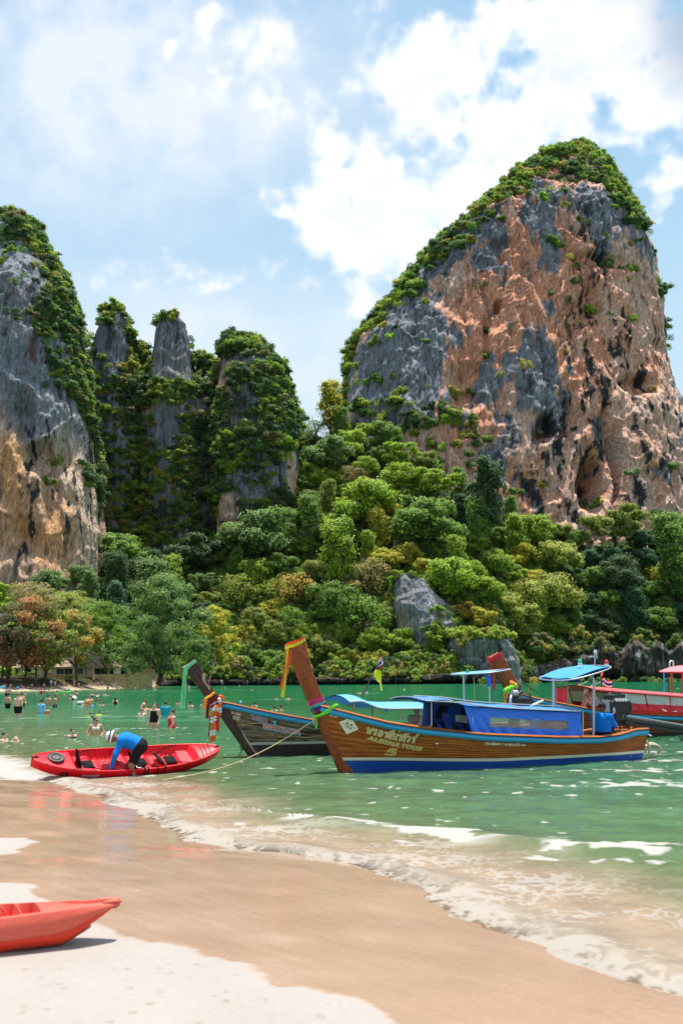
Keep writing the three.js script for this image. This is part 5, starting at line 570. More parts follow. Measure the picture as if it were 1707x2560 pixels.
{
  const b = bB, P = (x, y, z) => b.px(x, y, z), t = b.t;
  const e = [[872, 1753], [905, 1752], [925, 1760], [948, 1768], [1060, 1770], [1300, 1777]].map(([x, y]) => V(...P(x, y, .85))), ec = new THREE.CatmullRomCurve3(e);
  part('roof', [0, .035].map((d) => grid(40, 10, (a, c) => { const p = ec.getPoint(a), w = c * 2 - 1; return [p.x, p.y + .16 * (1 - w * w) - d, w * .85, null, [a * 3, c]]; })), cloth([.10, .36, .74], .5, { sheen: 0 }), t);
  part('roof_edge', tube(e.map((p) => [p.x, p.y - .02, p.z]), .024, 40), M.galv, t); for (const [x, y0, y1, z] of [[885, 1754, 1800, .7], [944, 1768, 1800, .8], [1000, 1770, 1800, .8], [1052, 1770, 1800, .8], [930, 1760, 1790, -.8], [1040, 1764, 1790, -.8]]) part('post', bar(P(x, y0, z), P(x, y1, z), .022), M.bamboo, t);
  part('roof_beam', bar(P(870, 1764, .5), P(886, 1763, .5), .03), M.bamboo, t); part('hanging_cloth', tube([P(962, 1770, .82), P(966, 1776, .84), P(970, 1771, .82)], .04, 8), tarp, t);
  part('far_coaming', grid(30, 2, (a, c) => { const u = lerp(.36, .85, a), p = b.at(u, b.sheer(u) - .12, -1, .02); return [p[0], lerp(b.sheer(u) - .1, b.sheer(u) + .1, c), p[2], null, [a * 4, c * .2]]; }), M.dark, t);
  const c4 = [P(1170, 1681, -.72), P(1276, 1673, .72), P(1220, 1682, .72), P(1126, 1686, -.72)];
  part('steering_roof', [0, -.03].map((o) => grid(12, 8, (a, c) => { const p = [0, 1, 2].map((k) => lerp(lerp(c4[3][k], c4[2][k], a), lerp(c4[0][k], c4[1][k], a), c)); p[1] += .04 * sin(c * PI) + o; return [...p, null, [a, c]]; })), cloth([.12, .40, .70], .4), t); part('roof_edge', tube([...c4, c4[0]], .018, 50, 6), M.galv, t);
  part('roof_post', bar(P(1158, 1686, -.3), P(1161, 1790, -.3), .03), M.galv, t); part('roof_post', bar(P(1222, 1686, .4), P(1225, 1790, .4), .03), M.galv, t); part('wrapped_cloth', tube([P(1214, 1690, .4), P(1222, 1698, .45), P(1222, 1715, .45)], .06, 14), tarp, t); part('roof_post', bar(P(1184, 1690, 0), P(1187, 1765, 0), .01), M.rope, t);
  for (const [x, y, m] of [[1168, 1680, M.greenLamp], [1213, 1682, M.redLamp]]) { const p = P(x, y, 0); part('navigation_lamp', cyl(.05, .035, .12, p[0], p[1] - .02, 0), m, t); }
  const E = P(1290, 1756, 0), eng = part('engine_block', [box(.5, .3, .36, E[0], E[1], 0, 0, 0, 0, .04), box(.28, .16, .26, E[0] - .1, E[1] + .2, 0, 0, 0, .1, .05), box(.3, .2, .3, E[0] + .4, E[1] + .02, 0, 0, 0, 0, .03)], M.iron, t); part('air_filter', place(new THREE.CylinderGeometry(.1, .1, .16, 14), E[0] - .12, E[1] + .28, .1, 0, 0, PI / 2), M.galv, eng); part('exhaust_pipe', tube([[E[0] - .25, E[1] + .2, .1], [E[0] - .33, E[1] + .1, .16], [E[0] - .32, E[1] - .25, .16]], .045), M.steel, eng); part('tiller', bar(P(1325, 1766, .2), P(1356, 1752, .2), .04), M.white, eng); part('engine_pivot', bar([E[0], E[1] - .1, 0], [E[0] - .1, b.sheer(1), 0], .06), M.iron, eng); part('hose', tube([[E[0] + .1, E[1] + .2, .1], [E[0] + .4, E[1] + .25, .12], [E[0] + .5, E[1], .12]], .02), M.black, eng);
  strip(b, 'prow_ribbon', 'pale mint cloth hanging from the weathered prow tip', 'ribbon', [['tail', [[459, 1672, 466, 1674, .14], [456, 1700, 467, 1702, .14], [452, 1740, 465, 1742, .15], [449, 1771, 463, 1773, .15]], neon.mint], ['tail', [[462, 1676, 470, 1676, .17], [459, 1712, 464, 1716, .17], [458, 1745, 461, 1768, .17]], neon.mint], ['wrap_front', [[458, 1668, 464, 1680, .135], [474, 1658, 478, 1666, .135], [488, 1648, 492, 1656, .135]], neon.mint]]);
  // flower garlands: each string a part, its blossoms tufts
  const gar = thing('garland', 'orange, white and yellow flower garlands with red cloth round the weathered prow', 'garland', b.b0, t.rotation.y), tuft = (r, seed) => { const g = new THREE.IcosahedronGeometry(r, 2), p = g.attributes.position; for (let k = 0; k < p.count; k++) { const s = 1 + .3 * noise(p.getX(k) / r * 2.6 + seed, p.getY(k) / r * 2.6, p.getZ(k) / r * 2.6); p.setXYZ(k, p.getX(k) * s, p.getY(k) * s * .8, p.getZ(k) * s); } g.computeVertexNormals(); return g; };
  const blossom = { o: cloth([.92, .17, .01], .9), w: cloth([.8, .78, .76], .9), y: cloth([.95, .42, .01], .9), r: cloth([.85, .03, .01], .9) };
  const string = (pts, z, r, pattern, nm) => { const c = new THREE.CatmullRomCurve3(pts.map(([x, y, dz]) => V(...P(x, y, z + (dz ?? 0))))), n = Math.round(c.getLength() / (r * 1.35)); const by = {}; for (let k = 0; k < n; k++) { const p = c.getPoint((k + .5) / n), key = pattern(k, n); (by[key] ??= []).push(tuft(r, k + pts[0][0]).translate(p.x, p.y, p.z)); } for (const key in by) part(nm, by[key], blossom[key], gar); };
  const alt = (k) => (floor(k / 2) % 2 ? 'w' : 'o');
  string([[541, 1765], [534, 1775], [530, 1800], [529, 1830], [528, 1855]], .2, .052, alt, 'flower_string'); string([[547, 1763], [541, 1778], [537, 1800], [536, 1830], [535, 1852]], .2, .052, (k) => alt(k + 1), 'flower_string'); string([[532, 1852], [533, 1862]], .2, .03, () => 'w', 'flower_tassel');
  string([[548, 1745], [551, 1765], [549, 1790]], .2, .05, (k) => (floor(k / 2) % 2 ? 'o' : 'w'), 'flower_string'); string([[536, 1731], [526, 1740], [516, 1746], [514, 1760], [511, 1772]], .17, .044, () => 'y', 'flower_string'); string([[548, 1740], [555, 1742], [558, 1750]], .15, .05, (k) => (k % 2 ? 'r' : 'o'), 'flower_string'); string([[546, 1790], [543, 1828]], .19, .05, () => 'r', 'flower_string');
  wrapBand(b, [[522, 1762, 1748], [547, 1748, 1735]], .13, neon.maroon, gar, 'cloth_wrap'); wrapBand(b, [[528, 1770, 1760], [552, 1753, 1741]], .135, neon.blue, gar, 'cloth_wrap'); wrapBand(b, [[526, 1764, 1760], [549, 1749, 1745]], .14, neon.white, gar, 'cloth_wrap');
  for (const rows of [[[517, 1752, 525, 1752, .17], [515, 1775, 524, 1775, .17], [515, 1796, 522, 1797, .17]], [[538, 1770, 546, 1770, .15], [539, 1800, 546, 1800, .15], [541, 1823, 549, 1827, .15]], [[524, 1790, 528, 1790, .15], [521, 1840, 525, 1841, .15]]]) { const L = rows.map((r) => V(...P(r[0], r[1], r[4]))), R = rows.map((r) => V(...P(r[2], r[3], r[4]))), cl = new THREE.CatmullRomCurve3(L), cr = new THREE.CatmullRomCurve3(R); part('cloth_tail', grid(4, 14, (a, c) => { const p = cl.getPoint(c).lerp(cr.getPoint(c), a); return [p.x, p.y, p.z + .015 * sin(a * 8 + c * 5)]; }), neon.maroon, gar); }
  // flags on a leaning pole at the front of the roof
  const fl = thing('flag_pole', 'leaning dark pole with a furled striped flag and a frayed yellow one', 'flag', b.b0, t.rotation.y); part('pole', bar(P(899, 1751, 0), P(953, 1646, 0), .018), M.dark, fl);
  const flag = (rows, m, nm) => { const L = new THREE.CatmullRomCurve3(rows.map((r) => V(...P(r[0], r[1], .02)))), R = new THREE.CatmullRomCurve3(rows.map((r) => V(...P(r[2], r[3], .02)))); part(nm, grid(10, 16, (a, c) => { const p = L.getPoint(c).lerp(R.getPoint(c), a); return [p.x, p.y, p.z + .05 * sin(a * 7 + c * 3)]; }), m, fl); };
  const stripes = (v) => (v < .18 || v > .82 ? [190, 20, 40] : v < .34 || v > .66 ? [235, 232, 236] : [36, 34, 110]);
  flag([[951, 1644, 953, 1644], [944, 1655, 957, 1655], [941, 1664, 955, 1662], [938, 1673, 948, 1674]], ribbonM([1, 1, 1]), 'striped_flag'); fl.children[1].material = mat([1, 1, 1], .9, { map: texture(64, 64, (u, v) => stripes((u * .7 + v * .5 + .1 * sin(v * 9)) % 1)), transmission: .3, thickness: 0 });
  flag([[938, 1674, 948, 1674], [932, 1688, 951, 1688], [936, 1695, 952, 1702], [944, 1704, 954, 1708]], neon.yellow, 'yellow_flag'); flag([[948, 1704, 951, 1703], [951, 1718, 953, 1718], [953, 1727, 955, 1727]], neon.yellow, 'frayed_strip');
}
// --- the red-roofed boat
const bD = Boat('longtail_boat', 'brown longtail boat with a red canopy and clear plastic sides at the right', [1347, 1851], (() => { const b0 = onY(1347, 1851, 0); return b0.clone().add(V(9.0, 0, -5.6)); })(), {
  sheer: [[1290, 1734], [1340, 1746], [1400, 1759], [1480, 1775], [1560, 1785], [1640, 1789], [1707, 1792], [1800, 1792]], beam: [[0, .04], [.05, .28], [.12, .55], [.25, .85], [.45, 1.05], [.7, 1.0], [.88, .8], [1, .55]], low: () => .12, wood: woodDark, bottom: mat([.05, .03, .025], .6), stripe: mat([.14, .07, .04], .6), prow: woodDark, strakes: 7, rake: .62,
  prowFront: [[1221, 1644], [1240, 1678], [1262, 1718], [1288, 1760], [1347, 1851]], prowBack: [[1248, 1631], [1266, 1668], [1288, 1706], [1318, 1755], [1375, 1850]], prowThick: [.13, .12, .11, .09, .06] });
{
  const b = bD, P = (x, y, z) => b.px(x, y, z), t = b.t, redRoof = cloth([.80, .08, .085], .4), redCloth = cloth([.62, .01, .03], .55);
  const e = [[1480, 1722], [1540, 1727], [1707, 1740], [1800, 1746]].map(([x, y]) => V(...P(x, y, .9))), ec = new THREE.CatmullRomCurve3(e), lw = new THREE.CatmullRomCurve3([[1482, 1772], [1560, 1781], [1707, 1785], [1800, 1787]].map(([x, y]) => V(...P(x, y, .92))));
  part('roof', [0, .03].map((d) => grid(40, 10, (a, c) => { const p = ec.getPoint(a), w = c * 2 - 1; return [p.x, p.y + .12 * (1 - w * w) - d, w * .95, null, [a * 3, c]]; })), redRoof, t); part('roof_edge', tube(e.map((p) => [p.x, p.y - .03, p.z + .04]), .03, 40), redCloth, t);
  for (const z of [1, -1]) { const q = (a, c) => { const A = ec.getPoint(lerp(.22, 1, a)), B = lw.getPoint(lerp(.22, 1, a)); return [lerp(B.x, A.x, c), lerp(B.y, A.y, c), z * (.9 + .02 * sin(a * 60 + c * 9) * (1 - c)), null, [a * 3, c]]; }; part('side_skirt', grid(60, 5, (a, c) => q(a, c * .46)), redCloth, t); part('plastic_window', grid(50, 5, (a, c) => q(a, lerp(.46, .97, c))), mat([.85, .86, .85], .22, { transmission: .5, thickness: 0, bumpMap: wrinkle, bumpScale: .03 }), t); for (const a of [0, .33, .48, .7, .95]) part('window_post', bar(q(a, .0), q(min(1, a - .0), 1), .025), redCloth, t); }
  part('front_flap', grid(6, 4, (a, c) => { const A = ec.getPoint(.01), B = lw.getPoint(.0); return [A.x + .03 * sin(a * 15), lerp(B.y, A.y, c), lerp(-.9, -.3, a)]; }), redCloth, t);
  for (const [x, z, r] of [[1481, .9, .04], [1484, -.9, .04], [1530, .9, .03]]) part('post', bar(P(x, 1724, z), P(x, 1772, z), r), redCloth, t);
  part('side_boards', grid(30, 2, (a, c) => { const u = lerp(.2, 1, a), p = b.at(u, b.sheer(u) + lerp(-.02, .16, c), 1, .0); return p; }), mat([.72, .012, .02], .4), t); part('white_fender', tube([P(1652, 1773, .97), P(1668, 1781, 1), P(1690, 1779, .97)], .03, 14), M.white, t);
  const c4 = [P(1700, 1664, -.8), P(1790, 1664, .8), P(1735, 1679, .8), P(1646, 1679, -.8)]; part('steering_roof', [0, -.03].map((o) => grid(10, 8, (a, c) => { const p = [0, 1, 2].map((k) => lerp(lerp(c4[3][k], c4[2][k], a), lerp(c4[0][k], c4[1][k], a), c)); p[1] += .05 * sin(c * PI) + o; return [...p, null, [a, c]]; })), cloth([.80, .20, .22], .45), t); part('roof_edge', tube([...c4, c4[0]], .02, 50, 6), M.red, t);
  for (const [x, m, r] of [[1658, M.blue, .03], [1669, M.dark, .02], [1677, M.brownDeck, .04], [1704, M.red, .03]]) part('roof_post', bar(P(x, 1679, 0), P(x + 3, 1780, 0), r), m, t); part('white_hoop', tube([P(1673, 1668, 0), P(1673, 1656, 0), P(1678, 1652, 0), P(1682, 1656, 0), P(1681, 1668, 0)], .025, 20), M.white, t);
  part('anchor_bar', tube([P(1302, 1726, .1), P(1300, 1714, .1), P(1308, 1710, .1), P(1330, 1724, .1), P(1344, 1733, .1)], .018, 16), M.iron, t); part('mooring_post', bar(P(1319, 1718, .2), P(1320, 1740, .2), .035), M.bamboo, t);
  const rb = strip(b, 'prow_ribbon', 'red cloth tied over the prow tip of the red-roofed boat', 'ribbon', [['tail', [[1221, 1650, 1226, 1650, .17], [1226, 1675, 1231, 1675, .17], [1230, 1700, 1236, 1700, .17], [1232, 1723, 1239, 1723, .17]], neon.red], ['wrap_front', [[1219, 1648, 1224, 1654, .15], [1236, 1637, 1240, 1650, .15], [1250, 1630, 1255, 1648, .15]], neon.red]]); wrapBand(b, [[1221, 1654, 1646], [1251, 1645, 1632]], .145, neon.red, rb, 'wrap');
  const gar = thing('garland', 'lime, orange and blue garlands round the prow foot of the red-roofed boat', 'garland', b.b0, t.rotation.y); const tuft = (r) => new THREE.IcosahedronGeometry(r, 2), st = (pts, r, m) => { const c = new THREE.CatmullRomCurve3(pts.map(([x, y, z]) => V(...P(x, y, z)))), n = Math.round(c.getLength() / r / 1.3), g = []; for (let k = 0; k < n; k++) { const p = c.getPoint((k + .5) / n), q = tuft(r * (.85 + .3 * noise(k * 1.7, pts[0][0]))); g.push(q.translate(p.x, p.y, p.z)); } part('flower_string', g, m, gar); };
  const oM = cloth([.92, .22, .01], .9), gM = cloth([.25, .80, .04], .9); st([[1260, 1728, .15], [1270, 1722, .22], [1282, 1716, .2], [1288, 1712, .1]], .1, gM); st([[1264, 1735, .15], [1274, 1727, .24]], .09, gM); st([[1262, 1732, .15], [1264, 1750, .2], [1265, 1766, .2]], .09, oM); st([[1279, 1722, .22], [1281, 1735, .24], [1280, 1748, .24]], .075, oM); st([[1276, 1706, .15], [1282, 1710, .2], [1292, 1722, .12]], .085, cloth([.95, .30, .02], .9)); wrapBand(b, [[1270, 1738, 1726], [1296, 1722, 1712]], .15, neon.blue, gar, 'cloth_wrap'); wrapBand(b, [[1273, 1742, 1738], [1298, 1727, 1722]], .155, neon.white, gar, 'cloth_wrap');
  const fl = thing('flag', 'striped red, white and blue flag flying at the front of the red canopy', 'flag', b.b0, t.rotation.y); part('pole', [bar(P(1501, 1726, -.6), P(1502, 1690, -.6), .02), bar(P(1494, 1692, -.6), P(1502, 1694, -.6), .012)], M.dark, fl); part('pole_tip', bar(P(1502, 1691, -.6), P(1505, 1681, -.6), .035), neon.orange, fl);
  const c = [P(1502, 1695, -.6), P(1526, 1698, -.6), P(1525, 1719, -.6), P(1502, 1715, -.6)]; part('cloth', grid(16, 8, (a, d) => { const p = [0, 1, 2].map((k) => lerp(lerp(c[3][k], c[2][k], a), lerp(c[0][k], c[1][k], a), d)); p[1] += .05 * sin(a * 6); p[2] += .06 * sin(a * 7 + 1); return [...p, null, [a, d]]; }), mat([1, 1, 1], .9, { map: texture(4, 96, (u, v) => (v < 1 / 6 || v > 5 / 6 ? [190, 24, 44] : v < 2 / 6 || v > 4 / 6 ? [238, 236, 240] : [44, 40, 120])), transmission: .25, thickness: 0 }), fl);
}
{ // mooring rope from the first bow to the beach
  const a = bA.world(bA.px(786, 1800, .08)), c = onY(408, 1950, 0), m1 = at(640, 1868, 17.8), pts = []; for (let k = 0; k <= 20; k++) { const q = k / 20, p = a.clone().lerp(c, q); p.y -= .25 * sin(q * PI); pts.push(p.toArray()); }
  const t = thing('mooring_rope', 'tan rope slanting from the varnished bow down to the water', 'rope'); part('strand', tube(pts, .013, 60, 6), M.rope, t); part('loop', new THREE.TorusGeometry(.09, .02, 6, 16).rotateY(1.2).translate(a.x, a.y, a.z), M.rope, t);
  const b2 = bB.world(bB.px(607, 1868, .05)), c2 = bB.world(bB.px(594, 1886, .3)); const t2 = thing('mooring_rope', 'thin dark line from the weathered bow into the water', 'rope'); part('strand', bar(b2, c2.setY(-.1), .014), M.dark, t2); part('loop', new THREE.TorusGeometry(.06, .014, 6, 14).translate(b2.x, b2.y, b2.z), M.dark, t2);
}
// ------------------------------------------------------------------ kayaks
let bKayak; const plastic = mat([.74, .006, .016], .34, { specularIntensity: .8 }), deckRed = mat([.74, .008, .020], .4, { specularIntensity: .6 });
{
  const A = at(74, 1922, 21.4), B = at(541, 1878, 23.9), L = hypot(B.x - A.x, B.z - A.z), mid = A.clone().add(B).multiplyScalar(.5);
  const t = thing('kayak', 'bright red two-seat kayak rocking at the water edge beside the man in blue', 'kayak', [mid.x, .20, mid.z], atan2(-(B.z - A.z), B.x - A.x)); t.rotation.order = 'YXZ'; t.rotation.z = atan2(.30 - .26, L) * .9; t.rotation.x = .50;
  const W = (u) => .44 * pow(max(0, 1 - pow(abs(2 * u - 1), 2.5)), .62) + .012, rim = (u) => .16 + .16 * pow(abs(2 * u - 1), 2.4), keel = (u) => -.17 + .30 * pow(abs(2 * u - 1), 3.2), X = (u) => (u - .5) * L;
  part('hull', grid(90, 20, (u, v) => { const a = (v - .5) * PI * 1.02, k = pow(abs(cos(a)), .7), s = sign(sin(a)) * pow(abs(sin(a)), .75), y = lerp(rim(u), keel(u), k), lip = abs(s) > .97 ? .012 : 0, step = smooth(.8, .9, abs(s)) * .018; return [X(u), y, (W(u) + lip - step) * s]; }), plastic, t);
  const well = (u, c) => { const e = smooth(1, .80, abs(c)), seat = (a, b, d) => smooth(a, a + .025, u) * (1 - smooth(b - .025, b, u)) * d; let d = seat(.20, .86, .10); d += seat(.30, .455, .07) * smooth(.9, .6, abs(c)) + seat(.60, .78, .07) * smooth(.9, .6, abs(c)); d -= seat(.335, .43, .05) * smooth(.35, .25, abs(c)) + seat(.64, .75, .05) * smooth(.35, .25, abs(c)); if (abs(c) > .45) for (let k = 0; k < 4; k++) d += .02 * (smooth(.0, .004, u - (.355 + k * .022)) - smooth(.012, .016, u - (.355 + k * .022))) + .02 * (smooth(.0, .004, u - (.70 + k * .022)) - smooth(.012, .016, u - (.70 + k * .022))); d += seat(.485, .59, .05); return d * e - .035 * (1 - c * c) * (u < .2 || u > .86 ? 1 : 0); };
  part('deck', grid(200, 44, (u, v) => { const uu = lerp(.006, .994, u), c = (v * 2 - 1) * .985; return [X(uu), rim(uu) - well(uu, c), W(uu) * c]; }), deckRed, t);
  part('rim', [1, -1].map((s) => tube(Array.from({ length: 41 }, (_, k) => { const u = lerp(.004, .996, k / 40); return [X(u), rim(u) + .004, s * W(u)]; }), .02, 80, 8)), plastic, t);
  const hx = X(.118), hy = rim(.118) + .062; const hatch = part('hatch', [new THREE.TorusGeometry(.165, .022, 8, 36).rotateX(PI / 2).translate(hx, hy, 0), cyl(.15, .15, .02, hx, hy - .012, 0, 32)], M.dark, t); part('hatch_ring', new THREE.TorusGeometry(.10, .012, 6, 28).rotateX(PI / 2).translate(hx, hy + .012, 0), M.iron, hatch);
  const pad = mat([.012, .012, .014], .9, { specularIntensity: .3 });
  for (const [u, lean, h, nm] of [[.245, .45, .40, 1], [.53, .6, .30, 1], [.69, .9, .20, 0]]) { const x = X(u), y = rim(u) - .17, s = part('seat', grid(16, 14, (a, b) => { const q = a * 2 * PI, w = .2 * (1 - .55 * b * b), d = .045 * (1 - .5 * b); return [x - lean * .28 * b + d * cos(q), y + h * b + .02, w * sin(q)]; }), pad, t); part('cushion', box(.27, .05, .30, x + .17, y + .055, 0, 0, 0, 0, .025), pad, s); for (const e of [1, -1]) part('strap', tube([[x - lean * .2, y + h * .6, e * .15], [x + .14, rim(u) + .03, e * .3], [x + .42, rim(u + .1) + .012, e * W(u + .1) * .97]], .013, 20, 6), pad, s); }
  for (const u of [.545, .565, .615, .655]) part('side_strap', tube([[X(u), rim(u) + .02, W(u) * .85], [X(u), rim(u) + .03, W(u) * 1.0], [X(u + .004), rim(u) - .16, W(u) * 1.02 - .0]], .016, 12, 6), pad, t);
  part('scupper', cyl(.07, .07, .012, X(.545), rim(.55) - .14, .12, 18), M.galv, t);
  for (let k = 0; k < 3; k++) { const u = .885 + k * .022, v = u + .018, w = (q) => [X(q), rim(q) + .045]; part('bungee', tube([[X(u), rim(u) + .03, W(u) * .92], [X((u + v) / 2), rim(u) + .06, 0], [X(v), rim(v) + .03, -W(v) * .92], [X(u + .03), rim(u) + .06, 0]], .006, 24, 5), M.black, t); }
  for (const u of [.018, .982]) part('carry_handle', [tube([[X(u) - .07, rim(u) + .015, .01], [X(u), rim(u) + .06, 0], [X(u) + .07, rim(u) + .015, -.01]], .02, 14, 7)], M.dark, t);
  for (const u of [.06, .19, .215, .29, .42, .55, .66, .79, .86]) part('fitting', box(.05, .02, .03, X(u), rim(u) + .022, W(u) * .97), M.dark, t);
  const sideDecal = (u0, u1, y0, y1, T, nm) => part(nm, grid(10, 3, (a, c) => { const u = lerp(u0, u1, a), y = lerp(y0, y1, c), k = clamp((rim(u) - y) / (rim(u) - keel(u))), an = Math.acos(pow(k, 1 / .7)), s = pow(sin(an), .75); return [X(u), y, (W(u) - smooth(.8, .9, s) * .018) * s + .012, null, [a, c]]; }), T, t);
  sideDecal(.130, .168, .015, .165, decal(canvas(128, 128, (x) => { clearC(x, 128, 128); x.fillStyle = '#0c0c0c'; x.beginPath(); x.arc(64, 64, 60, 0, 7); x.fill(); x.strokeStyle = '#c8102e'; x.lineWidth = 11; x.beginPath(); x.arc(64, 64, 30, .6, 5.6); x.stroke(); x.beginPath(); x.moveTo(64, 30); x.lineTo(64, 98); x.stroke(); })), 'round_emblem');
  sideDecal(.225, .345, -.02, .09, decal(canvas(512, 128, (x) => { clearC(x, 512, 128); x.font = 'italic bold 78px sans-serif'; x.lineJoin = 'round'; x.lineWidth = 12; x.strokeStyle = '#dcdcdc'; x.strokeText('TASPUNK', 22, 76, 470); x.fillStyle = '#16161c'; x.fillText('TASPUNK', 22, 76, 470); x.strokeStyle = '#e8e8e8'; x.lineWidth = 5; x.beginPath(); x.moveTo(130, 112); x.quadraticCurveTo(300, 88, 470, 112); x.stroke(); })), 'lettering');
  bKayak = { t, mid, L, A, B };
}
{ // the bow of the kayak in the foreground
  const g0 = onSand(172, 2377), dx = V(-.90, 0, .436), lat = V(-dx.z, 0, dx.x); if (lat.z < 0) lat.negate(); g0.addScaledVector(lat, -.2);
  const t = thing('kayak', 'faded red kayak bow resting on the dry sand in the lower left corner', 'kayak', [g0.x, sandH(g0.x, g0.z), g0.z], atan2(-dx.z, dx.x)), o = t.position.clone();
  const tip = (() => { const r = ray(300, 2252), n = lat, k = o.clone().sub(camera.position).dot(n) / r.dot(n), P = r.multiplyScalar(k).add(camera.position).sub(o); return [P.dot(dx), P.y]; })();
  const L = 3.2, w = (s) => .36 * pow(clamp(s / 1.5), .66) + .015, X = (s) => tip[0] + s, rimY = (s) => lerp(tip[1], .27, pow(smooth(-.4, 1.5, s), 1) ), cz = 0, keel = (s) => max(0, (1 - pow(clamp(s / (-tip[0] + .02)), .8))) * tip[1] * .9;
  const fade = texture(512, 256, (u, v) => { const n = tnoise(u, v, 9, 3) + .6 * tnoise(u, v, 40, 2), sc = smooth(.3, .6, tnoise(u * 3, v, 60, 8)); let c = mix3([222, 54, 22], [206, 40, 14], clamp(.5 + n * .6)); c = mix3(c, [232, 132, 104], .55 * sc); return mix3(c, [112, 70, 50], smooth(.42, .66, v + .22 * n) * .8); });
  const body = mat([1, 1, 1], .5, { map: fade }), pale = mat([.74, .115, .070], .5, { map: texture(256, 256, (u, v) => { const n = tnoise(u, v, 30, 3) + tnoise(u, v, 80, 5), sc = smooth(.35, .6, tnoise(u * 4, v, 40, 8)), k = 232 + 18 * n; return [k, k + 10 * sc, k + 10 * sc]; }) });
  const S = (u) => L * u * u * .35 + L * .65 * u;
  part('hull', grid(90, 36, (u, v) => { const s = S(u), side = v < .5 ? 1 : -1, q = abs(v - .5) * 2, rr = rimY(s) - .115 * smooth(0, .5, s) - .03, kk = min(keel(s), rr - .02), ang = q * PI / 2, y = lerp(kk, rr, pow(1 - cos(ang), .9)), z = side * (w(s) - .03) * pow(sin(ang), .55); return [X(s) + .05 * (1 - q) * (s < .2 ? 1 : 0), y, cz + z, null, [s / 2.2, 1 - q]]; }), body, t);
  for (const side of [1, -1]) part('gunwale_band', grid(90, 6, (u, v) => { const s = S(u), y = lerp(rimY(s) - .115 * smooth(0, .5, s) - .03, rimY(s), v), b = .018 * sin(v * PI); return [X(s), y, cz + side * (w(s) - .008 * (1 - v) + b - .012 * v), null, [s, v * .3]]; }), pale, t);
  const slot = (s, c) => { let d = 0; for (const a of [.60, .725, .85, .975, 1.1]) { const q = (s - a) / .115; if (q > 0 && q < 1 && c > -.82 && c < .78) d = max(d, .12 * (1 - q)); } return d; };
  part('deck', grid(220, 50, (u, v) => { const s = S(u), c = v * 2 - 1; return [X(s), rimY(s) + .018 * (1 - c * c) - .03 * smooth(.05, .12, s) * smooth(.62, .5, abs(c)) * (1 - smooth(.34, .42, s)) - .02 * smooth(.6, .3, s) * smooth(.9, .6, abs(c)) * 0 - slot(s, c), cz + c * (w(s) - .012), null, [s, v]]; }), pale, t);
  part('deck_groove', tube([[X(.30), rimY(.30) + .018, cz + .02], [X(.50), rimY(.50) + .016, cz + .05]], .006, 6, 6), mat([.55, .05, .04], .5), t);
  part('bow_handle', tube([[X(.14), rimY(.14) + .008, cz + .06], [X(.03), rimY(0) + .004, cz + .04], [X(-.005), rimY(0) - .004, cz], [X(.03), rimY(0) + .004, cz - .04], [X(.14), rimY(.14) + .008, cz - .06]], .011, 24, 8), pale, t);
  for (const [a, b] of [[.60, .715], [.725, .84], [.85, .965], [.975, 1.09], [1.1, 1.215]]) part('footwell', grid(6, 4, (u, v) => { const s = lerp(a + .005, b - .01, u), c = lerp(-.81, .77, v), q = (s - a) / .115; return [X(s), rimY(s) - .12 * (1 - q) + .012 + .018 * (1 - c * c), cz + c * (w(s) - .012) + (v === 0 ? .004 : 0)]; }), mat([.66, .012, .016], .4), t);
}
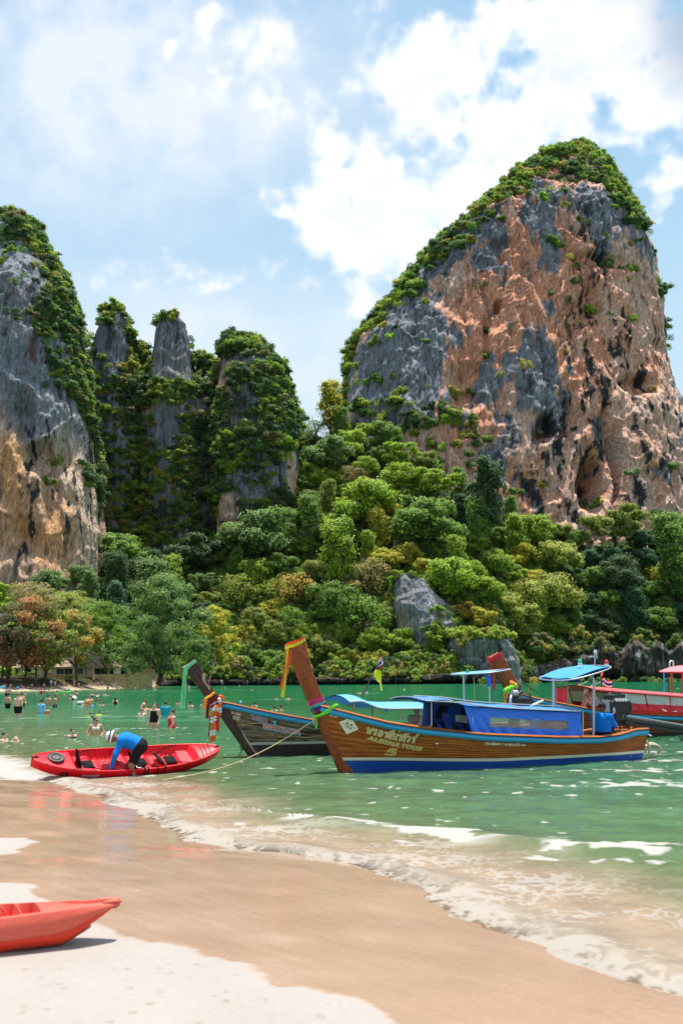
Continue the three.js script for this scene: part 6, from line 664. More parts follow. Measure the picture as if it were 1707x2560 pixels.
// ------------------------------------------------------------------ bungalows and wall behind the beach
{
  const gAt = (px, d) => { const p = at(px, 1690, d); return V(p.x, 1.0, -d); }, pxm = (d) => d / F;
  const plaster = mat([1, 1, 1], .9, { map: texture(512, 128, (u, v) => { const n = tnoise(u, v, 8, 3) + .6 * tnoise(u, v, 30, 5), st = smooth(.2, .5, tnoise(u, v * .15, 40, 7) + .3 * n); return mix3(mix3([188, 158, 112], [168, 138, 96], clamp(.5 + n * .6)), [96, 80, 60], st * .55); }) }), concrete = mat([1, 1, 1], .95, { map: texture(128, 64, (u, v) => { const k = 150 + 30 * (tnoise(u, v, 9) + tnoise(u, v, 40, 3)); return [k, k * .96, k * .86]; }) });
  const wallRun = (px0, d0, px1, d1, pyT, pyB, m, t, nm) => { const T0 = at(px0, pyT, d0), T1 = at(px1, pyT, d1), n = max(1, Math.round(T0.distanceTo(T1) / 4)); for (let k = 0; k < n; k++) { const a = T0.clone().lerp(T1, k / n + .002), b = T0.clone().lerp(T1, (k + 1) / n - .002), len = a.distanceTo(b), h = T0.y + .4, an = atan2(-(b.z - a.z), b.x - a.x), g = box(len, h, .3, 0, 0, 0); const uv = g.attributes.uv; for (let q = 0; q < uv.count; q++) uv.setXY(q, uv.getX(q) * .25 + k * .21, uv.getY(q)); part(nm, place(g, (a.x + b.x) / 2, T0.y - h / 2, (a.z + b.z) / 2, 0, an, 0).translate(-t.position.x, 0, -t.position.z), m, t); } part('coping', place(box(T0.distanceTo(T1) + .1, .14, .42), (T0.x + T1.x) / 2, T0.y + .071, (T0.z + T1.z) / 2, 0, atan2(-(T1.z - T0.z), T1.x - T0.x), 0).translate(-t.position.x, 0, -t.position.z), m, t); };
  const w1 = thing('garden_wall', 'low grey concrete block wall at the left end of the beach', 'wall', [at(43, 1700, 236).x, 0, -236]); wallRun(28, 236, 58, 236, 1699, 1719, concrete, w1, 'wall_block');
  const w2 = thing('garden_wall', 'short tan wall segment with a slanting right end beside the grey block wall', 'wall', [at(80, 1700, 240).x, 0, -240]); wallRun(62, 240, 102, 239, 1688, 1716, plaster, w2, 'wall_panel');
  const w3 = thing('garden_wall', 'long stained tan garden wall behind the beach trees', 'wall', [at(240, 1700, 246).x, 0, -246]); wallRun(108, 243, 382, 266, 1687, 1716, plaster, w3, 'wall_panel');
  const fen = thing('bamboo_fence', 'short bamboo screen above the right end of the tan wall', 'fence', [at(365, 1680, 268).x, 0, -268]); { const a = at(350, 1673, 268), b = at(388, 1673, 268), n = 22; for (let k = 0; k < n; k++) part('slat', box((b.x - a.x) / n * .9, 2.4, .06, lerp(a.x, b.x, (k + .5) / n) - fen.position.x, a.y - 1.2 + .04 * noise(k * 3.1, 1), .01 * (k % 2)), M.bamboo, fen); for (const y of [-.5, -1.7]) part('rail', box(b.x - a.x, .1, .05, (a.x + b.x) / 2 - fen.position.x, a.y + y, .07), M.brownDeck, fen); }
  const rl = thing('railing', 'low wooden railing left of the grey block wall', 'fence', [at(14, 1700, 234).x, 0, -234]); for (let k = 0; k < 4; k++) { const p = at(-4 + k * 10, 1700, 234); part('post', box(.14, 1.6, .14, p.x - rl.position.x, 1.2, 0), M.brownDeck, rl); } for (const y of [.9, 1.3, 1.7, 2.0]) part('rail', box(3.4, .1, .06, 0, y, .09), M.brownDeck, rl);
  const shingle = [[.44, .29, .22], [.50, .34, .26], [.38, .25, .19]].map((c) => mat(c, .9, { bumpMap: bark, bumpScale: .05 })), cream = mat([.52, .44, .28], .85), glass = mat([.02, .025, .03], .08), frameM = mat([.40, .36, .28], .7), darkIn = mat([.03, .028, .025], .9);
  const bungalow = (lab, px0, px1, d, pyE, pyR, ridge, bays) => {
    const a = at(px0, pyE, d), b = at(px1, pyE, d), w = b.x - a.x, ye = a.y, yr = at((px0 + px1) / 2, pyR, d).y, dep = 8, t = thing('bungalow', lab, 'house', [(a.x + b.x) / 2, 0, -d]), rw = w * ridge;
    // hipped roof in courses of thatch tiles
    const rows = 11, roof = part('roof', [grid(1, 1, (u, v) => [lerp(-w / 2, w / 2, u), ye - .06, lerp(.3, -dep, v)])], shingle[2], t);
    for (let k = 0; k < rows; k++) { const v0 = k / rows, v1 = (k + 1) / rows + .02, x0 = lerp(w / 2, rw / 2, v0), x1 = lerp(w / 2, rw / 2, v1), y0 = lerp(ye, yr, v0), y1 = lerp(ye, yr, v1), z0 = lerp(.3, -dep / 2, v0), z1 = lerp(.3, -dep / 2, v1), zb0 = lerp(-dep, -dep / 2, v0), zb1 = lerp(-dep, -dep / 2, v1); const q = (A, B, C, D) => grid(16, 1, (u, v) => { const p = [0, 1, 2].map((e) => lerp(lerp(A[e], B[e], u), lerp(D[e], C[e], u), v)); p[1] += (v < .5 ? .07 + .04 * noise(u * 40, k) : .0); return [...p, null, [u * w / 3, v * .3]]; }); part('shingle_course', [q([-x0, y0, z0], [x0, y0, z0], [x1, y1, z1], [-x1, y1, z1]), q([x0, y0, z0], [x0, y0, zb0], [x1, y1, zb1], [x1, y1, z1]), q([-x0, y0, zb0], [-x0, y0, z0], [-x1, y1, z1], [-x1, y1, zb1]), q([x0, y0, zb0], [-x0, y0, zb0], [-x1, y1, zb1], [x1, y1, zb1])], shingle[k % 3], roof); }
    part('ridge_cap', bar([-rw / 2 - .1, yr + .05, -dep / 2], [rw / 2 + .1, yr + .05, -dep / 2], .16), shingle[2], roof);
    part('eave_beam', box(w - .4, .28, .2, 0, ye - .2, .05), cream, t); part('wall', [box(w - .8, ye + 1, .25, 0, (ye - 1) / 2 - .2, -dep + .4), box(.25, ye + 1, dep - 1, -w / 2 + .6, (ye - 1) / 2 - .2, -dep / 2), box(.25, ye + 1, dep - 1, w / 2 - .6, (ye - 1) / 2 - .2, -dep / 2)], cream, t); part('inner_wall', box(w - 1.4, ye, .2, 0, ye / 2 - .3, -3.2), darkIn, t);
    for (const [p0, p1, kind] of bays) { const x0 = at(p0, pyE, d).x - t.position.x, x1 = at(p1, pyE, d).x - t.position.x, h = ye - .34; if (kind === 'col') part('column', box(x1 - x0, h + 1, .3, (x0 + x1) / 2, h / 2 - .5, 0), cream, t); else if (kind === 'wall') part('wall_panel', box(x1 - x0, h + 1, .2, (x0 + x1) / 2, h / 2 - .5, -.4), cream, t); else { const wn = part('window', [box(x1 - x0, .1, .14, (x0 + x1) / 2, h - .06, -.5), box(x1 - x0, .1, .14, (x0 + x1) / 2, h - 2.3, -.5), box(.1, 2.3, .14, x0 + .05, h - 1.15, -.5), box(.1, 2.3, .14, x1 - .05, h - 1.15, -.5), box(.08, 2.2, .12, (x0 + x1) / 2, h - 1.15, -.5)], frameM, t); for (const s of [0, 1]) part('pane', box((x1 - x0) / 2 - .14, 2.1, .02, lerp(x0, x1, .25 + .5 * s), h - 1.15, -.52), glass, wn); part('sill_wall', box(x1 - x0, max(.4, h - 2.3), .2, (x0 + x1) / 2, (h - 2.4) / 2, -.5), cream, t); } }
    return t;
  };
  bungalow('bungalow with a steep hipped shingle roof behind the straight dark trunk', 27, 104, 254, 1669, 1636, .22, [[47, 56, 'wall'], [58, 62, 'col'], [80, 85, 'col'], [86, 94, 'window'], [94, 104, 'wall'], [27, 46, 'window']]);
  bungalow('long bungalow with a veranda and dark windows behind the tan wall', 128, 290, 258, 1668, 1632, .5, [[138, 142, 'col'], [143, 160, 'window'], [161, 182, 'window'], [183, 188, 'col'], [189, 198, 'window'], [200, 209, 'window'], [210, 214, 'col'], [215, 231, 'wall'], [232, 236, 'col'], [237, 268, 'window'], [271, 274, 'col'], [128, 137, 'wall']]);
  // garden plants
  for (const [px, py, d, s, hue, lab] of [[74, 1682, 246, 2.0, 'mid', 'round green bush behind the short tan wall'], [50, 1688, 243, 1.5, 'bright', 'light green broad-leaved plant over the grey block wall'], [14, 1672, 246, 2.6, 'bright', 'green bush at the left edge under the palm'], [176, 1690, 236, 1.1, 'pale', 'small white-flowered shrub in front of the long wall'], [300, 1676, 274, 2.4, 'dark', 'dark bush behind the right part of the long wall'], [410, 1690, 350, 4, 'dark', 'dark bush at the right end of the beach']]) { const p = at(px, py, d), t = thing('garden_shrub', lab, 'shrub', [p.x, max(1, p.y - s * .7), p.z]); const c = part('foliage', shrubGeo[0], LEAF[hue], t); c.scale.setScalar(s); part('stem', bar([0, -1.2, 0], [0, s * .4, 0], .08), barkMat, t); }
}
// ------------------------------------------------------------------ people
// bodies are distance fields joined smoothly and meshed as one surface
const capsule = (p, A, B, ra, rb) => { const bx = B[0] - A[0], by = B[1] - A[1], bz = B[2] - A[2], px = p[0] - A[0], py = p[1] - A[1], pz = p[2] - A[2], l = bx * bx + by * by + bz * bz || 1e-9, t = clamp((px * bx + py * by + pz * bz) / l), x = px - bx * t, y = py - by * t, z = pz - bz * t; return sqrt(x * x + y * y + z * z) - lerp(ra, rb, t); };
const boneD = (p, b) => b.e ? (() => { const x = (p[0] - b.a[0]) / b.e[0], y = (p[1] - b.a[1]) / b.e[1], z = (p[2] - b.a[2]) / b.e[2], k = sqrt(x * x + y * y + z * z); return (k - 1) * min(b.e[0], b.e[1], b.e[2]); })() : capsule(b.w ? [b.a[0] + (p[0] - b.a[0]) / b.w, p[1], p[2]] : p, b.a, b.b, b.ra, b.rb);
const smin = (a, b, k) => { const h = max(k - abs(a - b), 0) / k; return min(a, b) - h * h * k * .25; };
const fieldOf = (bones, k = .045) => (p) => { let d = 1e3; for (const b of bones) d = smin(d, boneD(p, b), b.k ?? k); return d; };
function mesh3(f, lo, hi, c, colour) { // surface nets
  const n = [0, 1, 2].map((k) => max(2, Math.ceil((hi[k] - lo[k]) / c) + 1)), [nx, ny, nz] = n, F = new Float32Array(nx * ny * nz), id = (i, j, k) => (k * ny + j) * nx + i;
  for (let k = 0; k < nz; k++) for (let j = 0; j < ny; j++) for (let i = 0; i < nx; i++) F[id(i, j, k)] = f([lo[0] + i * c, lo[1] + j * c, lo[2] + k * c]);
  const vid = new Int32Array(nx * ny * nz).fill(-1), pos = [], idx = [];
  for (let k = 0; k < nz - 1; k++) for (let j = 0; j < ny - 1; j++) for (let i = 0; i < nx - 1; i++) {
    let m = 0, s = [0, 0, 0], cnt = 0; const v = []; for (let q = 0; q < 8; q++) { v[q] = F[id(i + (q & 1), j + ((q >> 1) & 1), k + (q >> 2))]; if (v[q] < 0) m |= 1 << q; } if (m === 0 || m === 255) continue;
    for (let q = 0; q < 8; q++) for (const a of [1, 2, 4]) if (!(q & a)) { const r = q | a; if ((v[q] < 0) !== (v[r] < 0)) { const t = v[q] / (v[q] - v[r]); s[0] += (q & 1) + (a === 1 ? t : 0); s[1] += ((q >> 1) & 1) + (a === 2 ? t : 0); s[2] += (q >> 2) + (a === 4 ? t : 0); cnt++; } }
    vid[id(i, j, k)] = pos.length / 3; pos.push(lo[0] + (i + s[0] / cnt) * c, lo[1] + (j + s[1] / cnt) * c, lo[2] + (k + s[2] / cnt) * c);
  }
  for (let k = 1; k < nz - 1; k++) for (let j = 1; j < ny - 1; j++) for (let i = 1; i < nx - 1; i++) { const a = F[id(i, j, k)] < 0; const quad = (p, q, r, s, flip) => { if (p < 0 || q < 0 || r < 0 || s < 0) return; flip ? idx.push(p, r, q, p, s, r) : idx.push(p, q, r, p, r, s); };
    if (a !== F[id(i + 1, j, k)] < 0) quad(vid[id(i, j - 1, k - 1)], vid[id(i, j, k - 1)], vid[id(i, j, k)], vid[id(i, j - 1, k)], !a);
    if (a !== F[id(i, j + 1, k)] < 0) quad(vid[id(i - 1, j, k - 1)], vid[id(i - 1, j, k)], vid[id(i, j, k)], vid[id(i, j, k - 1)], !a);
    if (a !== F[id(i, j, k + 1)] < 0) quad(vid[id(i - 1, j - 1, k)], vid[id(i, j - 1, k)], vid[id(i, j, k)], vid[id(i - 1, j, k)], !a); }
  const g = new THREE.BufferGeometry(); g.setAttribute('position', new THREE.Float32BufferAttribute(pos, 3)); g.setIndex(idx); g.computeVertexNormals();
  if (colour) { const col = []; for (let q = 0; q < pos.length; q += 3) col.push(...colour([pos[q], pos[q + 1], pos[q + 2]])); g.setAttribute('color', new THREE.Float32BufferAttribute(col, 3)); }
  return g;
}
const boundsOf = (bones, pad) => { const lo = [9, 9, 9], hi = [-9, -9, -9]; for (const b of bones) for (const [p, r] of b.e ? [[b.a, max(...b.e)]] : [[b.a, b.ra * (b.w ?? 1)], [b.b, b.rb * (b.w ?? 1)]]) for (let k = 0; k < 3; k++) { lo[k] = min(lo[k], p[k] - r - pad); hi[k] = max(hi[k], p[k] + r + pad); } return [lo, hi]; };
const SKIN = { fair: [.66, .40, .29], tan: [.52, .28, .17], pink: [.68, .36, .27], brown: [.30, .155, .09], deep: [.16, .08, .045] }, HAIR = { black: [.012, .010, .010], brown: [.055, .028, .016], red: [.26, .10, .04], blond: [.36, .24, .11] };
const skinMats = {}, skinMat = (k) => (skinMats[k] ??= mat(SKIN[k], .5, { specularIntensity: .5 })), hairMats = {}, hairMat = (k) => (hairMats[k] ??= mat(HAIR[k], .55)), clothMats = {}, clothMat = (c) => (clothMats[c.join()] ??= mat(c, .85, { specularIntensity: .25 }));
const C = { black: [.012, .012, .015], navy: [.02, .03, .09], blue: [.008, .19, .66], skyblue: [.22, .50, .72], teal: [.015, .34, .42], white: [.72, .72, .74], red: [.62, .02, .03], orange: [.85, .20, .02], lime: [.48, .72, .03], pink: [.75, .10, .18], yellow: [.75, .50, .03], tan: [.52, .40, .26], lilac: [.55, .45, .68], aqua: [.10, .50, .72], purple: [.20, .06, .28], greycloth: [.55, .55, .58] };
const STAND = { pel: [0, .93, 0], chest: [0, 1.24, 0], neck: [0, 1.44, 0], head: [0, 1.585, .015], sL: [.185, 1.385, 0], sR: [-.185, 1.385, 0], eL: [.25, 1.10, -.03], eR: [-.25, 1.10, -.03], hL: [.27, .85, .05], hR: [-.27, .85, .05], pL: [.09, .90, 0], pR: [-.09, .90, 0], kL: [.105, .49, .02], kR: [-.105, .49, .02], aL: [.11, .08, -.02], aR: [-.11, .08, -.02], tL: [.13, .03, .15], tR: [-.13, .03, .15] };
const POSE = {
  hips: { eL: [.38, 1.14, -.10], eR: [-.38, 1.14, -.10], hL: [.17, .98, .02], hR: [-.17, .98, .02] }, arms: { eL: [.23, 1.12, .06], eR: [-.23, 1.12, .06], hL: [.12, .92, .22], hR: [-.12, .92, .22] },
  raise: { eL: [.36, 1.40, .05], hL: [.33, 1.66, .08] }, reach: { eL: [.22, 1.30, .25], hL: [.12, 1.32, .50], eR: [-.22, 1.24, .24], hR: [-.1, 1.24, .5] }, forward: { eL: [.24, 1.14, .10], hL: [.10, 1.02, .30], eR: [-.24, 1.14, .10], hR: [-.1, 1.02, .3] },
  swim: { eL: [.34, 1.25, .15], hL: [.30, 1.25, .42], eR: [-.34, 1.25, .15], hR: [-.3, 1.25, .42] }, lean: { chest: [.0, 1.18, .16], neck: [0, 1.34, .27], head: [0, 1.46, .36], sL: [.185, 1.29, .2], sR: [-.185, 1.29, .2], eL: [.26, 1.05, .3], eR: [-.26, 1.05, .3], hL: [.2, .85, .42], hR: [-.2, .85, .42] },
  sit: { pel: [0, .12, 0], chest: [0, .42, .04], neck: [0, .61, .08], head: [0, .755, .12], sL: [.185, .56, .05], sR: [-.185, .56, .05], eL: [.26, .34, .18], eR: [-.26, .34, .18], hL: [.16, .36, .42], hR: [-.16, .36, .42], pL: [.09, .12, .02], pR: [-.09, .12, .02], kL: [.12, .46, .42], kR: [-.12, .46, .42], aL: [.12, .07, .62], aR: [-.12, .07, .62], tL: [.13, .04, .78], tR: [-.13, .04, .78] },
  lie: { pel: [0, .12, 0], chest: [0, .15, -.32], neck: [0, .17, -.5], head: [0, .2, -.66], sL: [.185, .14, -.44], sR: [-.185, .14, -.44], eL: [.3, .1, -.3], eR: [-.3, .1, -.3], hL: [.3, .08, -.05], hR: [-.3, .08, -.05], pL: [.09, .12, .03], pR: [-.09, .12, .03], kL: [.12, .22, .42], kR: [-.12, .14, .46], aL: [.12, .08, .82], aR: [-.12, .08, .86], tL: [.13, .2, .88], tR: [-.13, .2, .92] },
};
const mixP = (a, b, t) => a.map((v, k) => lerp(v, b[k], t));
// o: pose, joints, skin, hair, hairStyle, top, bottom, suit, female, h (height), detail (cell), fingers, cut (nothing below this height)
function figure(t, o) {
  const J = { ...STAND, ...POSE[o.pose], ...o.joints }, f = o.female, c = o.cell ?? .03, cut = o.cut ?? -1, fat = o.fat ?? 1, B = {}, cp = (n, a, b, ra, rb, x) => (B[n] = { n, a, b, ra, rb, ...x });
  const up = V(...J.head).sub(V(...J.neck)).normalize(), hf = V(...(o.look ?? [0, 0, 1])); hf.addScaledVector(up, -hf.dot(up)).normalize(); const hr = V(0, 0, 0).crossVectors(up, hf), hp = (x, y, z) => [J.head[0] + hr.x * x + up.x * y + hf.x * z, J.head[1] + hr.y * x + up.y * y + hf.y * z, J.head[2] + hr.z * x + up.z * y + hf.z * z];
  cp('chest', mixP(J.pel, J.chest, .55), mixP(J.chest, J.neck, .35), .115 * fat, f ? .115 * fat : .135 * fat, { w: 1.32, k: .08 }); cp('belly', J.pel, J.chest, (f ? .125 : .12) * fat, (f ? .10 : .115) * fat, { w: 1.22, k: .08 }); cp('hip', J.pL, J.pR, (f ? .118 : .105) * fat, (f ? .118 : .105) * fat, { k: .08 }); cp('yoke', J.sL, J.sR, .062, .062, { k: .09 }); cp('neck', mixP(J.chest, J.neck, .6), mixP(J.neck, J.head, .4), .062, .052);
  if (f) for (const s of [1, -1]) cp('bust' + s, [...mixP(J.chest, J.neck, .22).map((v, k) => v + [s * .075, 0, .09][k])], [...mixP(J.chest, J.neck, .2).map((v, k) => v + [s * .075, 0, .1][k])], .062 * fat, .06 * fat);
  for (const s of ['L', 'R']) { cp('uarm' + s, J['s' + s], J['e' + s], .056 * fat, .043, { k: .05 }); cp('farm' + s, J['e' + s], J['h' + s], .043, .029); if (J['k' + s][1] > cut - .5) { cp('thigh' + s, J['p' + s], J['k' + s], .088 * fat, .058, { k: .06 }); cp('shin' + s, J['k' + s], J['a' + s], .058, .038); cp('foot' + s, J['a' + s], J['t' + s], .042, .028); } }
  cp('skull', hp(0, .03, -.012), hp(0, .035, -.02), .092, .092, { k: .05 }); cp('jaw', hp(0, -.03, .022), hp(0, -.062, .045), .064, .04, { k: .05 }); if (c < .04) { cp('nose', hp(0, .015, .086), hp(0, -.018, .104), .009, .015, { k: .02 }); for (const s of [1, -1]) cp('ear' + s, hp(s * .084, .012, -.012), hp(s * .088, -.02, -.008), .018, .014, { k: .012 }); cp('brow', hp(.035, .035, .078), hp(-.035, .035, .078), .015, .015, { k: .03 }); }
  const palms = {}; for (const s of ['L', 'R']) { const d = V(...J['h' + s]).sub(V(...J['e' + s])).normalize(), e = J['h' + s], out = s === 'L' ? 1 : -1; const side = V(d.y, -d.x, 0).lengthSq() > .02 ? V(0, 0, 1).addScaledVector(d, -d.z).normalize() : V(1, 0, 0), nrm = V(0, 0, 0).crossVectors(d, side).multiplyScalar(out), q = (a, b, g) => [e[0] + d.x * a + side.x * b + nrm.x * g, e[1] + d.y * a + side.y * b + nrm.y * g, e[2] + d.z * a + side.z * b + nrm.z * g], list = [{ a: q(.01, .018, 0), b: q(.08, .026, 0), ra: .022, rb: .016 }, { a: q(.01, -.014, 0), b: q(.08, -.022, 0), ra: .022, rb: .016 }];
    const curl = o.grip ?? .25; if (o.fingers) { [[.03, .075], [.011, .085], [-.009, .08], [-.027, .062]].forEach(([y, l]) => list.push({ a: q(.078, y, 0), b: q(.078 + l * .5, y * 1.15, -curl * .02), ra: .0092, rb: .0085, k: .006 }, { a: q(.078 + l * .5, y * 1.15, -curl * .02), b: q(.078 + l * (1 - curl * .4), y * 1.1, -curl * .09), ra: .0085, rb: .007, k: .006 })); list.push({ a: q(.03, .036, 0), b: q(.065, .062, -.012), ra: .012, rb: .0095, k: .01 }, { a: q(.065, .062, -.012), b: q(.092, .066, -.03), ra: .0095, rb: .008, k: .006 }); }
    else [[.024, .16], [.008, .17], [-.008, .165], [-.022, .15]].forEach(([y, l]) => list.push({ a: q(.07, y, 0), b: q(l, y, -.02), ra: .011, rb: .009 })), list.push({ a: q(.03, .03, 0), b: q(.08, .055, -.01), ra: .012, rb: .01 }); palms[s] = list; }
  const body = Object.values(B), all = o.fingers ? body : [...body, ...palms.L, ...palms.R], clip = (fn) => (p) => max(fn(p), cut - p[1]), bounds = (bs, pad) => { const [lo, hi] = boundsOf(bs, pad); lo[1] = max(lo[1], cut - c * 2); return [lo, hi]; };
  const geos = [mesh3(clip(fieldOf(all)), ...bounds(all, c * 2), c)]; if (o.fingers) for (const s of ['L', 'R']) { const fb = [...palms[s], { a: mixP(J['e' + s], J['h' + s], .82), b: J['h' + s], ra: .033, rb: .029 }]; geos.push(mesh3(fieldOf(fb, .012), ...boundsOf(fb, .012), .0055)); }
  part('body', geos.length > 1 ? geos : geos[0], skinMat(o.skin ?? 'fair'), t);
  const wear = (nm, col, names, grow, test = () => -1) => { const bs = names.map((n) => B[n]).filter(Boolean); if (!bs.length) return; const [lo, hi] = bounds(bs, grow + c * 2), fn = fieldOf(bs, .06); const g = mesh3((p) => max(clip((q) => fn(q) - grow)(p), test(p)), lo, hi, min(c, .032)); if (g.index.count) part(nm, g, clothMat(col), t); };
  const g = .014 + c * .12, along = (A, Bq, l) => (p) => { const d = V(...Bq).sub(V(...A)), L = d.length(); return (V(...p).sub(V(...A)).dot(d) / L) - L * l; };
  if (o.bottom) { wear(o.bottomName ?? 'shorts', o.bottom, ['hip', 'belly', 'thighL', 'thighR'], g + .012, (p) => max(along(J.pel, J.chest, o.rise ?? .22)(p), ...[0].map(() => { const tl = along(J.pL, J.kL, o.legLen ?? .72)(p), tr = along(J.pR, J.kR, o.legLen ?? .72)(p); return p[0] > (J.pL[0] + J.pR[0]) / 2 ? tl : tr; }))); }
  if (o.top) wear('shirt', o.top, ['chest', 'belly', 'yoke', 'neck', 'uarmL', 'uarmR', ...(o.long ? ['farmL', 'farmR'] : []), ...(o.hem ? ['hip', 'thighL', 'thighR'] : ['hip'])], g + .008, (p) => { const nk = along(mixP(J.chest, J.neck, .55), J.neck, 1.15)(p); let sl = -1; for (const s of ['L', 'R']) { if (o.long) continue; const d = boneD(p, B['uarm' + s]), e = along(J['s' + s], J['e' + s], o.sleeve ?? .7)(p); if (d < .05 && d < boneD(p, B.chest) - .01) sl = max(sl, e); } const low = o.hem ? -along(J.pel, J.chest, -o.hem)(p) : -along(J.pel, J.chest, -.15)(p); return max(nk, sl, low); });
  if (o.suit) { wear('swimsuit', o.suit, ['chest', 'belly', 'hip', 'bust1', 'bust-1'], .008 + c * .1, (p) => { const y = along(J.pel, J.neck, 0)(p) / .51, x = abs(p[0] - lerp(J.pel[0], J.chest[0], .5)); const neckline = y > .62 ? (x - .055 > 0 ? .0 : 1) * .03 + (y - .93) * .5 : -1; return max(neckline, y > .45 ? x - .15 : -1, -y - .16, o.back ? -1 : -1); }); }
  if (o.bikini) { wear('bikini_top', o.bikini, ['bust1', 'bust-1'], .01 + c * .1, (p) => -(p[2] - J.chest[2] - .05)); for (const s of [1, -1]) { const ch = mixP(J.chest, J.neck, .2); part('bikini_strap', tube([[ch[0] + s * .085, ch[1] + .03, ch[2] + .15], [ch[0] + s * .10, J.sL[1] + .03, ch[2] + .07], [ch[0] + s * .10, J.sL[1] + .05, ch[2] - .02], [ch[0] + s * .08, J.sL[1] - .05, ch[2] - .12]], .011, 14, 6), clothMat(o.bikini), t); } wear('bikini_bottom', o.bikini, ['hip'], .01 + c * .1, (p) => p[1] - J.pel[1] - .06); }
  if (o.vest) wear('life_vest', o.vest, ['chest', 'belly', 'yoke'], .045, (p) => max(p[1] - J.neck[1] + .03, J.pel[1] + .06 - p[1], abs(p[0] - J.chest[0]) - .2));
  // hair, hat, face
  const hb = [{ a: hp(0, .045, -.018), b: hp(0, .05, -.03), ra: .098, rb: .098 }]; if (o.hairStyle === 'long') hb.push({ a: hp(0, -.0, -.07), b: hp(0, -.24, -.085), ra: .082, rb: .06 }); if (o.hairStyle === 'bob') hb.push({ a: hp(.05, -.02, -.03), b: hp(.06, -.11, -.01), ra: .05, rb: .035 }, { a: hp(-.05, -.02, -.03), b: hp(-.06, -.11, -.01), ra: .05, rb: .035 }); if (o.hairStyle === 'bun') hb.push({ a: hp(0, .09, -.12), b: hp(0, .1, -.125), ra: .05, rb: .048 }); if (o.hairStyle === 'tail') hb.push({ a: hp(0, .06, -.12), b: hp(0, .0, -.17), ra: .04, rb: .03 }, { a: hp(0, 0, -.17), b: hp(0, -.14, -.16), ra: .032, rb: .018 });
  if (o.hair !== 'none') { const hairline = (p) => { const d = V(...p).sub(V(...J.head)), y = d.dot(up), z = d.dot(hf), x = abs(d.dot(hr)); return o.hairStyle === 'long' || o.hairStyle === 'bob' ? min(1, z - .045 - max(0, y - .02) * .55 + (y < -.03 ? .05 : 0) - (x > .07 ? .02 : 0)) : max(z - .035 - max(0, y - .02) * .6, -(y + .045 + z * .4)); }; const [lo, hi] = bounds(hb, c * 2), fn = fieldOf(hb, .04), hg = mesh3((p) => max(clip(fn)(p), hairline(p)), lo, hi, min(c, .022)); if (hg.index.count) part('hair', hg, hairMat(o.hair ?? 'black'), t); }
  const capAt = (geom) => geom.applyMatrix4(new THREE.Matrix4().makeBasis(hr, up, hf).setPosition(...J.head));
  if (o.hat) { const lathe = (pts) => new THREE.LatheGeometry(pts.map(([r, y]) => new THREE.Vector2(r, y)), 28); if (o.hat === 'bucket') { const h = part('hat', capAt(lathe([[.001, .165], [.06, .16], [.098, .125], [.112, .06], [.114, .052], [.15, .02], [.175, .002], [.172, -.002], [.112, .045]]).translate(0, 0, -.01)), clothMat(C.white), t); part('hat_band', capAt(lathe([[.1155, .052], [.1145, .085]]).translate(0, 0, -.01)), clothMat([.05, .06, .14]), h); } else { const cm = clothMat(o.hatColour ?? C.white), h = part('cap', capAt(lathe([[.001, .155], [.06, .148], [.1, .1], [.108, .045]]).translate(0, 0, -.012)), cm, t); part('cap_peak', capAt(new THREE.CylinderGeometry(.085, .085, .012, 18).scale(1, 1, .9).translate(0, .048, .11)), cm, h); } }
  if (o.face) { for (const s of [1, -1]) { const e = part('eye', ball(.0125, ...hp(s * .032, .012, .072)), mat([.62, .60, .56], .3), t); part('iris', ball(.007, ...hp(s * .032, .012, .0815)), mat([.02, .012, .01], .3), e); part('eyebrow', bar(hp(s * .018, .038, .09), hp(s * .05, .036, .078), .0065), hairMat(o.hair === 'none' || !o.hair ? 'black' : o.hair), t); } part('mouth', bar(hp(.024, -.046, .078), hp(-.024, -.046, .078), .0075), mat([.36, .10, .09], .5), t); }
  if (o.glasses) part('sunglasses', [ball(.027, ...hp(.034, .014, .084), 1, .8, .5), ball(.027, ...hp(-.034, .014, .084), 1, .8, .5), bar(hp(.03, .018, .096), hp(-.03, .018, .096), .004), bar(hp(.05, .016, .08), hp(.088, .016, -.01), .005), bar(hp(-.05, .016, .08), hp(-.088, .016, -.01), .005)], mat([.008, .008, .01], .15), t);
  return { J, hp };
}
// a bather: px and water line in the photograph, head top, turn (0 faces us)
function person(px, pyW, pyTop, turn, label, o = {}) {
  const p = o.at ?? onY(px, pyW, o.y0 ?? 0), d = -p.z, h = o.h ?? (o.female ? 1.65 : 1.74), sc = h / 1.70, base = { ...STAND, ...POSE[o.pose], ...o.joints }, top = base.head[1] + .125; let cut = -1, y = p.y;
  if (pyTop != null) { const vis = (pyW - pyTop) * d / F / cos(.0), vs = vis / sc; cut = max(-.2, top - vs); y = p.y - cut * sc; cut -= .12; }
  const t = thing('person', label, 'person', [p.x, y, p.z], turn * PI / 180, o.group); t.scale.setScalar(sc); figure(t, { cell: clamp(d / F * 1.2 * 1.6, .022, .07), fingers: d < 42, face: d < 62, cut, look: o.look, ...o, pose: o.pose }); if (o.wake) wakesAndGlints.push([p.x, p.z + .1, o.wake, o.wake * .35, .8]); return t;
}
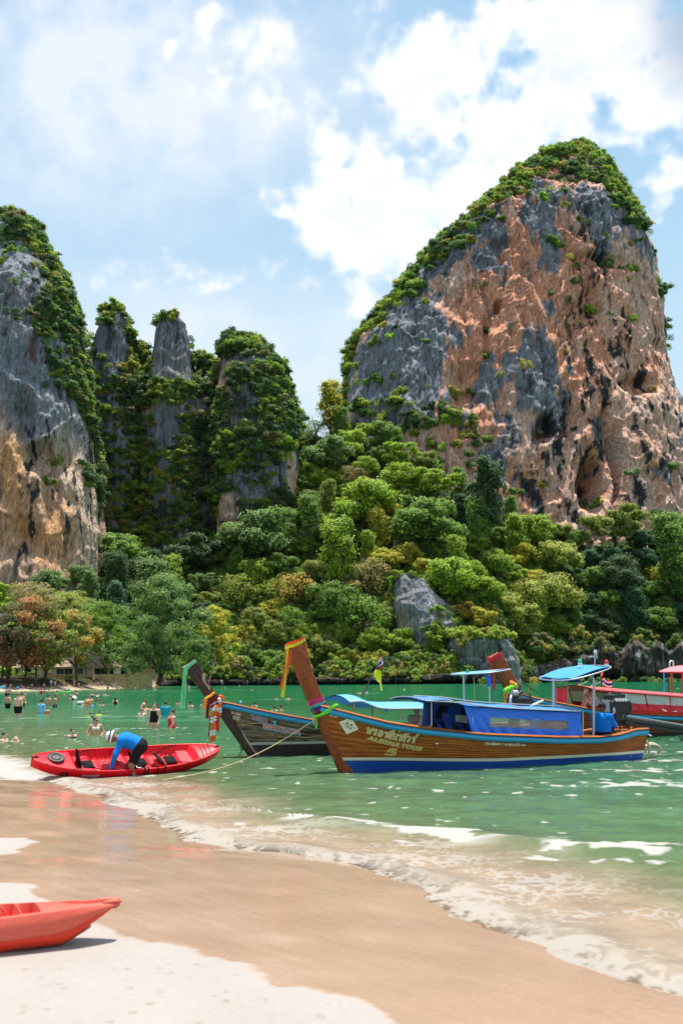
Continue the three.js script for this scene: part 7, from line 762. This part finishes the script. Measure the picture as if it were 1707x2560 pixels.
// near and middle bathers
person(45, 1795, 1735, 172, 'red-haired shirtless man in black shorts standing thigh-deep with his back turned', { hair: 'red', skin: 'fair', bottom: C.black, legLen: .7, wake: 1.1 });
person(55, 1772, 1733, 60, 'dark-haired bearded man in dark trunks behind the red-haired man', { skin: 'tan', bottom: C.navy, pose: 'forward', wake: .6 });
person(20, 1771, 1735, 150, 'man in black trunks with hands on hips near the left edge', { skin: 'tan', pose: 'hips', bottom: C.black, hat: 'cap', hatColour: C.black });
person(17, 1741, 1720, 170, 'distant pale man in dark trunks at the left edge, left one of a pair', { skin: 'pink', bottom: C.black, hair: 'brown' }); person(24, 1739, 1719, 185, 'distant pale bather at the left edge, right one of a pair', { skin: 'pink', hair: 'blond' });
person(103, 1783, 1751, 165, 'person in a loose pale blue shirt and dark cap bending over a child', { top: C.skyblue, long: true, hem: .3, hat: 'cap', hatColour: C.black, pose: 'reach', joints: { eR: [-.25, 1.12, .1], hR: [-.3, .9, .25] }, female: true });
person(118, 1785, 1769, 200, 'small child in an orange swim vest beside the person in the pale blue shirt', { h: 1.05, vest: C.orange, top: C.aqua, hair: 'brown' });
person(121, 1764, 1738, 178, 'broad shirtless man with his back turned behind the pale blue shirt', { skin: 'tan', fat: 1.1 });
person(138, 1769, 1738, 95, 'young man in navy trunks standing in profile facing right', { skin: 'tan', bottom: C.navy, legLen: .6 });
person(143, 1752, 1727, 120, 'man in a blue cap with one arm raised', { skin: 'tan', pose: 'raise', hat: 'cap', hatColour: C.blue });
person(175, 1756, 1740, 90, 'boy in profile next to the white and blue beach ball', { h: 1.3, skin: 'tan', hair: 'brown' });
{ const p = onY(186, 1750, .0), t = thing('beach_ball', 'white and dark blue beach ball floating beside the boy', 'ball', [p.x, .16, p.z]), N = 8; for (let k = 0; k < N; k++) part('gore', new THREE.SphereGeometry(.3, 4, 12, k * 2 * PI / N, 2 * PI / N).rotateZ(.7), k % 4 === 1 ? M.navy : M.white, t); }
person(219, 1765, 1741, 60, 'woman stretching her arm towards the man with pale blue trunks', { female: true, skin: 'fair', hair: 'brown', hairStyle: 'bun', pose: 'reach', suit: C.orange });
person(229, 1768, 1740, 280, 'man in pale blue trunks facing left towards a splashing group', { skin: 'fair', bottom: C.skyblue, pose: 'forward' });
person(212, 1762, 1753, 30, 'pink-faced swimmer next to a white float', { skin: 'pink', hair: 'blond' });
{ const p = onY(205, 1761, 0), t = thing('swim_float', 'white inflated float beside the pink-faced swimmer', 'float', [p.x, .1, p.z]); part('ring', new THREE.TorusGeometry(.3, .14, 10, 24).rotateX(PI / 2 - .2), M.white, t); part('valve', cyl(.02, .02, .05, .3, .12, 0, 8), M.blue, t); }
person(244, 1752, 1740, 0, 'tanned swimmer in a white cap right of the couple', { skin: 'brown', hat: 'cap', hatColour: C.white });
person(227, 1793, 1782, 140, 'child swimming in a lime vest with black armbands', { h: 1.1, skin: 'fair', vest: C.lime, top: C.black, wake: 1.6 }); person(248, 1789, 1779, 160, 'child swimming in a plain lime vest', { h: 1.1, skin: 'fair', vest: C.lime, top: C.lime, wake: 1.3 });
person(11, 1852, 1832, 75, 'dark-haired boy floating on his back near the left edge', { h: 1.45, skin: 'fair', look: [0, .2, 1], wake: 1.0 });
{ const p = onY(40, 1851, 0), t = thing('person', 'bent knee of a floating swimmer breaking the water', 'person', p, 0); part('body', mesh3(fieldOf([{ a: [-.2, -.15, 0], b: [0, .06, 0], ra: .075, rb: .062 }, { a: [0, .06, 0], b: [.2, -.2, 0], ra: .062, rb: .05 }]), [-.3, -.25, -.12], [.3, .15, .12], .02), skinMat('fair'), t); }
person(181, 1846, 1823, 50, 'girl with wet dark plait immersed to the shoulders', { h: 1.35, female: true, skin: 'fair', hairStyle: 'tail', suit: C.black });
person(239, 1838, 1795, 20, 'woman in a white bikini and sunglasses wading waist-deep', { female: true, skin: 'tan', hair: 'brown', hairStyle: 'bun', bikini: C.white, glasses: true, pose: 'arms', joints: { eL: [.33, 1.13, .03], eR: [-.33, 1.13, .03], hL: [.16, 1.0, .2], hR: [-.26, .96, .14] }, look: [.6, 0, .8], wake: .9, fat: 1.08 });
person(255, 1763, 1754, 30, 'swimmer immersed to the neck left of the long-haired woman', { skin: 'pink' }); person(289, 1761, 1744, 175, 'woman with very long dark hair seen from behind', { female: true, hairStyle: 'long', skin: 'fair', suit: C.black, wake: .6 });
person(353, 1768, 1751, 120, 'stooping tanned man among the swimmers left of the black swimsuit', { skin: 'tan', hair: 'brown', pose: 'lean' }); person(361, 1778, 1764, 150, 'tanned swimmer bending in front of the stooping man', { skin: 'tan', hair: 'brown', pose: 'lean' }); person(362, 1754, 1747, 20, 'small distant head with sunglasses behind the stooping man', { skin: 'pink', hair: 'brown' });
person(355, 1790, 1772, 10, 'fair woman in sunglasses immersed to the shoulders', { female: true, skin: 'fair', hair: 'red', hairStyle: 'bun', glasses: true, wake: 1.2 });
person(386, 1820, 1760, -12, 'woman in a black one-piece swimsuit standing thigh-deep', { female: true, skin: 'fair', hair: 'brown', hairStyle: 'bun', suit: C.black, fat: 1.15, look: [.35, 0, .9], joints: { hL: [.24, .84, .1], hR: [-.24, .84, .1] }, wake: 1.0 });
person(391, 1782, 1760, 100, 'dark-clad person standing behind the black swimsuit', { skin: 'brown', top: C.black, long: true }); person(399, 1793, 1782, 60, 'head of a swimmer just right of the black swimsuit', { skin: 'pink', hair: 'brown' });
person(405, 1776, 1764, 80, 'brown swimmer left of the teal shirt', { skin: 'brown' }); person(414, 1790, 1755, 200, 'man in a wet teal T-shirt with his back turned', { skin: 'tan', top: C.teal, sleeve: .9, hem: .3, wake: .6 });
person(430, 1820, 1777, -55, 'woman in a red cut-out swimsuit standing in profile', { female: true, skin: 'fair', hair: 'black', hairStyle: 'bun', suit: C.red, fat: 1.2, joints: { eL: [.24, 1.1, .05], hL: [.1, .9, .2] }, wake: .8 });
person(446, 1761, 1750, 30, 'tanned head left of the hanging mint ribbon', { skin: 'tan', hair: 'brown' }); person(477, 1769, 1755, 170, 'woman with a dark bun seen between the ribbon and the garland', { female: true, hairStyle: 'bun', skin: 'fair' }); person(508, 1768, 1753, 20, 'swimmer in a red cap beside the garland', { skin: 'pink', hat: 'cap', hatColour: C.red });
person(637, 1768, 1755, 160, 'dark-haired head above the grey gunwale', { skin: 'tan' }); person(686, 1776, 1765, 190, 'head left of the bearded swimmer by the grey boat', { skin: 'tan' }); person(703, 1776, 1762, 80, 'bearded dark-haired swimmer looking right by the grey boat', { skin: 'brown', pose: 'swim', wake: .7 });
{ const p = onY(602, 1759, 0), t = thing('person', 'swimmer in a pale blue cap just above the grey gunwale', 'person', [p.x, -1.5, p.z]); figure(t, { cell: .04, hat: 'cap', hatColour: C.skyblue, skin: 'fair', cut: 1.3 }); }
person(691, 1748, 1741, 10, 'distant head left of two by the orange ribbon tails', { skin: 'pink', wake: 1.5 }); person(720, 1748, 1740, 0, 'distant head right of two by the orange ribbon tails', { skin: 'pink', wake: 1.2 });
// farther bathers
const far = [[63, 1737, 1729, 0, 'tiny fair head right of the bearded man'], [91, 1734, 1725, 30, 'distant girl in a lilac top', { top: C.lilac, female: true, hairStyle: 'long', h: 1.4 }], [104, 1735, 1722, 20, 'distant dark-haired woman, first of three by the shallows', { female: true, hairStyle: 'long', suit: C.red }], [112, 1735, 1723, 170, 'distant tanned bather in the middle of three by the shallows', { skin: 'tan' }], [122, 1734, 1725, 300, 'distant child at the right of three by the shallows', { h: 1.3 }], [166, 1730, 1720, 10, 'distant bather beside the green float', {}], [173, 1730, 1720, 180, 'distant woman in a teal top near the green float', { female: true, top: C.teal, hat: 'cap', hatColour: C.lilac }], [189, 1731, 1722, 20, 'distant child in a yellow vest', { h: 1.2, vest: C.yellow }], [179, 1738, 1732, 0, 'small dark head behind the boy with the ball', {}], [192, 1740, 1727, 175, 'shirtless man with his back turned beyond the beach ball', { skin: 'tan', fat: 1.1 }], [161, 1738, 1733, 0, 'pale swimmer stretched out beyond the man in the blue cap', { skin: 'pink', hair: 'blond' }],
  [230, 1738, 1731, 0, 'first of three distant heads in a row', { hair: 'brown' }], [237, 1738, 1733, 0, 'middle one of three distant heads in a row', {}], [247, 1738, 1732, 0, 'last of three distant heads in a row', {}], [262, 1740, 1731, 20, 'left one of two distant bathers holding each other', {}], [269, 1740, 1733, 320, 'right one of two distant bathers holding each other', { skin: 'pink', hair: 'brown' }],
  [270, 1723, 1713, 0, 'far bather wading off the wall', { skin: 'tan' }], [293, 1726, 1717, 20, 'far pale swimmer off the middle of the wall', { skin: 'pink' }], [332, 1723, 1716, 0, 'far head in a white cap, left one of a pair', { hat: 'cap' }], [346, 1723, 1716, 0, 'far head in a white cap, right one of a pair', { hat: 'cap' }], [339, 1721, 1716, 0, 'far dark head between two white caps', {}], [360, 1725, 1721, 0, 'far lone dark head on the green water', {}], [388, 1726, 1720, 0, 'far lone head trailing a white wake', { wake: 2.5 }], [395, 1718, 1711, 10, 'far bather close to the group under the big tree', { skin: 'pink' }], [466, 1720, 1711, 0, 'far head in a white cap right of the ribbon, upper one', { hat: 'cap' }], [473, 1724, 1715, 0, 'far head in a white cap right of the ribbon, lower one', { hat: 'cap' }], [563, 1721, 1716, 0, 'far head left of the white streak on the water', { skin: 'pink' }], [630, 1726, 1721, 0, 'far head under the white streak on the water', { skin: 'tan' }], [599, 1716, 1712, 0, 'far swimmer at the foot of the dark rocks', {}], [899, 1734, 1727, 20, 'distant head left of the flag pole', { skin: 'pink', wake: 2 }], [917, 1733, 1726, 60, 'distant dark head right of the flag pole', { wake: 2 }], [1010, 1725, 1719, 0, 'far lone head on the open green water', { skin: 'pink' }], [1693, 1722, 1716, 0, 'far swimmer under the red steering roof', { skin: 'tan' }]];
for (const [x, y, t, turn, lab, o = {}] of far) person(x, y, t, turn, lab, o);
// people along the beach
const beach = [[14, 1722, 'sit', 0, 'sunbather sitting at the left end of the beach', { skin: 'tan', bottom: C.red }], [27, 1722, 'sit', 30, 'second sunbather at the left end of the beach', { skin: 'pink', bottom: C.black }], [52, 1722, 'sit', 60, 'person in dark blue sitting before the grey block wall', { top: C.navy, bottom: C.black }], [64, 1722, 'lie', 80, 'sunbather lying under the straight dark trunk', { skin: 'pink', bottom: C.red }], [82, 1720, 'sit', 300, 'sunbather in dark trunks sitting before the short tan wall', { skin: 'pink', bottom: C.navy }], [98, 1719, 'sit', 20, 'seated person in the shade at the wall corner', { skin: 'brown', top: C.black }], [112, 1720, 'sit', 340, 'seated sunbather left of the man with the backpack', { skin: 'pink', bottom: C.pink }], [128, 1722, 'stand', 180, 'person in blue shorts carrying a pale backpack', { top: C.greycloth, bottom: C.blue }], [138, 1722, 'stand', 185, 'person in a long tan dress beside the backpack carrier', { female: true, top: C.tan, hem: 1.3, bottom: C.tan, legLen: 1, hairStyle: 'long' }], [153, 1718, 'sit', 20, 'seated person before the stained part of the wall', { skin: 'brown', top: C.purple }], [159, 1718, 'stand', 20, 'tall man in yellow shorts standing against the wall', { skin: 'brown', bottom: C.yellow }], [167, 1718, 'sit', 330, 'seated child in blue beside the man in yellow shorts', { h: 1.3, top: C.navy }], [186, 1721, 'raise', 10, 'woman in a pink swimsuit with one arm raised', { female: true, skin: 'pink', suit: C.pink, bottom: C.pink, legLen: .2 }], [197, 1718, 'sit', 0, 'seated sunbather right of the pink swimsuit', { skin: 'pink' }], [230, 1720, 'stand', 60, 'child in red standing at the water edge', { h: 1.35, skin: 'pink', suit: C.red, female: true }], [237, 1716, 'lean', 280, 'person in a white hat bending under the leaning trunks', { skin: 'pink', hat: 'cap', top: C.black, bottom: C.black }], [245, 1715, 'sit', 20, 'seated person in purple under the leaning trunks', { top: C.purple }], [255, 1714, 'sit', 340, 'seated sunbather before the middle of the wall', { skin: 'tan' }], [291, 1716, 'sit', 0, 'seated person in a blue shirt by a slim trunk', { top: C.aqua }], [316, 1715, 'sit', 10, 'seated person in white by the second trunk', { top: C.greycloth }], [323, 1715, 'sit', 0, 'seated person in teal next to the one in white', { top: C.teal }], [333, 1715, 'sit', 350, 'seated tanned person next to the one in teal', { skin: 'tan', bottom: C.red }], [350, 1716, 'stand', 20, 'standing person at the left of the shaded trio', { skin: 'tan', bottom: C.navy }], [357, 1716, 'stand', 160, 'standing person in a teal top in the shaded trio', { skin: 'brown', top: C.teal, bottom: C.black }], [363, 1716, 'stand', 300, 'standing person at the right of the shaded trio', { skin: 'brown', bottom: C.purple }], [397, 1713, 'stand', 40, 'first of the tanned group under the big tree', { skin: 'tan', bottom: C.red }], [402, 1714, 'stand', 0, 'second of the tanned group under the big tree', { skin: 'tan', bottom: C.orange, female: true }], [407, 1714, 'stand', 320, 'third of the tanned group under the big tree', { skin: 'brown', bottom: C.red }], [412, 1714, 'hips', 200, 'last of the tanned group under the big tree', { skin: 'tan', bottom: C.tan }]];
for (const [x, y, pose, turn, lab, o] of beach) { const p = beachBase(x, y - 2); person(x, y, null, turn, lab, { ...o, pose, at: p }); }
for (const [x, y, w, c, lab] of [[8, 1722, 1.0, C.aqua, 'bright blue beach bag at the left end of the beach'], [46, 1722, .7, C.aqua, 'small aqua bag beside the person in dark blue']]) { const p = beachBase(x, y), t = thing('beach_bag', lab, 'bag', p); part('sack', box(w, w * .6, w * .5, 0, w * .3, 0, 0, .3, .2, .12), clothMat(c), t); part('handle', tube([[-.2 * w, w * .6, 0], [0, w * .85, 0], [.2 * w, w * .6, 0]], .03), clothMat(c), t); }
for (const [x, y, w, c, lab] of [[212, 1718, 3.2, C.aqua, 'aqua towel spread on the sand left of the red child'], [70, 1722, 2.2, C.tan, 'pale driftwood boards leaning by the straight trunk']]) { const p = beachBase(x, y), t = thing('beach_mat', lab, 'towel', p); part('sheet', grid(12, 4, (u, v) => [w * (u - .5), .12 + .04 * noise(u * 5, v * 3), 1.2 * (v - .5)]), clothMat(c), t); part('border', box(w, .05, .1, 0, .12, .62), clothMat(c), t); }
{ const p = onY(156, 1731, 0), t = thing('swim_float', 'flat green float beside a distant bather', 'float', [p.x, .05, p.z]); part('board', box(2.4, .12, .8, 0, 0, 0, 0, 0, 0, .05), clothMat([.1, .6, .08]), t); part('nose', ball(.38, 1.2, .04, 0, 1, .4, 1), clothMat([.1, .6, .08]), t); }
// boat people
{ const w = bA.world(bA.px(1505, 1846, .28)); person(0, 0, null, 150, 'boatman in a blue long-sleeved shirt sitting at the stern with his back turned', { at: V(w.x, w.y - .02, w.z), pose: 'sit', skin: 'deep', hair: 'black', top: C.blue, long: true, bottom: C.black, legLen: .9, fingers: true, fat: 1.12, h: 1.72 }); }
{ const w = bD.world(bD.px(1498, 1776, .3)); person(0, 0, null, 275, 'man in a white T-shirt and cap leaning at the bow of the red-roofed boat', { at: V(w.x, w.y - .12, w.z), pose: 'sit', joints: { chest: [0, .40, .14], neck: [0, .56, .26], head: [0, .68, .36], sL: [.185, .51, .2], sR: [-.185, .51, .2], eL: [.26, .3, .36], hL: [.1, .52, .46], eR: [-.26, .26, .3], hR: [-.16, .1, .4] }, skin: 'pink', hat: 'cap', hatColour: C.white, top: C.white, sleeve: .75, bottom: C.orange, h: 1.8, fat: 1.1 }); }
{ const w = bB.world(bB.px(1034, 1796, -.2)); person(0, 0, null, 40, 'brown-haired passenger sitting under the pale blue roof of the grey boat', { at: V(w.x, w.y - .55, w.z), pose: 'sit', skin: 'fair', hair: 'brown', top: C.tan }); }
{ const w = bB.world(bB.px(1114, 1799, -.3)); person(0, 0, null, 20, 'dark-haired passenger seen through the open cabin and its far window', { at: V(w.x, w.y - .45, w.z), pose: 'sit', skin: 'fair', hair: 'brown' }); const q = bB.world(bB.px(1166, 1803, -.3)); person(0, 0, null, 330, 'fair-haired passenger seen beside the cabin post', { at: V(q.x, q.y - .5, q.z), pose: 'sit', skin: 'fair', hair: 'blond' }); }
{ // paddlers far out
  const p = onY(1457, 1727, 0), a = .3, t = thing('kayak', 'small red and yellow kayak with two paddlers far out on the bay', 'kayak', p, a), L = 5.6, sc = 1.0; const hull = (x0, x1, m) => part('hull_half', grid(20, 12, (u, v) => { const q = lerp(x0, x1, u), w = .45 * pow(max(0, 1 - pow(abs(q), 2.2)), .6), an = v * 2 * PI; return [q * L / 2, .22 + .22 * sin(an) * (1 - .3 * abs(q)) + .2 * pow(abs(q), 3), w * cos(an)]; }, true), m, t); hull(-1, .15, plastic); hull(.15, 1, clothMat(C.yellow));
  for (const [x, lab, turn, o] of [[-.55, 'front paddler in an orange vest and red cap on the distant kayak', 60, { hat: 'cap', hatColour: C.red, skin: 'fair' }], [1.9, 'rear paddler in an orange vest on the distant kayak', 60, { skin: 'tan' }]]) { const w = V(p.x + x * cos(a), .28, p.z - x * sin(a)); person(0, 0, null, 290, lab, { at: w, pose: 'sit', vest: C.orange, top: C.orange, bottom: C.black, ...o }); const pd = thing('paddle', x < 0 ? 'white paddle held by the front paddler' : 'paddle held by the rear paddler', 'paddle', [w.x, w.y, w.z]); part('shaft', bar([-.7, .3, .5], [.8, .95, .4], .03), M.white, pd); part('blade', box(.4, .2, .03, .85, 1.0, .4, 0, 0, .45, .01), M.white, pd); }
}
{ // the man hauling the red kayak
  const f = onY(350, 1938, 0); const J = { pel: [0, .62, .00], chest: [0, .72, .27], neck: [0, .77, .47], head: [0, .80, .60], sL: [.17, .73, .40], sR: [-.17, .74, .40], eL: [.23, .44, .52], eR: [-.2, .46, .56], hL: [.20, .16, .60], hR: [-.14, .20, .66], pL: [.09, .58, .02], pR: [-.09, .58, .02], kL: [.13, .19, .18], kR: [-.13, .22, .24], aL: [.13, -.19, .06], aR: [-.13, -.18, .10], tL: [.14, -.25, .2], tR: [-.14, -.24, .24] };
  const t = thing('person', 'man in a blue long-sleeved shirt and white hat bending over the red kayak', 'person', [f.x, .02, f.z], -PI / 2 + .12); figure(t, { joints: J, cell: .02, skin: 'brown', hair: 'black', top: C.blue, long: true, bottom: C.black, legLen: .85, rise: .35, hat: 'bucket', glasses: true, face: true, fingers: true, grip: .9, look: [0, -.55, .8], fat: 1.08 });
  part('watch', new THREE.TorusGeometry(.034, .012, 8, 18).rotateX(PI / 2 - .2).translate(.20, .21, .59), M.galv, t); part('shirt_piping', tube([[.05, .87, .30], [.10, .86, .40], [.16, .82, .44]], .008), M.white, t); wakesAndGlints.push([f.x, f.z + .1, .7, .3, .9]);
}
buildSea();
{ // labels that are still shared get told apart by place
  const by = new Map(); for (const o of scene.children) if (o.userData.label && o.userData.category) (by.get(o.userData.label) ?? by.set(o.userData.label, []).get(o.userData.label)).push(o);
  const ORD = ['', 'second', 'third', 'fourth', 'fifth', 'sixth', 'seventh', 'eighth', 'ninth', 'tenth', 'eleventh', 'twelfth'];
  for (const [lab, list] of by) if (list.length > 1) { list.map((o) => [pixel(o.position)[0], o]).sort((a, b) => a[0] - b[0]).forEach(([, o], i) => { const n = list.length; o.userData.label = `${i === 0 ? 'leftmost' : i === n - 1 ? 'rightmost' : ORD[i] + ' from left'} ${lab}`; }); }
}
renderer.render(scene, camera);
